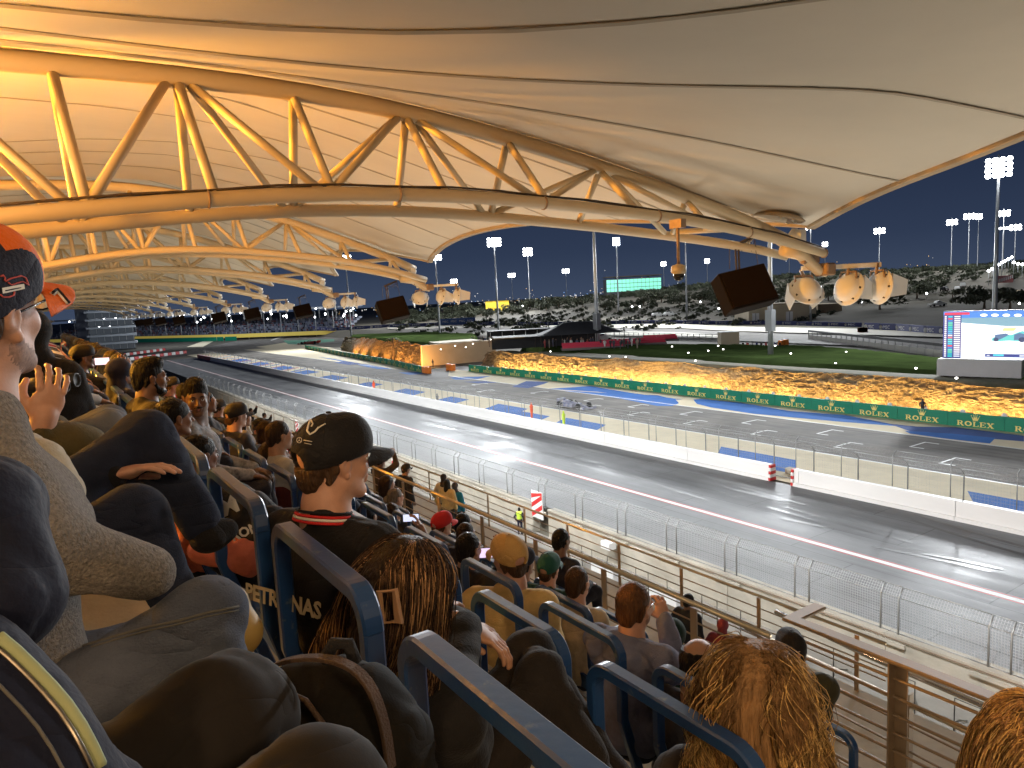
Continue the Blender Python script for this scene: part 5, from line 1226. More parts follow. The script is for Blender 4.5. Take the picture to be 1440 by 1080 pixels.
# corner rail with the wide flat cap at the lower right
y_a=3.78; zt=ZC-3.0
cr=empty('corner_rail',(5.40,y_a,zt-1.1),label='bronze steel rail with a wide flat cap at the lower right',cat='railing')
m=MB(); m.box((0,-1.75,1.10),(.13,3.62,.035),bev=.01); m.box((.22,.0,1.10),(.44,.13,.034),bev=.01); m.obj('cap',M_brown_st,cr)
m=MB(); m.box((.05,-1.75,1.06),(.02,3.5,.05)); m.obj('rubber_strip',M_cable,cr)
m=MB(); m.tube([(.25,.35,.98),(.25,-.6,.90),(.2,-3.6,.84)],.024,10); m.obj('round_rail',mat('polished_steel',(.62,.60,.58),.18,1.0),cr)
for i,yy in enumerate((-.92,-2.05,-3.1)):
    m=MB(); m.box((-.02,yy,.50),(.10,.012,1.16)); m.box((.03,yy-.05,.50),(.012,.11,1.16)); m.obj('post',M_brown_st,cr)
for j in range(7):
    z=.94-.155*j; m=MB(); m.tube([(.06,.55 if j else .1,z),(.0,.0,z),(0,-3.6,z)],.0135,8); m.obj('bar',M_brown_st,cr)
for j in range(5):
    z=.55-.24*j; m=MB(); m.tube([(.65,1.2,z-.3),(.55,-3.6,z-.42)],.012,6); m.obj('lower_bar',M_brown_st,cr)
for i,yy in enumerate((.4,-.75,-1.9,-3.0)):
    m=MB(); m.box((.62,yy,-.25),(.07,.014,1.5)); m.obj('lower_post',M_brown_st,cr)
m=MB(); m.tube([(.70,.9,.40),(.70,-3.4,.25)],.022,8); m.obj('lower_handrail',M_brass,cr)
# gallery rail and the sloping stair rail
g2=empty('gallery_rail',(11.1,6,6.0),label='thin rail along the outer edge of the lower gallery',cat='railing')
m=MB(); m.tube([(0,0,1.05),(0,52,1.05)],.028,8); m.obj('top_rail',M_brass,g2)
for j in range(4):
    m=MB(); m.tube([(0,0,.2+.2*j),(0,52,.2+.2*j)],.012,5); m.obj('bar',M_brown_st,g2)
for j in range(26):
    m=MB(); m.box((0,0,.5),(.02,.08,1.02)); m.obj('post',M_brown_st,g2,(0,.5+2*j,0))
# ================================================================== PEOPLE: one smooth surface grown from tapered limbs
def cap(a,b,r1,r2=None,k=.02,sub=False,mi=0): return dict(t='c',a=np.array(a,float),b=np.array(b,float),r1=r1,r2=r1 if r2 is None else r2,k=k,sub=sub,mi=mi)
def ell(c,r,k=.02,sub=False,mi=0,R=None): return dict(t='e',a=np.array(c,float),r=np.array(r,float),k=k,sub=sub,mi=mi,R=R)
def sdf_mesh(prims,vox,wr=0.0,wf=9.0,seed=0,clip=None):
    lo=np.full(3,1e9);hi=-lo
    for p in prims:
        if p['sub']: continue
        if p['t']=='c':
            r=max(p['r1'],p['r2']); lo=np.minimum(lo,np.minimum(p['a'],p['b'])-r); hi=np.maximum(hi,np.maximum(p['a'],p['b'])+r)
        else: r=p['r'].max(); lo=np.minimum(lo,p['a']-r); hi=np.maximum(hi,p['a']+r)
    lo-=vox*2.5+wr; hi+=vox*2.5+wr; n=np.ceil((hi-lo)/vox).astype(int)+1
    ax=[lo[i]+vox*np.arange(n[i]) for i in range(3)]
    F=np.full(n,.5,np.float32); MI=np.zeros(n,np.int8); BD=np.full(n,9,np.float32)
    for p in prims:
        k=p['k']; mg=k+vox*2.5+.015
        if p['t']=='c': r=max(p['r1'],p['r2']); l=np.minimum(p['a'],p['b'])-r-mg; h=np.maximum(p['a'],p['b'])+r+mg
        else: r=p['r'].max(); l=p['a']-r-mg; h=p['a']+r+mg
        i0=np.clip(((l-lo)/vox).astype(int),0,n-1); i1=np.clip(((h-lo)/vox).astype(int)+2,0,n)
        if (i1<=i0).any(): continue
        sl=tuple(slice(i0[i],i1[i]) for i in range(3))
        X=ax[0][sl[0]][:,None,None].astype(np.float32);Y=ax[1][sl[1]][None,:,None].astype(np.float32);Z=ax[2][sl[2]][None,None,:].astype(np.float32)
        if p['t']=='c':
            a=p['a'];d=p['b']-a;L2=max(1e-9,d@d); px,py,pz=X-a[0],Y-a[1],Z-a[2]
            t=np.clip((px*d[0]+py*d[1]+pz*d[2])/L2,0,1)
            D=np.sqrt((px-t*d[0])**2+(py-t*d[1])**2+(pz-t*d[2])**2)-(p['r1']+(p['r2']-p['r1'])*t)
        else:
            px,py,pz=X-p['a'][0],Y-p['a'][1],Z-p['a'][2]
            if p['R'] is not None:
                R=np.array(p['R']).T; px,py,pz=R[0,0]*px+R[0,1]*py+R[0,2]*pz,R[1,0]*px+R[1,1]*py+R[1,2]*pz,R[2,0]*px+R[2,1]*py+R[2,2]*pz
            rx,ry,rz=p['r']; q=np.sqrt((px/rx)**2+(py/ry)**2+(pz/rz)**2)+1e-6; g=np.sqrt((px/rx**2)**2+(py/ry**2)**2+(pz/rz**2)**2)+1e-6
            D=q*(q-1)/g
        f=F[sl]
        if p['sub']:
            D=-D; h_=np.clip(.5-.5*(f-D)/max(k,1e-4),0,1); F[sl]=f*(1-h_)+D*h_+k*h_*(1-h_)
        else:
            h_=np.clip(.5+.5*(f-D)/max(k,1e-4),0,1); F[sl]=f*(1-h_)+D*h_-k*h_*(1-h_)
            bd=BD[sl]; mm=D<bd; bd[mm]=D[mm]; MI[sl][mm]=p['mi']
    if wr:
        X,Y,Z=[a.astype(np.float32) for a in np.meshgrid(*ax,indexing='ij',sparse=True)]; rs=np.random.RandomState(seed); ph=rs.rand(8)*6.28
        u=X*1.0+.35*np.sin(Z*7+ph[0])+.2*np.sin(Y*6+ph[5]); v=Z+.25*np.sin(X*8+ph[1])+.2*np.sin(Y*7+ph[2])
        w=np.sin(u*wf*.8+v*wf*1.2+ph[3])*.45+.30*np.sin(v*wf*2.1-u*wf*.6+Y*wf*.9+ph[4])+1.0*(1-np.abs(np.sin(v*wf*.95+Y*wf*.8+1.4*np.sin(u*wf*.5+ph[6])+ph[1])))**4-.2+.7*(1-np.abs(np.sin(u*wf*1.3-v*wf*.7+1.2*np.sin(Y*wf*.7+ph[7])+ph[2])))**5
        F+=wr*w
    if clip is not None: F=np.maximum(F,clip(*np.meshgrid(*ax,indexing='ij',sparse=True)).astype(np.float32))
    ins=F<0; c=ins[:-1,:-1,:-1].astype(np.int8)
    tot=np.zeros_like(c)
    for dx in(0,1):
        for dy in(0,1):
            for dz in(0,1): tot+=ins[dx:n[0]-1+dx,dy:n[1]-1+dy,dz:n[2]-1+dz]
    act=(tot>0)&(tot<8); I=np.argwhere(act)
    if not len(I): return [],[],[]
    idm=np.full(act.shape,-1,np.int64); idm[act]=np.arange(len(I))
    pos=np.zeros((len(I),3)); cnt=np.zeros(len(I)); cr=[(x,y,z) for x in(0,1) for y in(0,1) for z in(0,1)]
    fv={q:F[I[:,0]+q[0],I[:,1]+q[1],I[:,2]+q[2]] for q in cr}
    for a in cr:
        for d in range(3):
            if a[d]==0:
                b=list(a);b[d]=1;b=tuple(b); fa,fb=fv[a],fv[b]; m=(fa<0)!=(fb<0); t=fa[m]/(fa[m]-fb[m]); P=np.tile(np.array(a,float),(m.sum(),1)); P[:,d]=t; pos[m]+=P; cnt[m]+=1
    V=lo+vox*(I+pos/cnt[:,None]); mi=MI[I[:,0],I[:,1],I[:,2]]
    Q=[]
    for d in range(3):
        s0=[slice(None)]*3;s1=[slice(None)]*3; s0[d]=slice(0,-1);s1[d]=slice(1,None)
        e1,e2=[q for q in range(3) if q!=d]; A=ins[tuple(s0)];B=ins[tuple(s1)]
        E=np.argwhere(A!=B); E=E[(E[:,e1]>0)&(E[:,e2]>0)&(E[:,e1]<n[e1]-1)&(E[:,e2]<n[e2]-1)]
        def cid(o1,o2):
            J=E.copy(); J[:,e1]-=o1; J[:,e2]-=o2; return idm[J[:,0],J[:,1],J[:,2]]
        q=np.stack([cid(1,1),cid(0,1),cid(0,0),cid(1,0)],1); fl=A[E[:,0],E[:,1],E[:,2]]
        if d==1: fl=~fl
        q[~fl]=q[~fl][:,::-1]; Q.append(q)
    Q=np.concatenate(Q); Q=Q[(Q>=0).all(1)]
    return V,Q,mi[Q[:,0]]
def sdf_obj(name,sets,mats,parent,smoothit=1):
    vs=[];fs=[];ms=[];k=0
    for V,Q,mi in sets:
        if len(V)==0: continue
        vs.append(V);fs.append(Q+k);ms.append(mi);k+=len(V)
    V=np.concatenate(vs);Q=np.concatenate(fs);mi=np.concatenate(ms)
    me=bpy.data.meshes.new(name); me.vertices.add(len(V)); me.vertices.foreach_set('co',V.astype(np.float32).ravel()); me.loops.add(len(Q)*4); me.loops.foreach_set('vertex_index',Q.astype(np.int32).ravel())
    me.polygons.add(len(Q)); me.polygons.foreach_set('loop_start',np.arange(len(Q),dtype=np.int32)*4); me.polygons.foreach_set('material_index',mi.astype(np.int32)); me.update(calc_edges=True)
    return link(name,me,mats,parent,smooth=True)
def rot(yaw=0,pitch=0,roll=0): return (Matrix.Rotation(yaw,3,'Z')@Matrix.Rotation(pitch,3,'X')@Matrix.Rotation(roll,3,'Y'))
def xf(prims,R,T,s=1.0):
    R=np.array(R);T=np.array(T,float);o=[]
    for p in prims:
        q=dict(p); q['a']=R@(p['a']*s)+T
        if p['t']=='c': q['b']=R@(p['b']*s)+T; q['r1']*=s;q['r2']*=s
        else: q['r']=p['r']*s; q['R']=R@(np.array(p['R']) if p['R'] is not None else np.eye(3))
        q['k']*=s; o.append(q)
    return o
def head_prims(fem=False,nose=1.0,ears=True,chub=0.0):
    P=[ell((0,-.018,.032),(.074,.094,.084),.02),ell((0,.028,-.015),(.060+chub,.062,.083),.03),ell((0,.0,-.045),(.056+chub,.060,.060),.03)]
    P+=[cap((s*.046,.005,-.060),(s*.018,.062,-.096),.019+chub*.6,.017,.03) for s in(-1,1)]
    P+=[ell((0,.072,-.100),(.018,.014,.015),.02),cap((-.034,.076,.022),(.034,.076,.022),.010 if fem else .012,None,.018)]
    P+=[ell((s*.037,.062,-.026),(.020+chub,.016,.020),.02) for s in(-1,1)]
    P+=[ell((s*.031,.093,.004),(.016,.012,.011),.010,True) for s in(-1,1)]
    P+=[cap((0,.086,.012),(0,.086+.021*nose,-.024),.0075,.0105,.010)]+[ell((s*.011,.092,-.031),(.007,.009,.006),.006) for s in(-1,1)]
    P+=[ell((0,.083,-.052),(.022,.010,.016),.012),cap((-.017,.087,-.056),(.017,.087,-.056),.0058,None,.006),cap((-.014,.085,-.067),(.014,.085,-.067),.0062,None,.006),ell((0,.099,-.0615),(.020,.008,.0018),.004,True)]
    P+=[cap((0,-.030,-.06),(0,-.045,-.185),.052 if fem else .060,.056 if fem else .068,.03)]
    if ears:
        for s in(-1,1):
            R=rot(0,0,s*.18)
            P+=[ell((s*.074,-.006,-.006),(.010,.019,.030),.008,R=R),ell((s*.083,-.010,.004),(.006,.017,.024),.006,R=R),ell((s*.088,-.003,-.003),(.006,.009,.015),.005,True),ell((s*.077,.001,-.033),(.007,.008,.010),.006)]
    return P
def hand_prims(side=1,curl=.5,spread=.06,grip=0.0,point=False):
    """hand along +Y from the wrist at the origin, palm facing -Z; thumb towards side*-X"""
    P=[cap((0,-.03,0),(0,.01,0),.027,.026,.02),ell((0,.045,-.002),(.040,.050,.0165),.015),ell((side*-.022,.035,-.008),(.02,.032,.017),.012)]
    for i,(x,l) in enumerate(((-.030,.9),(-.010,1.0),(.011,.93),(.030,.74))):
        x*=side; c=curl*(.0 if (point and i==0) else 1); p=np.array([x,.086-abs(i-1.3)*.004,0]); a=0; r=.0093-.0006*i
        ang0=-(i-1.5)*spread*side
        for j,L_ in enumerate((.043*l,.027*l,.022*l)):
            a+=c*(.75 if j else .6); d=np.array([math.sin(-ang0)*math.cos(a),math.cos(ang0)*math.cos(a),-math.sin(a)]); q=p+d*L_; P.append(cap(p,q,r,r*.92,.005)); p=q; r*=.92
    t=np.array([side*-.030,.015,-.006]); 
    for L_,dx,dy,dz,r in((.042,-.62,.70,-.30-.3*grip,.0135),(.030,-.30+.3*grip,.90,-.35-.4*grip,.0112),(.024,.05+.4*grip,.92,-.32-.4*grip,.0098)):
        d=np.array([side*dx,dy,dz]); d/=np.linalg.norm(d); q=t+d*L_; P.append(cap(t,q,r,r*.92,.006)); t=q
    return P
def hand_frame(w,d,palm):
    """matrix whose Y runs along d and -Z along palm"""
    y=Vector(d).normalized(); z=-(Vector(palm)); z=(z-y*z.dot(y)).normalized(); x=y.cross(z); return Matrix((x,y,z)).transposed()
def ik(a,b,l1,l2,pole):
    a=Vector(a);b=Vector(b);d=b-a;L_=min(d.length,l1+l2-.004); d.normalize(); x=(l1*l1-l2*l2+L_*L_)/(2*L_); h=math.sqrt(max(0,l1*l1-x*x)); p=Vector(pole); p=(p-d*p.dot(d))
    p=p.normalized() if p.length>1e-4 else Vector((0,0,-1)); return a+d*x+p*h
SKIN={'fair':mat('skin_fair',(.52,.28,.19),.52,var=.08,scale=30,bump=.06,bscale=250,sss=.08),'mid':mat('skin_mid',(.36,.19,.115),.52,var=.08,scale=30,bump=.06,bscale=250,sss=.06),'brown':mat('skin_brown',(.20,.098,.055),.50,var=.08,scale=30,bump=.06,bscale=250,sss=.04),'dark':mat('skin_dark',(.13,.062,.035),.5,var=.08,scale=30,bump=.06,bscale=250)}
M_eye=mat('eye_white',(.70,.68,.64),.15); M_iris=mat('iris_dark',(.02,.012,.008),.1); M_lipm=mat('lip',(.33,.12,.10),.5)
HAIR={'black':(.008,.007,.007),'darkbrown':(.022,.013,.009),'brown':(.06,.032,.017),'lightbrown':(.24,.135,.06),'grey':(.18,.15,.12),'blonde':(.72,.45,.17),'reddish':(.10,.045,.02)}
def hair_mat(c,k=0):
    nme='hair_%s%d'%(c,k); 
    if nme in MATS: return MATS[nme]
    b=HAIR[c]; f=(1,1.7,.55)[k]; return mat(nme,tuple(min(.8,x*f) for x in b),.55,var=.45,scale=70,stretch=(1,1,.12),bump=1.0,bscale=110,spec=.15)
def cloth(name,c,rough=.85,**k):
    k.setdefault('var',.12); k.setdefault('scale',14); k.setdefault('bump',.25); k.setdefault('bscale',160); k.setdefault('sheen',.03); k.setdefault('spec',.25); k.setdefault('wrk',.5)
    return mat('cloth_'+name,c,rough,**k)
def hair_short(c,parent,R,T,s,vox,top=.016,style='short',seed=0):
    P=[ell((0,-.022,.038),(.080,.102,.088+top*.4),.02)]
    if top>.02: P.append(ell((0,.03,.105),(.062,.060,.030+top*.3),.03))
    P+=[cap((s_*.070,-.03,-.005),(s_*.066,-.05,-.045),.014,.010,.02) for s_ in(-1,1)]
    P+=[ell((0,-.085,-.03),(.058,.030,.055),.03)]
    P+=[ell((0,.118,-.035),(.085,.075,.098),.012,True),ell((0,.03,-.135),(.12,.095,.085),.012,True)]
    P+=[ell((s_*.085,.0,-.012),(.018,.024,.034),.006,True) for s_ in(-1,1)]
    if style=='undercap': P+=[ell((0,.0,.10),(.22,.26,.092),.006,True,R=rot(0,.22,0))]
    if style=='bald': P+=[ell((0,.01,.12),(.078,.115,.075),.02,True)]
    S_=sdf_mesh(xf(P,R,T,s),vox,wr=.0022 if vox<.008 else .004,wf=60,seed=seed); return sdf_obj('hair',[S_],hair_mat(c),parent)
def strands(parent,R,T,s,c,n,length,wave=.02,seed=0,part=0.0,spreadback=.0,seg=14,rad=.0021,clipz=None,fall=(0,0,-1),tones=(0,1,2),back=True,grad=None,puff=.012):
    rs=np.random.RandomState(seed); V=[];Fc=[];MIx=[]; Rn=np.array(R); C=np.array((0,-.022,.034)); rr=np.array((.084,.104,.092))
    cnt=0
    while cnt<n:
        th=rs.uniform(0,2*PI); ph=math.acos(rs.uniform(-.15,1.0)); d=np.array([math.sin(ph)*math.cos(th),math.sin(ph)*math.sin(th),math.cos(ph)])
        if d[1]>.55 and d[2]<.45: continue
        p=C+d*rr; side=1 if d[0]>part else -1
        v=np.array([side*(.55+.2*rs.rand()),-.30 if back else .15,-.15]); pts=[p*1.0]; L_=length*rs.uniform(.75,1.05); st=L_/seg; ph2=rs.rand()*6.28; am=wave*rs.uniform(.4,1.5); g=rs.rand()*6.28; clump=4.0*th+2.2*ph+.6*rs.rand(); puff_=puff*rs.rand()**1.5
        for k in range(seg):
            v=v/np.linalg.norm(v); q=pts[-1]+v*st; e=(q-C)/(rr+.008+puff_*min(1,k/5)); le=np.linalg.norm(e)
            if le<1.0: q=C+e/le*(rr+.010+puff_*min(1,k/5)); v=q-pts[-1]
            v=v*.55+np.array(fall)*.6+np.array([am*18*math.sin(clump+k*.85+ph2*.25),am*10*math.sin(clump*1.7+k*.7),0])*(.45 if k>2 else .08)
            if q[2]<-.13 and not back is None:
                e2=(q-np.array([0,-.04,-.26]))/np.array([.16,.10,.20]); 
            pts.append(q)
        W_=[Rn@(x*s)+np.array(T) for x in pts]; w=np.random.RandomState(cnt).randint(100); k0=len(V); N_=len(W_)
        for k,x in enumerate(W_):
            t=W_[min(k+1,N_-1)]-W_[max(k-1,0)]; t=t/(np.linalg.norm(t)+1e-9); u=np.cross(t,(0.3,.2,1)); u/=np.linalg.norm(u)+1e-9; b=np.cross(t,u); r_=rad*s*(1-.55*k/N_)
            V+= [tuple(x+u*r_),tuple(x-u*r_*.5+b*r_*.87),tuple(x-u*r_*.5-b*r_*.87)]
        tone=tones[0] if w<45 else (tones[1] if w<78 else tones[2])
        for k in range(N_-1):
            tone_=tone if (k>N_*.16 or grad is None) else grad
            for j in range(3): Fc.append((k0+k*3+j,k0+k*3+(j+1)%3,k0+k*3+3+(j+1)%3,k0+k*3+3+j)); MIx.append(tone_)
        cnt+=1
    me=bpy.data.meshes.new('hair_strands'); me.from_pydata(V,[],Fc); me.polygons.foreach_set('material_index',MIx); me.update(); o=link('hair_strands',me,c,parent,smooth=True); o['kind']='stuff'; return o
def cap_obj(parent,R,T,s,vox,mats,brim=True,tilt=0.0,opening=True):
    """baseball cap: six panel crown, curved peak, button, back opening"""
    f=lambda x,y,z: x
    P=[ell((0,-.014,.034),(.092,.113,.106),.01,mi=0),ell((0,.050,.066),(.074,.056,.066),.04,mi=0)]
    lower=[ell((0,.0,-.078),(.24,.28,.092),.006,True,R=rot(0,.20,0))]
    if opening: lower.append(ell((0,-.122,.012),(.038,.05,.030),.004,True))
    Rn=np.array(R); Tn=np.array(T)
    V,Q,mi=sdf_mesh(P+lower,vox/s if s else vox)
    Vl=V.copy()
    if len(mats)>2:   # front panels in the second colour
        cen=Vl[Q].mean(1); mi=np.where((cen[:,1]>.012)&(np.abs(cen[:,0])<.074),2,0)
    V=(V*s)@Rn.T+Tn; o=sdf_obj('cap',[(V,Q,mi)],mats if len(mats)>2 else [mats[0]],parent)
    m=MB(); N_=12; vs=[]
    if brim:
        for lay,dz in((0,0),(1,-.004)):
            for j in range(7):
                for i in range(N_+1):
                    a=(i/N_-.5)*2; y0=.092*math.sqrt(max(0,1-(a*.80)**2)); t=j/6; x=a*(.080+.004*t); ext=.084*math.sqrt(max(0,1-abs(a)**2.6)); y=y0+ext*t+.008; z=.030-.022*a*a-.010*t-.010*t*t+dz-tilt*t
                    vs.append(Rn@(np.array((x,y,z))*s)+Tn)
        A=7*(N_+1); fs=[]
        for j in range(6):
            for i in range(N_): q=j*(N_+1)+i; fs+=[(q,q+1,q+N_+2,q+N_+1),(A+q+N_+1,A+q+N_+2,A+q+1,A+q)]
        for i in range(N_): q=6*(N_+1)+i; fs.append((q,q+1,A+q+1,A+q))
        m.add(vs,fs,sm=True); m.obj('peak',mats[1],o)
    m=MB(); m.lathe([(.009,0),(.008,.004),(0,.006)],tuple(Rn@(np.array((0,-.014,.142))*s)+Tn),8,M=Matrix(R)); m.obj('button',mats[0],o)
    m=MB()
    if s*1>0 and vox<.008:
        for a in range(6):
            an=a*PI/3+PI/6; pts=[]
            for t in np.linspace(.12,1.35,9):
                d=np.array([math.sin(t)*math.cos(an),math.sin(t)*math.sin(an),math.cos(t)]); pts.append(tuple(Rn@((np.array((0,-.014,.034))+d*np.array((.0928,.1138,.1068)))*s)+Tn))
            m.tube(pts,.0011,4)
        m.obj('seam',mats[0],o)
    return o
def glasses(parent,R,T,s,m,lens=None):
    g=MB(); Rn=np.array(R); Tn=np.array(T); f=lambda p: tuple(Rn@(np.array(p)*s)+Tn)
    for sx in(-1,1):
        g.tube([f((sx*.032+.024*math.cos(a)*(1),.100-.10*abs(sx*.032+.024*math.cos(a))**1.4,.002+.017*math.sin(a)*(1.0))) for a in np.linspace(0,2*PI,15)[:-1]],.0017*s,5,closed=True,cap=False)
        g.tube([f((sx*.057,.088,.006)),f((sx*.079,.02,.006)),f((sx*.080,-.012,.004)),f((sx*.078,-.03,-.014))],.0020*s,5)
    g.tube([f((-.009,.101,.006)),f((.009,.101,.006))],.0017*s,5); o=g.obj('glasses',m,parent); M_l=mat('spectacle_lens',(1,.85,.65),.03); M_l.node_tree.nodes['Principled BSDF'].inputs['Transmission Weight'].default_value=.85
    for sx in(-1,1):
        q=MB(); q.sheet([f((sx*.032+.023*math.cos(a),.0995-.10*abs(sx*.032+.024*math.cos(a))**1.4,.002+.016*math.sin(a))) for a in np.linspace(0,2*PI,13)[:-1]]); q.obj('lens',M_l,o)
    return o
def neck_axis(): pass
PEOPLE=[]
def person(label,head,yaw,k=1,hyaw=0.0,hpitch=0.0,hroll=0.0,lean=.03,skin='mid',hair=('short','black'),top=('plain',(.02,.02,.02)),legs=(.02,.02,.03),stand=False,arms=('lap','lap'),fem=False,q=1,capc=None,beard=None,glass=None,floor=None,sleeve=True,scale=1.0,nose=1.0,shoulder=1.0,hood=None,seat=True,chub=0.0,group=None,collar=None,shoes=(.03,.03,.03),hairlen=.3,wr=.006,lowbody=True,hcurl=.6,pts=None,hd=None,legr=1.0,nohand=()):
    """head: world position of the head centre. yaw: facing (0 = +X towards the track). Local frame: +Y forward, +X right."""
    vox={0:.0042,1:.0060,2:.0085,3:.013}[q]; bv={0:.011,1:.014,2:.018,3:.026}[q]
    H=Vector(head); rz=yaw-PI/2
    hip=np.array((0,0,.0)); sl,cl=math.sin(lean),math.cos(lean)
    up=lambda t,f=0: np.array((0,t*sl+f*cl,t*cl-f*sl))
    chest=up(.33,.02); nb=up(.50,-.005); hc=nb+np.array((0,.035+.12*sl,.175))
    s=scale
    r=empty('person',H-Matrix.Rotation(rz,3,'Z')@Vector(hc*s),rz,label=label,cat='person',group=group); r.scale=(s,s,s)
    RH=rot(hyaw,hpitch,hroll); TH=hc
    sk=SKIN[skin]; fl=(floor-r.location.z)/s if floor is not None else (-.50 if not stand else -.90)
    w=.185*shoulder*(.9 if fem else 1)
    sh=[nb+np.array((sx*w,-.01,-.055)) for sx in(-1,1)]
    WT={'lap':lambda sx:(sx*.10,.36,.13),'knee':lambda sx:(sx*.16,.43,.14),'phone':lambda sx:(sx*.07,.36,nb[2]+.06),'phonehigh':lambda sx:(sx*.10,.34,nb[2]+.28),'chin':lambda sx:(sx*.04,.17+hc[1]*.6,hc[2]-.16),'cross':lambda sx:(-sx*.10,.22,.24),'down':lambda sx:(sx*.24,.03,-.02),'rail':lambda sx:(sx*.2,.38,.28),'thigh':lambda sx:(sx*.13,.28,.12),'eat':lambda sx:(sx*.03,.22+hc[1],hc[2]-.14)}
    wr_=[];el_=[]
    for i,sx in enumerate((-1,1)):
        t=arms[i]; wt=np.array(WT[t](sx) if isinstance(t,str) else t,float); e_=ik(sh[i],wt,.285,.262,(sx*.5,-.45,-.8)); d=Vector(wt)-Vector(sh[i])
        if d.length>.54: wt=np.array(Vector(sh[i])+d.normalized()*.54)
        wr_.append(wt); el_.append(np.array(e_))
    if stand: kn=[np.array((sx*.10,.03,-.44)) for sx in(-1,1)]; an=[np.array((sx*.11,-.01,-.83)) for sx in(-1,1)]
    else: kn=[np.array((sx*.13,.42,.03)) for sx in(-1,1)]; an=[np.array((sx*.13,.45,max(fl+.09,-.42))) for sx in(-1,1)]
    if pts:
        Mi_=(Matrix.Translation(r.location)@Matrix.Rotation(rz,4,'Z')@Matrix.Scale(s,4)).inverted()
        loc_=lambda p: np.array(Mi_@Vector(p))
        for key_,tgt in (('wr',wr_),('el',el_),('kn',kn),('an',an),('sh',sh)):
            for i_,p_ in enumerate(pts.get(key_,(None,None))):
                if p_ is not None: tgt[i_]=loc_(p_)
    # --- skin: head and neck, hands, and the inner body they are joined to
    HP=xf(head_prims(fem,nose,True,chub),RH,TH)
    if beard and beard[1]=='stubble':
        for j_ in(3,4,5): HP[j_]['mi']=1
        beard=None
    nk=cap(TH+np.array(RH)@np.array((0,-.04,-.12)),nb+np.array((0,0,-.02)),.058 if not fem else .050,.075,.03)
    sets=[sdf_mesh(HP+[nk],vox)]
    for i,sx in enumerate((-1,1)):
        d=Vector(wr_[i])-Vector(el_[i]); pl=Vector((0,0,-1)) if arms[i] in('lap','knee','thigh','down','rail') else Vector((-sx*.8,.3,0)); 
        if arms[i] in('phone','phonehigh'): pl=Vector((-sx,0.2,0))
        dd=d.normalized()*.6+Vector((0,.6,-.25)) if arms[i] in('lap','knee','thigh') else d.normalized()+Vector((0,0,.35 if arms[i] in('phone','phonehigh') else 0))
        if hd and hd[i] is not None: dd,pl=[Matrix.Rotation(-rz,3,'Z')@Vector(v_) for v_ in hd[i]]
        HM=hand_frame(wr_[i],dd,pl)
        if i not in nohand: sets.append(sdf_mesh(xf(hand_prims(sx,hcurl),HM,wr_[i]),max(.0045,vox*.8)))
    inner=[ell(up(.02),(.13,.10,.12),.05),cap(up(.1),chest,.10,.12,.05),cap(sh[0],sh[1],.06,None,.05)]
    for i in(0,1):
        inner+=[cap(sh[i],el_[i],.042,.036),cap(el_[i],wr_[i],.036,.026)]
        if lowbody: inner+=[cap((.09*(2*i-1),0,0),kn[i],.06,.042),cap(kn[i],an[i],.042,.03)]
    if not sleeve:
        sets.append(sdf_mesh([p for p in inner if p['t']=='c'][2:4] if False else [cap(sh[i],el_[i],.046,.038) for i in(0,1)]+[cap(el_[i],wr_[i],.038,.026) for i in(0,1)],.008))
    sets.append(sdf_mesh(inner,.034))
    sdf_obj('body',sets,[sk,mat('stubbled_skin',(.30,.17,.12),.7,var=.3,scale=160)],r)
    # --- eyes, brows, lips
    if q<=2:
        m=MB(); m2=MB(); m3=MB(); m4=MB(); Rn=np.array(RH)
        for sx in(-1,1):
            c=Rn@np.array((sx*.031,.076,.004))+TH; m.lathe([(0,-.0115),(.008,-.008),(.0115,0),(.008,.008),(0,.0115)],tuple(c),10)
            c2=Rn@np.array((sx*.031,.0845,.004))+TH; m2.lathe([(0,-.0052),(.0038,-.0037),(.0052,0),(.0038,.0037),(0,.0052)],tuple(c2),8)
            m3.tube([tuple(Rn@np.array(p)+TH) for p in((sx*.015,.090,.024),(sx*.030,.090,.029),(sx*.047,.079,.023))],[.0035,.0042,.002],5)
            m4.tube([tuple(Rn@np.array(p)+TH) for p in((sx*.017,.082,.0085),(sx*.031,.0885,.0118),(sx*.046,.077,.0075))],[.0016,.0026,.0016],5)
        e=m.obj('eye',M_eye,r); m2.obj('iris',M_iris,e); m3.obj('eyebrow',hair_mat(hair[1] if hair[1] not in('blonde',) else 'lightbrown'),r); m4.obj('eyelid',sk,e)
        m=MB(); m.tube([tuple(Rn@np.array(p)+TH) for p in((-.020,.084,-.0615),(0,.0925,-.0595),(.020,.084,-.0615))],[.002,.0042,.002],6); m.tube([tuple(Rn@np.array(p)+TH) for p in((-.018,.083,-.064),(0,.090,-.0665),(.018,.083,-.064))],[.002,.0045,.002],6); m.obj('lips',M_lipm,r)
    # --- hair
    st,hcx=hair
    if st in('short','bald','crop','quiff'): hair_short(hcx,r,RH,TH,1.0,max(.005,vox),{'short':.018,'bald':.004,'crop':.002,'quiff':.045}[st],'undercap' if capc else ('bald' if st=='bald' else 'short'),seed=len(PEOPLE))
    if st in('long','pony','bun'):
        P=[ell((0,-.024,.036),(.086,.108,.094),.02),ell((0,.118,-.045),(.078,.068,.100),.012,True)]
        if st=='long': P+=[cap((0,-.055,.0),(0,-.085,-hairlen),.088,.065,.04)]+[cap((s_*.065,-.03,.0),(s_*.085,-.02,-hairlen*.8),.030,.026,.03) for s_ in(-1,1)]
        if st=='pony': P+=[cap((0,-.10,.03),(0,-.15,-.0),.030,.035,.02),cap((0,-.15,0),(0,-.13,-.20),.035,.018,.02)]
        if st=='bun': P+=[ell((0,-.125,.045),(.040,.034,.036),.015)]
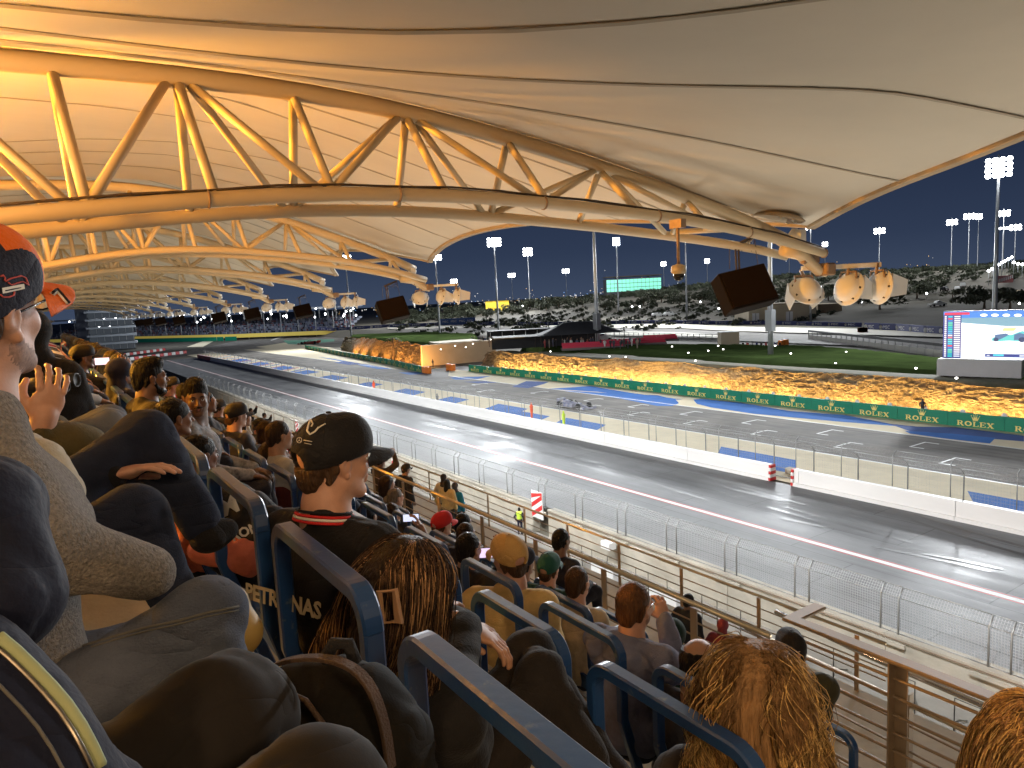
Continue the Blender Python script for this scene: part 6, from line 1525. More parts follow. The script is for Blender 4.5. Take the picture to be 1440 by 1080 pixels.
        sdf_obj('hair',[sdf_mesh(xf(P,RH,TH),max(.0055,vox),wr=.003,wf=50,seed=3)],hair_mat(hcx),r)
    if st=='scarf':
        P=[ell((0,-.016,.030),(.090,.110,.098),.02),ell((0,.112,-.028),(.062,.055,.076),.012,True),cap((0,-.03,-.10),(0,-.04,-.22),.085,.12,.05),ell((0,.0,-.18),(.13,.11,.05),.04)]
        sdf_obj('headscarf',[sdf_mesh(xf(P,RH,TH),max(.006,vox),wr=.005,wf=20,seed=5)],cloth('scarf_%.2f'%hcx[0],hcx),r)
    if beard:
        P=[cap((s_*.064,.004,-.030),(s_*.048,.030,-.082),.015,.018,.02) for s_ in(-1,1)]+[cap((-.045,.045,-.088),(.045,.045,-.088),.022,None,.02),ell((0,.070,-.098),(.030,.022,.024),.02),ell((0,.088,-.046),(.026,.009,.007),.008),ell((0,.100,-.062),(.019,.02,.009),.004,True)]
        if beard[1]=='stubble':
            for p_ in P:
                if p_['t']=='c': p_['r1']-=.0045; p_['r2']-=.0045
                else: p_['r']=p_['r']-.0035*(not p_['sub'])
        if beard[1]=='moustache': P=[cap((-.024,.085,-.050),(0,.094,-.0445),.0045,.006,.006),cap((.024,.085,-.050),(0,.094,-.0445),.0045,.006,.006)]
        sdf_obj('beard' if beard[1]!='moustache' else 'moustache',[sdf_mesh(xf(P,RH,TH),max(.0035,vox*.7),wr=.001,wf=90)],hair_mat(beard[0]) if beard[1]!='stubble' else mat('stubble',(.26,.16,.11),.8,var=.25,scale=120),r)
    if capc: cap_obj(r,RH,TH,1.0,max(.0045,vox),capc)
    if glass: glasses(r,RH,TH,1.0,mat('spectacle_frame',(.012,.012,.014),.25))
    # --- clothes
    tn,tc_=top[0],top[1]; tm_=top[2] if len(top)>2 else cloth('%s_%.3f_%.3f_%.3f'%(tn,*tc_),tc_)
    ex=.018 if tn in('plain','shirt') else .03
    T_=[ell(up(.02),(.155+ex,.115+ex,.12),.06),cap(up(.08),up(.30),.115+ex,.128+ex,.07),cap(chest+np.array((-.06,0,0)),chest+np.array((.06,0,0)),.115+ex,None,.06),cap(sh[0]+np.array((.03,0,.01)),sh[1]+np.array((-.03,0,.01)),.062+ex*.6,None,.06),cap(nb+np.array((0,-.02,-.03)),nb+np.array((0,-.015,.015)),.074,.062,.03)]
    if chub: T_.append(ell(up(.12,.06),(.16+chub,.13+chub,.15),.06))
    for i in(0,1):
        dW=Vector(wr_[i])-Vector(el_[i]); cut=.97 if sleeve else 0
        T_+=[cap(sh[i],el_[i] if sleeve else sh[i]+(el_[i]-sh[i])*.6,.058+ex*.7,.045+ex*.7,.04)]
        if sleeve: T_+=[cap(el_[i],np.array(Vector(el_[i])+dW*cut),.045+ex*.7,.032+ex*.5,.03)]
    hoodp=[]
    if tn=='hoodie': T_+=[cap(nb+np.array((-.075,-.05,.0)),nb+np.array((.075,-.05,.0)),.045,None,.03),ell(nb+np.array((0,-.095,-.03)),(.10,.055,.075),.03)]
    if tn=='hoodup': T_+=xf([ell((0,-.022,.030),(.098,.118,.110),.02),ell((0,.125,-.02),(.066,.072,.085),.012,True)],RH,TH)+[cap(hc+np.array((0,-.05,-.10)),nb,.085,.10,.04)]
    if tn in('shirt','jacket'): T_+=[cap(nb+np.array((-.045,-.04,.035)),nb+np.array((.045,-.04,.035)),.030,None,.02)]
    sdf_obj({'hoodie':'hoodie','hoodup':'hooded_top','shirt':'shirt','jacket':'jacket'}.get(tn,'top'),[sdf_mesh(T_,bv*.85,wr=wr if q<=2 else .003,wf=11,seed=len(PEOPLE))],tm_,r)
    if lowbody:
        lm=legs if not isinstance(legs,tuple) else cloth('legs_%.3f_%.3f_%.3f'%legs,legs)
        LP=[ell((0,-.01,-.01),(.165,.125,.105),.05)]
        for i in(0,1): LP+=[cap((.085*(2*i-1),.02,-.005),kn[i],.088*legr,.062*legr,.04),cap(kn[i],an[i],.062*legr,.048,.03)]
        sdf_obj('trousers',[sdf_mesh(LP,bv,wr=.008 if q<=1 else .004,wf=12,seed=len(PEOPLE)+50)],lm,r)
        for i in(0,1): sdf_obj('shoe',[sdf_mesh([cap(an[i]+np.array((0,-.02,-.05)),an[i]+np.array((0,.14,-.065)),.042,.036,.02)],max(.010,bv*.8))],cloth('shoe_%.2f'%shoes[0],shoes,.5),r)
    PEOPLE.append(r); bpy.context.view_layer.update()
    r['_hc']=0; del r['_hc']
    return r,dict(RH=RH,TH=TH,nb=nb,wr=wr_,el=el_,sh=sh,up=up,kn=kn,an=an)
def phone(parent_p,wpt,label,yaw=0,lit=(.75,.6,.8),s=1.0):
    r=empty('phone',wpt,yaw,label=label,cat='phone'); m=MB(); m.box((0,0,0),(.155*s,.009,.076*s),bev=.003); m.obj('case',mat('phone_black',(.01,.01,.01),.3),r); m=MB(); m.box((0,-.0052,0),(.145*s,.001,.068*s)); m.obj('screen',emis('phone_screen_%.2f'%lit[0],lit,1.3),r); return r
def logo_decal(parent,pts,ctr,n,up_,m,th=.0012,nm='emblem'):
    """flat outline (2-D) laid at ctr on the plane with normal n"""
    n=Vector(n).normalized(); u=Vector(up_); u=(u-n*u.dot(n)).normalized(); x=u.cross(n); q=MB(); vs=[Vector(ctr)+x*a+u*b+n*th for a,b in pts]; q.sheet(vs); return q.obj(nm,m,parent)
def text_decal(parent,txt,h,ctr,n,up_,m,nm='lettering'):
    n=Vector(n).normalized(); u=Vector(up_); u=(u-n*u.dot(n)).normalized(); x=u.cross(n); t=link(nm,text_mesh(txt,h,.0006,h*.03),m,parent); t.matrix_local=Matrix(((x.x,u.x,n.x,ctr[0]),(x.y,u.y,n.y,ctr[1]),(x.z,u.z,n.z,ctr[2]),(0,0,0,1))); return t
# ================================================================== THE SPECTATORS
C_=cloth
M_navyj=C_('navy_puffer',(.004,.006,.020),.8,bump=.15,bscale=60); M_marl=mat('grey_marl_knit',(.27,.24,.21),.95,spec=.2,wrk=.35,c2=(.12,.108,.10),scale=160,bump=.6,bscale=220,detail=6,sheen=.05)
M_jeans=mat('faded_denim',(.13,.15,.20),.9,spec=.2,wrk=.8,c2=(.055,.063,.090),scale=4.5,bump=.35,bscale=350,stretch=(1,.5,1),detail=9)
M_djeans=mat('dark_denim',(.028,.035,.062),.9,spec=.2,wrk=.8,c2=(.012,.016,.034),scale=6,bump=.35,bscale=350,detail=9)
M_pjeans=mat('pale_denim',(.17,.18,.20),.9,spec=.2,wrk=.8,c2=(.09,.10,.125),scale=6,bump=.35,bscale=350,detail=9)
M_btrs=C_('brown_black_trousers',(.010,.0075,.006),bump=.05,bscale=420); M_olive=C_('olive',(.085,.066,.026)); M_black=C_('black',(.010,.009,.010))
M_orangec=C_('orange_cap',(.72,.13,.008),.7); M_navyc=C_('navy_cap',(.012,.014,.030),.8); M_blackc=C_('black_cap',(.010,.009,.010),.7); M_tanc=C_('tan_cap',(.50,.31,.11),.75); M_redc=C_('red_cap',(.55,.02,.02),.7); M_greenc=C_('green_cap',(.010,.075,.060),.7)
M_print=mat('white_print',(.72,.68,.60),.6)
def proj(p):
    v=Vector(p)-CAMP; x,y,z=v.dot(CR),v.dot(CU),v.dot(CF); return (round(720+1000*x/z),round(540-1000*y/z),round(z,2))
def dbg(nm,r,J):
    bpy.context.view_layer.update(); M=r.matrix_world
    print('DBG',nm,{k:[proj(M@Vector(q)) for q in (J[k] if isinstance(J[k],list) else [J[k]])] for k in('TH','sh','el','wr','kn','an')})
# ---- own row
A_=atD; P1DY=8
r,J=person('man in an orange and navy cap, glasses and grey marl jacket',tuple(atD(-42,440,1.15)),-.05,q=0,hyaw=.85,hpitch=.20,hroll=.12,lean=.02,skin='fair',nohand=(1,),hair=('crop','brown'),top=('shirt',(.2,.2,.2),M_marl),legs=M_jeans,arms=('down','lap'),capc=[M_navyc,M_orangec,M_orangec],beard=('grey','stubble'),glass=True,floor=FL(0),scale=1.04,wr=.006,
  pts=dict(sh=(None,A_(-52,612,1.12)),el=(None,A_(52,768,1.10)),wr=(None,A_(212,806,1.22)),kn=(A_(235,900,1.55),A_(285,868,1.26)),an=(A_(260,1080,1.6),A_(330,1120,1.36))),hcurl=1.2)

cp=[c for c in r.children if c.name.startswith('cap')][0]
Rn=np.array(J['RH']); T0=np.array(J['TH'])
def headpt(p): return tuple(Rn@np.array(p)+T0)
def headn(n): return tuple(Rn@np.array(n))
bpy.context.view_layer.update()
def on_obj(o,px,py,off=.0012):
    Mi=o.matrix_world.inverted(); o_=Mi@CAMP; d_=(Mi.to_3x3()@ray(px,py)).normalized(); ok_,l_,n_,_=o.ray_cast(o_,d_); return (l_+n_*off*(1 if n_.dot(d_)<0 else -1)) if ok_ else None
def px_patch(o,pts,mm,off,nm,dx=0,dy=0):
    P_=[on_obj(o,a+dx,b+dy,off) for a,b in pts]; P_=[p for p in P_ if p]
    if len(P_)<3: return None
    m=MB(); c_=sum(P_,Vector())/len(P_); m.add([c_]+P_,[(0,i_+1,(i_+1)%len(P_)+1) for i_ in range(len(P_))]); return m.obj(nm,mm,o)
def px_line(o,pts,rad,mm,nm,dx=0,dy=0,off=.0006):
    P_=[]
    for (a,b),(c,d) in zip(pts,pts[1:]):
        for t in np.linspace(0,1,4)[:-1]: P_.append((a+(c-a)*t,b+(d-b)*t))
    P_.append(pts[-1]); P_=[on_obj(o,a+dx,b+dy,off) for a,b in P_]; P_=[p for p in P_ if p]
    if len(P_)>1: m=MB(); m.tube(P_,rad,5); m.obj(nm,mm,o)
# number on the peak, badge and emblem on the side panel, laid on the cloth
pk=[c for c in cp.children if c.name.startswith('peak')][0]
px_line(pk,[(73,414),(79,409),(95,427)],.0046,M_print,'number'); px_line(pk,[(73,414),(79,409),(95,427)],.0030,M_blackc,'number',off=.0036)
M_embl=mat('emblem_red',(.45,.06,.05),.6)
px_patch(cp,[(2,405),(33,399),(34,406),(3,413)],M_print,.0012,'badge')
px_line(cp,[(7,409),(29,404.5)],.0009,M_blackc,'small_lettering')
for seg in ([(0,389),(4,387),(7,391),(6,395)],[(7,396),(14,392),(22,390),(30,388),(36,391),(40,401)],[(11,397),(16,401),(24,398),(32,396),(40,401)],[(0,414),(4,418),(12,418),(19,415),(20,410)]): px_line(cp,seg,.0012,M_embl,'emblem')
# side seam stitched along the near thigh: cast onto the cloth from the camera side
bpy.context.view_layer.update(); tr=[c for c in r.children if c.name.startswith('trousers')][0]; Mi=tr.matrix_world.inverted()
def on_cloth(px,py):
    o_=Mi@CAMP; d_=((Mi.to_3x3())@ray(px,py)).normalized(); ok_,l_,n_,_=tr.ray_cast(o_,d_); return (tuple(l_+n_*.0012) if ok_ else None)
for dy in(0,5):
    P_=[on_cloth(px,py+dy) for px,py in ((95,915),(130,905),(170,893),(210,882),(250,873),(290,862),(320,856),(335,853))]; P_=[p for p in P_ if p]
    if len(P_)>2:
        q=MB(); q.tube(P_,.0016 if dy else .0024,5); q.obj('seam',mat('seam_thread',(.10,.095,.085) if not dy else (.10,.095,.085),.9),tr)
# companion nearest the lens: dark trousers, navy coat with open zip
r,J=person('person in dark trousers and open navy coat, cut by the left edge',(-.66,.62,ZC-.02),.02,q=1,lean=-.12,skin='fair',hair=('short','brown'),top=('jacket',(.1,.1,.1),M_navyj),legs=M_btrs,arms=('down','down'),floor=FL(0),scale=1.0,wr=.005,legr=1.3,
  pts=dict(kn=(A_(318,1010,.90),A_(430,1150,.75)),an=(A_(350,1250,.98),A_(460,1400,.85))))
Mi=r.matrix_world.inverted() if False else None
bpy.context.view_layer.update(); Mi=r.matrix_world.inverted(); W2L=lambda px,py,D: np.array(Mi@atD(px,py,D))
sdf_obj('coat_front',[sdf_mesh([cap(W2L(-95,985,.62),W2L(-10,1110,.60),.085,.075,.05),cap(W2L(20,1120,.60),W2L(140,1140,.66),.06,.045,.05)],.008,wr=.006,wf=14)],M_navyj,r)
sdf_obj('sleeve',[sdf_mesh([cap(W2L(-45,740,.74),W2L(-10,850,.70),.075,.060,.04)],.008,wr=.006,wf=16)],M_navyj,r)

bpy.context.view_layer.update(); cf_=[c for c in r.children if c.name.startswith('coat_front')][0]
ZP=[(-4,896),(20,916),(45,940),(70,966),(92,992),(112,1022),(128,1052),(140,1078)]
px_line(cf_,ZP,.0065,mat('lime_lining',(.30,.33,.17),.8),'lining'); px_line(cf_,[(a-9,b+9) for a,b in ZP],.0028,mat('zip_metal',(.25,.22,.18),.35,1),'zip'); px_line(cf_,[(a-40,b+30) for a,b in ZP],.0016,mat('seam_thread',(.10,.095,.085),.9),'seam')
# dark jeans, ankle crossed over the knee
r,J=person('person in dark jeans with one leg crossed and a bare hand resting on the knee',(-.48,1.98,ZC-.06),.10,q=1,lean=.05,skin='fair',hair=('short','brown'),top=('jacket',(.03,.03,.04),M_black),legs=M_djeans,arms=('down','lap'),floor=FL(0),hcurl=.35,lowbody=False,pts=dict(el=(None,A_(80,705,1.9)),wr=(None,A_(156,668,1.92))),hd=(None,(CR*.93+CU*.22+CF*.2,-CU)))

bpy.context.view_layer.update(); Mi=r.matrix_world.inverted(); W2L=lambda px,py,D: np.array(Mi@atD(px,py,D))
kx,ax,hx=W2L(205,615,2.05),W2L(283,735,2.12),np.array((.09,.02,0)); k2,a2=W2L(190,725,1.72),W2L(240,830,1.75)
sdf_obj('trousers',[sdf_mesh([ell((0,0,0),(.17,.12,.11),.05),cap(hx,kx,.095,.075,.04),cap(kx,ax,.075,.058,.03),cap((-.05,.02,0),k2,.095,.07,.04),cap(k2,a2,.068,.055,.03)],.011,wr=.006,wf=13)],M_djeans,r)
an_=W2L(290,748,2.12); sdf_obj('ankle',[sdf_mesh([cap(ax,an_,.040,.036,.02)],.007)],SKIN['fair'],r)
sdf_obj('trainer',[sdf_mesh([cap(an_,W2L(318,745,2.16),.045,.035,.03),ell(W2L(295,760,2.12),(.05,.05,.035),.03)],.007)],M_black,r)
# binocular man further along
r,J=person('man in an olive jacket and pale jeans holding black binoculars to one side',(-.62,2.62,ZC-.06),.15,q=1,lean=.06,skin='fair',hair=('short','brown'),top=('jacket',(.03,.03,.04),M_olive),legs=M_pjeans,arms=('down','down'),floor=FL(0),hcurl=.7,lowbody=False)

bpy.context.view_layer.update(); Mi=r.matrix_world.inverted(); W2L=lambda px,py,D: np.array(Mi@atD(px,py,D))
kx,hx=W2L(150,605,2.55),np.array((.09,.02,0)); a2=W2L(175,720,2.6)
sdf_obj('trousers',[sdf_mesh([ell((0,0,0),(.17,.12,.11),.05),cap(hx,kx,.10,.08,.04),cap(kx,a2,.07,.05,.03),cap((-.1,.02,0),kx+np.array((-.2,.05,0)),.09,.07,.04)],.012,wr=.006,wf=13)],M_pjeans,r)
hw=W2L(62,588,2.2); hm=hand_frame(hw,Vector(W2L(74,545,2.2))-Vector(hw),Vector(W2L(40,560,2.35))-Vector(hw))
sdf_obj('hand',[sdf_mesh(xf(hand_prims(1,.75,.10,.6),hm,hw,1.12)+[cap(hw,W2L(55,620,2.2),.032,.036,.02)],.0045)],SKIN['fair'],r)
sdf_obj('sleeve',[sdf_mesh([cap(W2L(58,615,2.2),W2L(110,632,2.3),.055,.075,.03),cap(W2L(110,632,2.3),W2L(20,600,2.5),.075,.085,.04)],.010,wr=.008,wf=14)],M_olive,r)
b=empty('binoculars',atD(60,543,2.30),label='black binoculars held in the hand of the man in the olive jacket',cat='binoculars'); m=MB()
ax_=(CR*.95+CU*.05+CF*.05).normalized(); qq=ax_.to_track_quat('Z','Y').to_matrix()
for off in(0,.055): m.lathe([(0,-.075),(.014,-.075),(.016,-.05),(.020,-.02),(.021,.03),(.024,.045),(.024,.075),(.021,.076),(.019,.07),(0,.07)],tuple(CU*(-.0)+CF*off+CU*off*.3),14,M=qq)
m.obj('barrels',mat('binocular_rubber',(.012,.011,.011),.55),b)
m=MB(); m.box(tuple(CF*.03),(.05,.05,.03)); m.obj('bridge',mat('binocular_rubber',(.012,.011,.011),.55),b)
r,J=person('person wrapped in a black hooded cloak behind the binocular man',tuple(atD(42,470,3.6)),1.4,q=2,lean=.05,skin='mid',hair=('none','black'),top=('hoodup',(.006,.006,.007),M_black),legs=(.01,.01,.01),floor=FL(0),shoulder=.80)
for i,(a,b_,c_) in enumerate([(102,468,'dark'),(110,470,'red'),(98,472,'grey')]): pass
# cream coat over the knees between the legs at the left
cc=[atD(50,655,1.62),atD(75,690,1.60),atD(60,740,1.60),atD(30,640,1.65)]
o=sdf_obj('cream_coat',[sdf_mesh([cap(cc[3],cc[0],.06,.055,.04),cap(cc[0],cc[1],.055,.050,.04),cap(cc[1],cc[2],.050,.03,.04)],.009,wr=.008,wf=16)],C_('cream',(.46,.40,.30)),None); tag(o,'cream sleeve hanging over dark legs beside the grey marl jacket','coat')
# tan boot, on the step
o=sdf_obj('boot',[sdf_mesh([cap(atD(300,905,1.45),atD(338,890,1.45),.050,.045,.03),cap(atD(315,905,1.45),atD(322,850,1.47),.045,.04,.03)],.007)],mat('tan_leather',(.34,.22,.06),.55,var=.15,scale=10),None); tag(o,'tan laced boot on the step beyond the blue jeaned knee','boot')
# black backpack with brown straps at the bottom
bp_=empty('backpack',atD(470,1010,1.06),label='black backpack with brown edging leaning at the bottom left of the big blue frame',cat='backpack')
B0=Vector(bp_.location); rel=lambda px,py,D: tuple(atD(px,py,D)-B0)
sdf_obj('bag',[sdf_mesh([cap(rel(420,985,1.1),rel(478,978,1.05),.050,.050,.05),cap(rel(425,1090,1.1),rel(530,1090,1.0),.075,.085,.08),cap(rel(425,1035,1.08),rel(510,1030,1.02),.065,.065,.08)],.008,wr=.005,wf=20,seed=4)],mat('backpack_nylon',(.009,.008,.007),.85,var=.2,scale=20,bump=.10,bscale=300,spec=.12,wrk=.4),bp_)
def smoothpts(P,n=5):
    P=[Vector(p) for p in P]
    for _ in range(n//2):
        Q=[P[0]]
        for a,b in zip(P,P[1:]): Q+=[a.lerp(b,.25),a.lerp(b,.75)]
        P=Q+[P[-1]]
    return P
m=MB(); m.tube(smoothpts([rel(372,942,1.03),rel(410,925,.99),rel(470,925,.96),rel(515,950,.93),rel(540,1010,.92),rel(550,1080,.92)]),.004,sq=(.008,.003)); m.obj('strap',mat('brown_webbing',(.05,.026,.013),.7,bump=.3,bscale=300),bp_)
m=MB(); m.tube([rel(385,965,1.0),rel(430,985,.96),rel(470,1040,.94),rel(480,1090,.94)],.004,6); m.obj('piping',mat('brown_webbing',(.05,.026,.013),.7),bp_)
m=MB(); m.tube([rel(455,930,1.0),rel(470,905,1.0),rel(490,905,1.0),rel(500,932,1.0)],.010,8); m.obj('grab_handle',M_black,bp_)

# ---- row ahead
r,J=person('man in a black cap with white swoosh and red trimmed black top',tuple(atX(472,648,.75)),.42,q=0,hyaw=-.34,hpitch=-.03,lean=.03,skin='fair',hair=('crop','brown'),top=('plain',(.009,.008,.009)),legs=(.02,.02,.025),capc=[M_blackc,M_blackc],floor=FL(1),scale=1.10,shoulder=1.08,arms=('lap','lap'),wr=.007)
Rn=np.array(J['RH']); T0=np.array(J['TH']); cp=[c for c in r.children if c.name.startswith('cap')][0]
for seg,rad in (([(437,590),(434,598),(432,606),(436,611),(443,607),(448,601)],.0030),([(437,590),(440,596),(438,600)],.0022),([(446,603),(452,599),(458,596)],.0020)): px_line(cp,seg,rad,M_print,'swoosh')
px_line(cp,[(421+3.6*math.cos(a),619+4*math.sin(a)) for a in np.linspace(0,2*PI,11)],.0008,M_print,'round_badge')
px_line(cp,[(421,615.5),(421,619),(418.5,621.5)],.0007,M_print,'round_badge'); px_line(cp,[(421,619),(423.5,621.5)],.0007,M_print,'round_badge')
px_line(cp,[(427,619),(439,621)],.0011,M_print,'small_lettering'); px_line(cp,[(428,623),(438,625)],.0007,M_print,'small_lettering')
nb=J['nb']
for rad,dz,mm in((.079,.022,M_black),(.083,.012,M_redc),(.087,.004,M_print),(.090,-.004,M_redc)):
    m=MB(); m.tube([(rad*math.cos(a),nb[1]-.02+rad*.92*math.sin(a),nb[2]+dz+.02+(-.018*math.sin(a))) for a in np.linspace(0,2*PI,29)[:-1]],.0042,6,closed=True,cap=False); m.obj('collar_trim',mm,r)
text_decal(r,'PETRONAS',.062,(-.02,-.168,.33),(0,-1,.12),(0,0,1),mat('team_print',(.62,.50,.30),.6))
# woman with the hair clip
r,J=person('woman with highlighted brown hair held by a square clip, dressed in black',tuple(atX(578,832,.73)),.30,q=0,hpitch=-.30,hroll=.05,lean=.0,skin='mid',fem=True,hair=('long','darkbrown'),top=('plain',(.009,.008,.008)),legs=(.014,.011,.010),arms=((.10,.40,.24),(.16,.42,.20)),floor=FL(1),hairlen=.30,scale=1.10,hcurl=.5,pts=dict(wr=(A_(640,872,2.15),A_(655,880,2.1)),el=(A_(560,930,2.1),A_(640,960,1.85)),kn=(A_(745,915,2.3),A_(760,945,2.15)),an=(A_(880,1120,2.2),A_(870,1150,2.05))),hd=((CR*.95-CU*.3,-CU),(CR*.9-CU*.45,-CU)))

hm_=[hair_mat('darkbrown',0),hair_mat('brown',1),hair_mat('lightbrown',1)]
strands(r,J['RH'],J['TH'],1.0,hm_,3000,.42,.030,seed=5,tones=(0,1,2),rad=.0012,puff=.022)
Rn=np.array(J['RH']); T0=np.array(J['TH'])
M_clip=mat('clip_resin',(.40,.23,.12),.3); M_clipd=mat('clip_amber',(.45,.20,.05),.3)
bpy.context.view_layer.update(); Mi=r.matrix_world.inverted(); Dh=(r.matrix_world@Vector(J['TH'])-CAMP).dot(CF)
m=MB(); c0=Mi@atD(547,853,Dh-.205); X_=(Mi.to_3x3()@(CR*.97+CU*.12-CF*.05)).normalized(); Z_=(Mi.to_3x3()@(CU*.97-CR*.12)).normalized()
m.tube([c0+X_*a*.017+Z_*b*.033 for a,b in((-1,-1),(1,-1),(1,1),(-1,1))],.006,sq=(.006,.005),closed=True,cap=False); m.obj('hair_clip',M_clip,r)
m=MB(); m.tube([c0-X_*.02,c0-X_*.06],.01,sq=(.013,.004)); m.obj('clip_arm',M_clipd,r)
# coral girl, woman behind her, moustached man looking back, bearded man, hood, phone
r,J=person('girl with a dark ponytail in a coral top',tuple(atD(283,640,4.0)),.35,q=1,hpitch=-.05,lean=.02,skin='brown',fem=True,hair=('pony','black'),top=('plain',(.62,.17,.11)),legs=(.02,.02,.02),floor=FL(1)-.0,scale=.92)
r,J=person('woman with black hair tied back, seated behind the girl in coral',tuple(atD(247,588,4.5)),.20,q=1,hpitch=-.05,lean=.02,skin='brown',fem=True,hair=('bun','black'),top=('plain',(.03,.025,.03)),legs=(.02,.02,.03),floor=FL(1))
r,J=person('moustached man turning his head to look back towards the lens',tuple(atD(276,560,4.85)),-.35,q=0,hyaw=-1.30,hpitch=-.12,lean=.02,skin='dark',hair=('quiff','black'),top=('shirt',(.06,.06,.07),mat('checked_shirt',(.05,.05,.06),.9,c2=(.4,.4,.42),scale=18)),legs=(.02,.02,.03),beard=('black','moustache'),floor=FL(1))
r,J=person('bearded man in a dark blazer with short black hair',tuple(atD(212,532,4.8)),.10,q=1,lean=.02,skin='brown',hair=('quiff','black'),top=('jacket',(.035,.030,.018)),beard=('black','full'),legs=(.02,.02,.03),floor=FL(1),shoulder=1.1)
r,J=person('person in a navy hood seen from behind',tuple(atD(171,524,6.6)),.35,q=2,lean=.02,skin='brown',hair=('none','black'),top=('hoodup',(.012,.013,.030)),floor=FL(1))
r,J=person('person in a black cap filming with a lit phone',tuple(atD(117,503,7.3)),.10,q=2,lean=.02,skin='brown',hair=('crop','black'),top=('jacket',(.02,.02,.022)),arms=('lap','phone'),capc=[M_blackc,M_blackc],floor=FL(1))
phone(None,atD(144,508,7.1),'lit phone held up beside the black cap at the far left',-YAW,(.9,.75,.9))
# black jersey and coral shorts behind the third guard frame
o=sdf_obj('black_jersey',[sdf_mesh([cap(atD(325,722,3.15),atD(372,745,3.1),.14,.12,.08),cap(atD(318,760,3.1),atD(350,790,3.05),.12,.11,.06)],.013,wr=.010,wf=12)],M_black,None); tag(o,'black jersey with white lettering heaped behind the blue frame','jersey')
text_decal(o,'TORONTO',.055,atD(345,748,2.88),-CF,CU*.92-CR*.38,M_print); text_decal(o,'M',.10,atD(322,712,2.90),-CF,CU*.92-CR*.38,M_print)
o=sdf_obj('coral_shorts',[sdf_mesh([cap(atD(290,772,3.0),atD(345,782,2.95),.07,.06,.04),cap(atD(345,782,2.95),atD(352,795,2.95),.06,.05,.04)],.010,wr=.007,wf=16)],C_('coral',(.62,.17,.11)),None); tag(o,'coral shorts under the black jersey','shorts')
# generic helpers for the rest of the terrace
OUT=[(.02,.02,.025),(.05,.05,.07),(.25,.22,.18),(.12,.02,.02),(.03,.05,.09),(.35,.33,.30),(.02,.05,.03),(.10,.08,.05)]
def rowpt(px,py,k): return tuple(atX(px,py,.53+.80*(k-1)+.215))
def seat_at(px,py,D,k,label,yaw=.1,**kw):
    p=rowpt(px,py,k); sc_=(Vector(p)-CAMP).dot(CF)/D; kw['scale']=kw.get('scale',1.0)*min(1.10,max(.92,sc_))
    return person(label,p,yaw,floor=FL(k),**kw)
# ---- second row
seat_at(388,642,4.9,2,'person with dark hair and a maroon jacket seen between the blue frames',.15,q=2,hair=('long','darkbrown'),fem=True,top=('jacket',(.07,.012,.012)),skin='brown',shoulder=1.1)
r,J=seat_at(1062,975,1.62,2,'woman with long wavy blonde hair at the bottom right',.62,q=1,hair=('long','lightbrown'),fem=True,top=('plain',(.05,.04,.035)),skin='fair',scale=1.08,hairlen=.36,hpitch=-.08)
strands(r,J['RH'],J['TH'],1.0,[hair_mat('blonde',0),hair_mat('blonde',2),hair_mat('lightbrown',0)],4200,.58,.062,seed=8,rad=.0013,seg=20,grad=2,puff=.032)
r,J=seat_at(1450,1050,1.75,2,'blonde child whose head is cut by the right edge',.5,q=1,hair=('long','lightbrown'),fem=True,top=('plain',(.3,.25,.2)),skin='fair',scale=.95,hairlen=.22)
strands(r,J['RH'],J['TH'],1.0,[hair_mat('blonde',0),hair_mat('lightbrown',1),hair_mat('lightbrown',0)],1500,.34,.020,seed=18,rad=.0014,seg=12)
seat_at(330,632,6.6,2,'child in a red top with beige shoulder beyond the guard frames',.1,q=3,hair=('short','brown'),top=('plain',(.45,.02,.03)),skin='fair',scale=.8)
seat_at(305,618,8.2,2,'dark haired person in red among the lower rows at the left',.1,q=3,hair=('short','black'),top=('plain',(.30,.02,.03)),skin='brown')
# ---- third row
r,J=seat_at(716,786,3.95,3,'man in a tan cap and mustard shirt seen from behind, looking left',.75,q=1,hyaw=.85,hair=('crop','brown'),top=('shirt',(.62,.43,.17)),skin='fair',capc=[M_tanc,M_tanc],legs=(.014,.013,.014),shoulder=1.12,lean=.05,wr=.006,scale=1.05)

r,J=seat_at(893,852,3.85,3,'man in black glasses and a blue grey hooded sweatshirt',.20,q=0,hair=('short','reddish'),top=('hoodie',(.15,.16,.24)),skin='fair',glass=True,legs=(.012,.012,.014),shoulder=1.15,arms=('lap','eat'),hcurl=1.1,beard=('brown','stubble'),lean=.06,chub=.008,wr=.008,scale=1.05)
r,J=seat_at(984,932,3.35,3,'balding man with a rim of dark hair, low beside the blonde woman',.25,q=1,hair=('bald','black'),top=('plain',(.03,.03,.04)),skin='mid',glass=False)
r,J=seat_at(660,772,5.3,3,'dark haired man in spectacles holding up a phone',.30,q=1,hair=('short','black'),top=('jacket',(.02,.018,.018)),skin='mid',glass=True,arms=('lap','phone'),shoulder=1.1)
phone(None,atD(688,777,5.0),'phone with a pinkish lit screen between two dark haired spectators',-YAW)
seat_at(517,727,5.7,3,'child with short black hair in a beige top',.6,q=1,hair=('short','black'),top=('hoodie',(.40,.33,.24)),skin='mid',scale=.9)
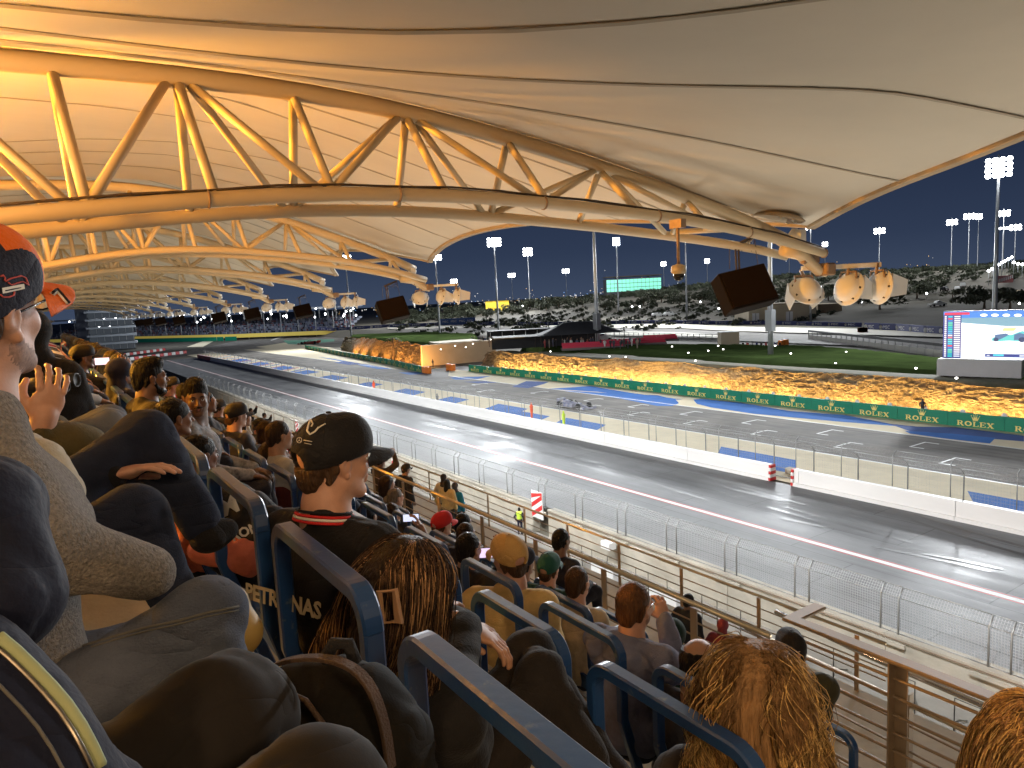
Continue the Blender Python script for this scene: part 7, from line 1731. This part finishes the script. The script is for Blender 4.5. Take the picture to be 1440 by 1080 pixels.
# ---- fourth and fifth rows
r,J=seat_at(622,738,7.2,4,'person in a bright red cap',.75,q=2,hyaw=-.6,hair=('crop','brown'),top=('plain',(.05,.05,.06)),skin='fair',capc=[M_redc,M_redc],floor_=0) if False else seat_at(622,738,7.2,4,'person in a bright red cap',.15,q=2,hair=('crop','brown'),top=('plain',(.05,.05,.06)),skin='fair',capc=[M_redc,M_redc])
phone(None,atD(578,728,6.6),'two lit phones held up left of the red cap',-YAW,(.62,.66,.85)); 
hw=atD(592,742,6.6); o=sdf_obj('raised_arm',[sdf_mesh(xf(hand_prims(1,.6),hand_frame((0,0,0),Vector(CU*.9-CR*.35),Vector(-CR)),(0,0,0),1.0)+[cap((0,0,0),tuple(CR*.09-CU*.22),.030,.05,.02)],.006)],SKIN['mid'],r); o.parent=None; o.location=hw; o.name='raised_hand'; tag(o,'raised hand gripping the lit phones left of the red cap','hand')
seat_at(551,724,6.3,4,'dark haired man in profile just right of the black capped man',.15,q=2,hair=('short','darkbrown'),top=('plain',(.03,.03,.04)),skin='fair',beard=('darkbrown','full'))
seat_at(813,820,5.2,4,'brown haired man in a sand coloured shirt',.35,q=1,hair=('short','brown'),top=('shirt',(.50,.39,.25)),skin='fair',shoulder=1.05)
r,J=seat_at(772,800,6.0,4,'person in a green cap and green racing jacket with white lettering',.45,q=1,hair=('crop','brown'),top=('jacket',(.010,.045,.038)),skin='fair',capc=[M_greenc,M_greenc],shoulder=1.1)
text_decal(r,'verizon',.09,(.0,-.170,.40),(0,-1,.25),(0,0,1),M_print)
seat_at(557,700,7.6,5,'grey haired balding person behind the dark haired man',.1,q=2,hair=('short','grey'),top=('plain',(.05,.05,.06)),skin='fair')
seat_at(652,737,8.0,5,'dark haired head between the red cap and the rail',.2,q=2,hair=('short','black'),top=('plain',(.03,.03,.03)),skin='brown')
seat_at(656,752,7.4,4,'second dark haired head below the one by the rail',.3,q=2,hair=('short','darkbrown'),top=('plain',(.02,.02,.03)),skin='brown')
seat_at(737,792,6.3,4,'person in a navy cap half hidden by the tan capped man',.3,q=2,hair=('crop','black'),capc=[M_navyc,M_navyc],top=('plain',(.02,.02,.04)),skin='mid')
seat_at(948,893,5.6,5,'person in a dark green jacket bending low by the brass rail',.5,q=2,hair=('crop','black'),top=('hoodup',(.010,.030,.024)),skin='mid')
seat_at(1112,915,4.6,5,'person in a black cap and olive green jacket behind the blonde woman',.9,q=1,hair=('crop','black'),capc=[M_blackc,M_blackc],top=('jacket',(.045,.042,.022)),skin='fair',shoulder=1.1)
seat_at(790,760,7.8,5,'dark haired head just inside the brass rail',.2,q=2,hair=('short','black'),top=('plain',(.02,.02,.03)),skin='brown')
# ---- rows running back to the left, smaller and smaller
base=[]
rs=np.random.RandomState(21)
lab_=['black haired spectator in a dark jacket','spectator with a white top','spectator with a navy hood','long haired spectator in grey','spectator in a red top','spectator in a black cap']
cfg=[dict(hair=('short','black'),top=('jacket',(.02,.02,.025)),skin='brown'),dict(hair=('short','darkbrown'),top=('plain',(.40,.38,.35)),skin='mid'),dict(hair=('none','black'),top=('hoodup',(.02,.03,.06)),skin='mid'),dict(hair=('long','darkbrown'),fem=True,top=('plain',(.15,.14,.14)),skin='mid'),dict(hair=('short','black'),top=('plain',(.30,.03,.03)),skin='brown'),dict(hair=('crop','brown'),top=('plain',(.04,.04,.05)),skin='fair',capc=[M_blackc,M_blackc])]
def row_head(k,y): return (.02+.80*k-.05,y,ZC-.51*k)
kidsmap=None
for i,c in enumerate(cfg):
    r,J=person('%s in the row ahead, far along to the left'%lab_[i],row_head(1,9.2+.95*i),.1,q=3,floor=FL(1),group='spectators along the rows',**c); base.append(r)
kidsmap={}
for q_ in COL.objects:
    if q_.parent: kidsmap.setdefault(q_.parent.name,[]).append(q_)
hpos=[Vector(b.location)-Vector(row_head(1,9.2+.95*i)) for i,b in enumerate(base)]
rn=['own','first','second','third','fourth','fifth']
spots=[(1,15.2+.85*i) for i in range(16)]+[(0,4.6+.9*i) for i in range(20)]+[(2,5.9),(2,7.4),(2,9.0),(2,10.2),(2,11.6),(2,13),(2,15),(2,17),(2,19),(3,6.9),(3,8.1),(3,9.3),(3,10.8),(3,12.4),(3,14.5),(3,17),(4,8.6),(4,9.8),(4,11.5),(4,13.3),(4,16),(5,9.4),(5,11),(5,12.6),(5,14.9),(5,18)]
for i,(k,y) in enumerate(spots):
    j=rs.randint(6); c=copy_tree(base[j],None,kidsmap); c.location=Vector(row_head(k,y+rs.uniform(-.15,.15)))+hpos[j]; c.rotation_euler[2]=-PI/2+.1+rs.uniform(-.3,.4)
    c['label']='%s, %s along the %s row down'%(lab_[j],ORD[min(i%20,19)],rn[k]) if k else '%s far along the nearest row, hidden in part'%lab_[j]
# ---- gallery and concourse
GF=6.0
def stand_at(px,py,D,label,yaw,floor,**kw): 
    p=atD(px,py,D); return person(label,tuple(p),yaw,stand=True,floor=floor,q=3,lean=.04,**kw)
stand_at(624,672,21,'woman in cream coat and dark headscarf, left of three standing by the rail',.6,GF,hair=('scarf',(.03,.025,.025)),fem=True,top=('jacket',(.50,.42,.30)),legs=(.02,.02,.02),arms=('down','down'),skin='brown')
stand_at(629,680,20,'long haired woman in a yellow cream coat, middle of three standing',.6,GF,hair=('long','black'),fem=True,top=('jacket',(.52,.40,.20)),legs=(.02,.02,.02),arms=('down','down'),skin='brown',hairlen=.35)
stand_at(640,684,20.5,'woman in charcoal scarf and blue jacket, right of three standing',.6,GF,hair=('scarf',(.06,.055,.06)),fem=True,top=('jacket',(.02,.20,.36)),legs=(.02,.02,.02),arms=('down','down'),skin='brown')
stand_at(571,660,16.5,'man in a black jacket and cap standing against the lower rail',.2,GF,hair=('crop','black'),capc=[M_blackc,M_blackc],top=('jacket',(.015,.015,.02)),arms=('down','down'),skin='brown')
stand_at(536,648,15,'standing photographer with raised hands right of the black cap peak',.3,GF,hair=('crop','black'),capc=[M_blackc,M_blackc],top=('jacket',(.05,.035,.025)),arms=('phonehigh','phonehigh'),skin='brown')
stand_at(353,577,38,'camera operator in black standing far along the lower gallery',-.1,GF,hair=('short','black'),top=('jacket',(.01,.01,.012)),arms=('phonehigh','phonehigh'),skin='brown')
stand_at(372,584,36,'second camera operator in black beside the first, with a large camera',-.1,GF,hair=('short','black'),top=('jacket',(.01,.01,.012)),arms=('phone','phone'),skin='brown')
stand_at(969,845,11.6,'person in a dark blue jacket standing below the brass rail',.1,GF,hair=('short','black'),top=('jacket',(.012,.014,.022)),arms=('down','down'),skin='dark')
stand_at(1017,880,11.4,'person in a burgundy padded hood below the brass rail',.3,GF,hair=('none','black'),top=('hoodup',(.20,.035,.045)),arms=('down','down'),skin='mid',scale=.92)
p=atZ(732,752,-1.6); 
r,J=person('security guard in a yellow vest standing at the striped gate',(p.x,p.y,-1.6+1.63),.6,stand=True,floor=-1.6,q=3,lean=.02,hair=('short','black'),top=('plain',(.02,.02,.03)),legs=(.01,.012,.03),arms=('down','down'),skin='dark')
sdf_obj('vest',[sdf_mesh([cap((0,.02,.1),(0,.02,.42),.165,.175,.05),cap((-.08,.02,.42),(.08,.02,.42),.15,None,.05)],.03)],mat('vest_yellow',(.55,.75,.06),.6,emit=(.5,.7,.03),es=.0),r)
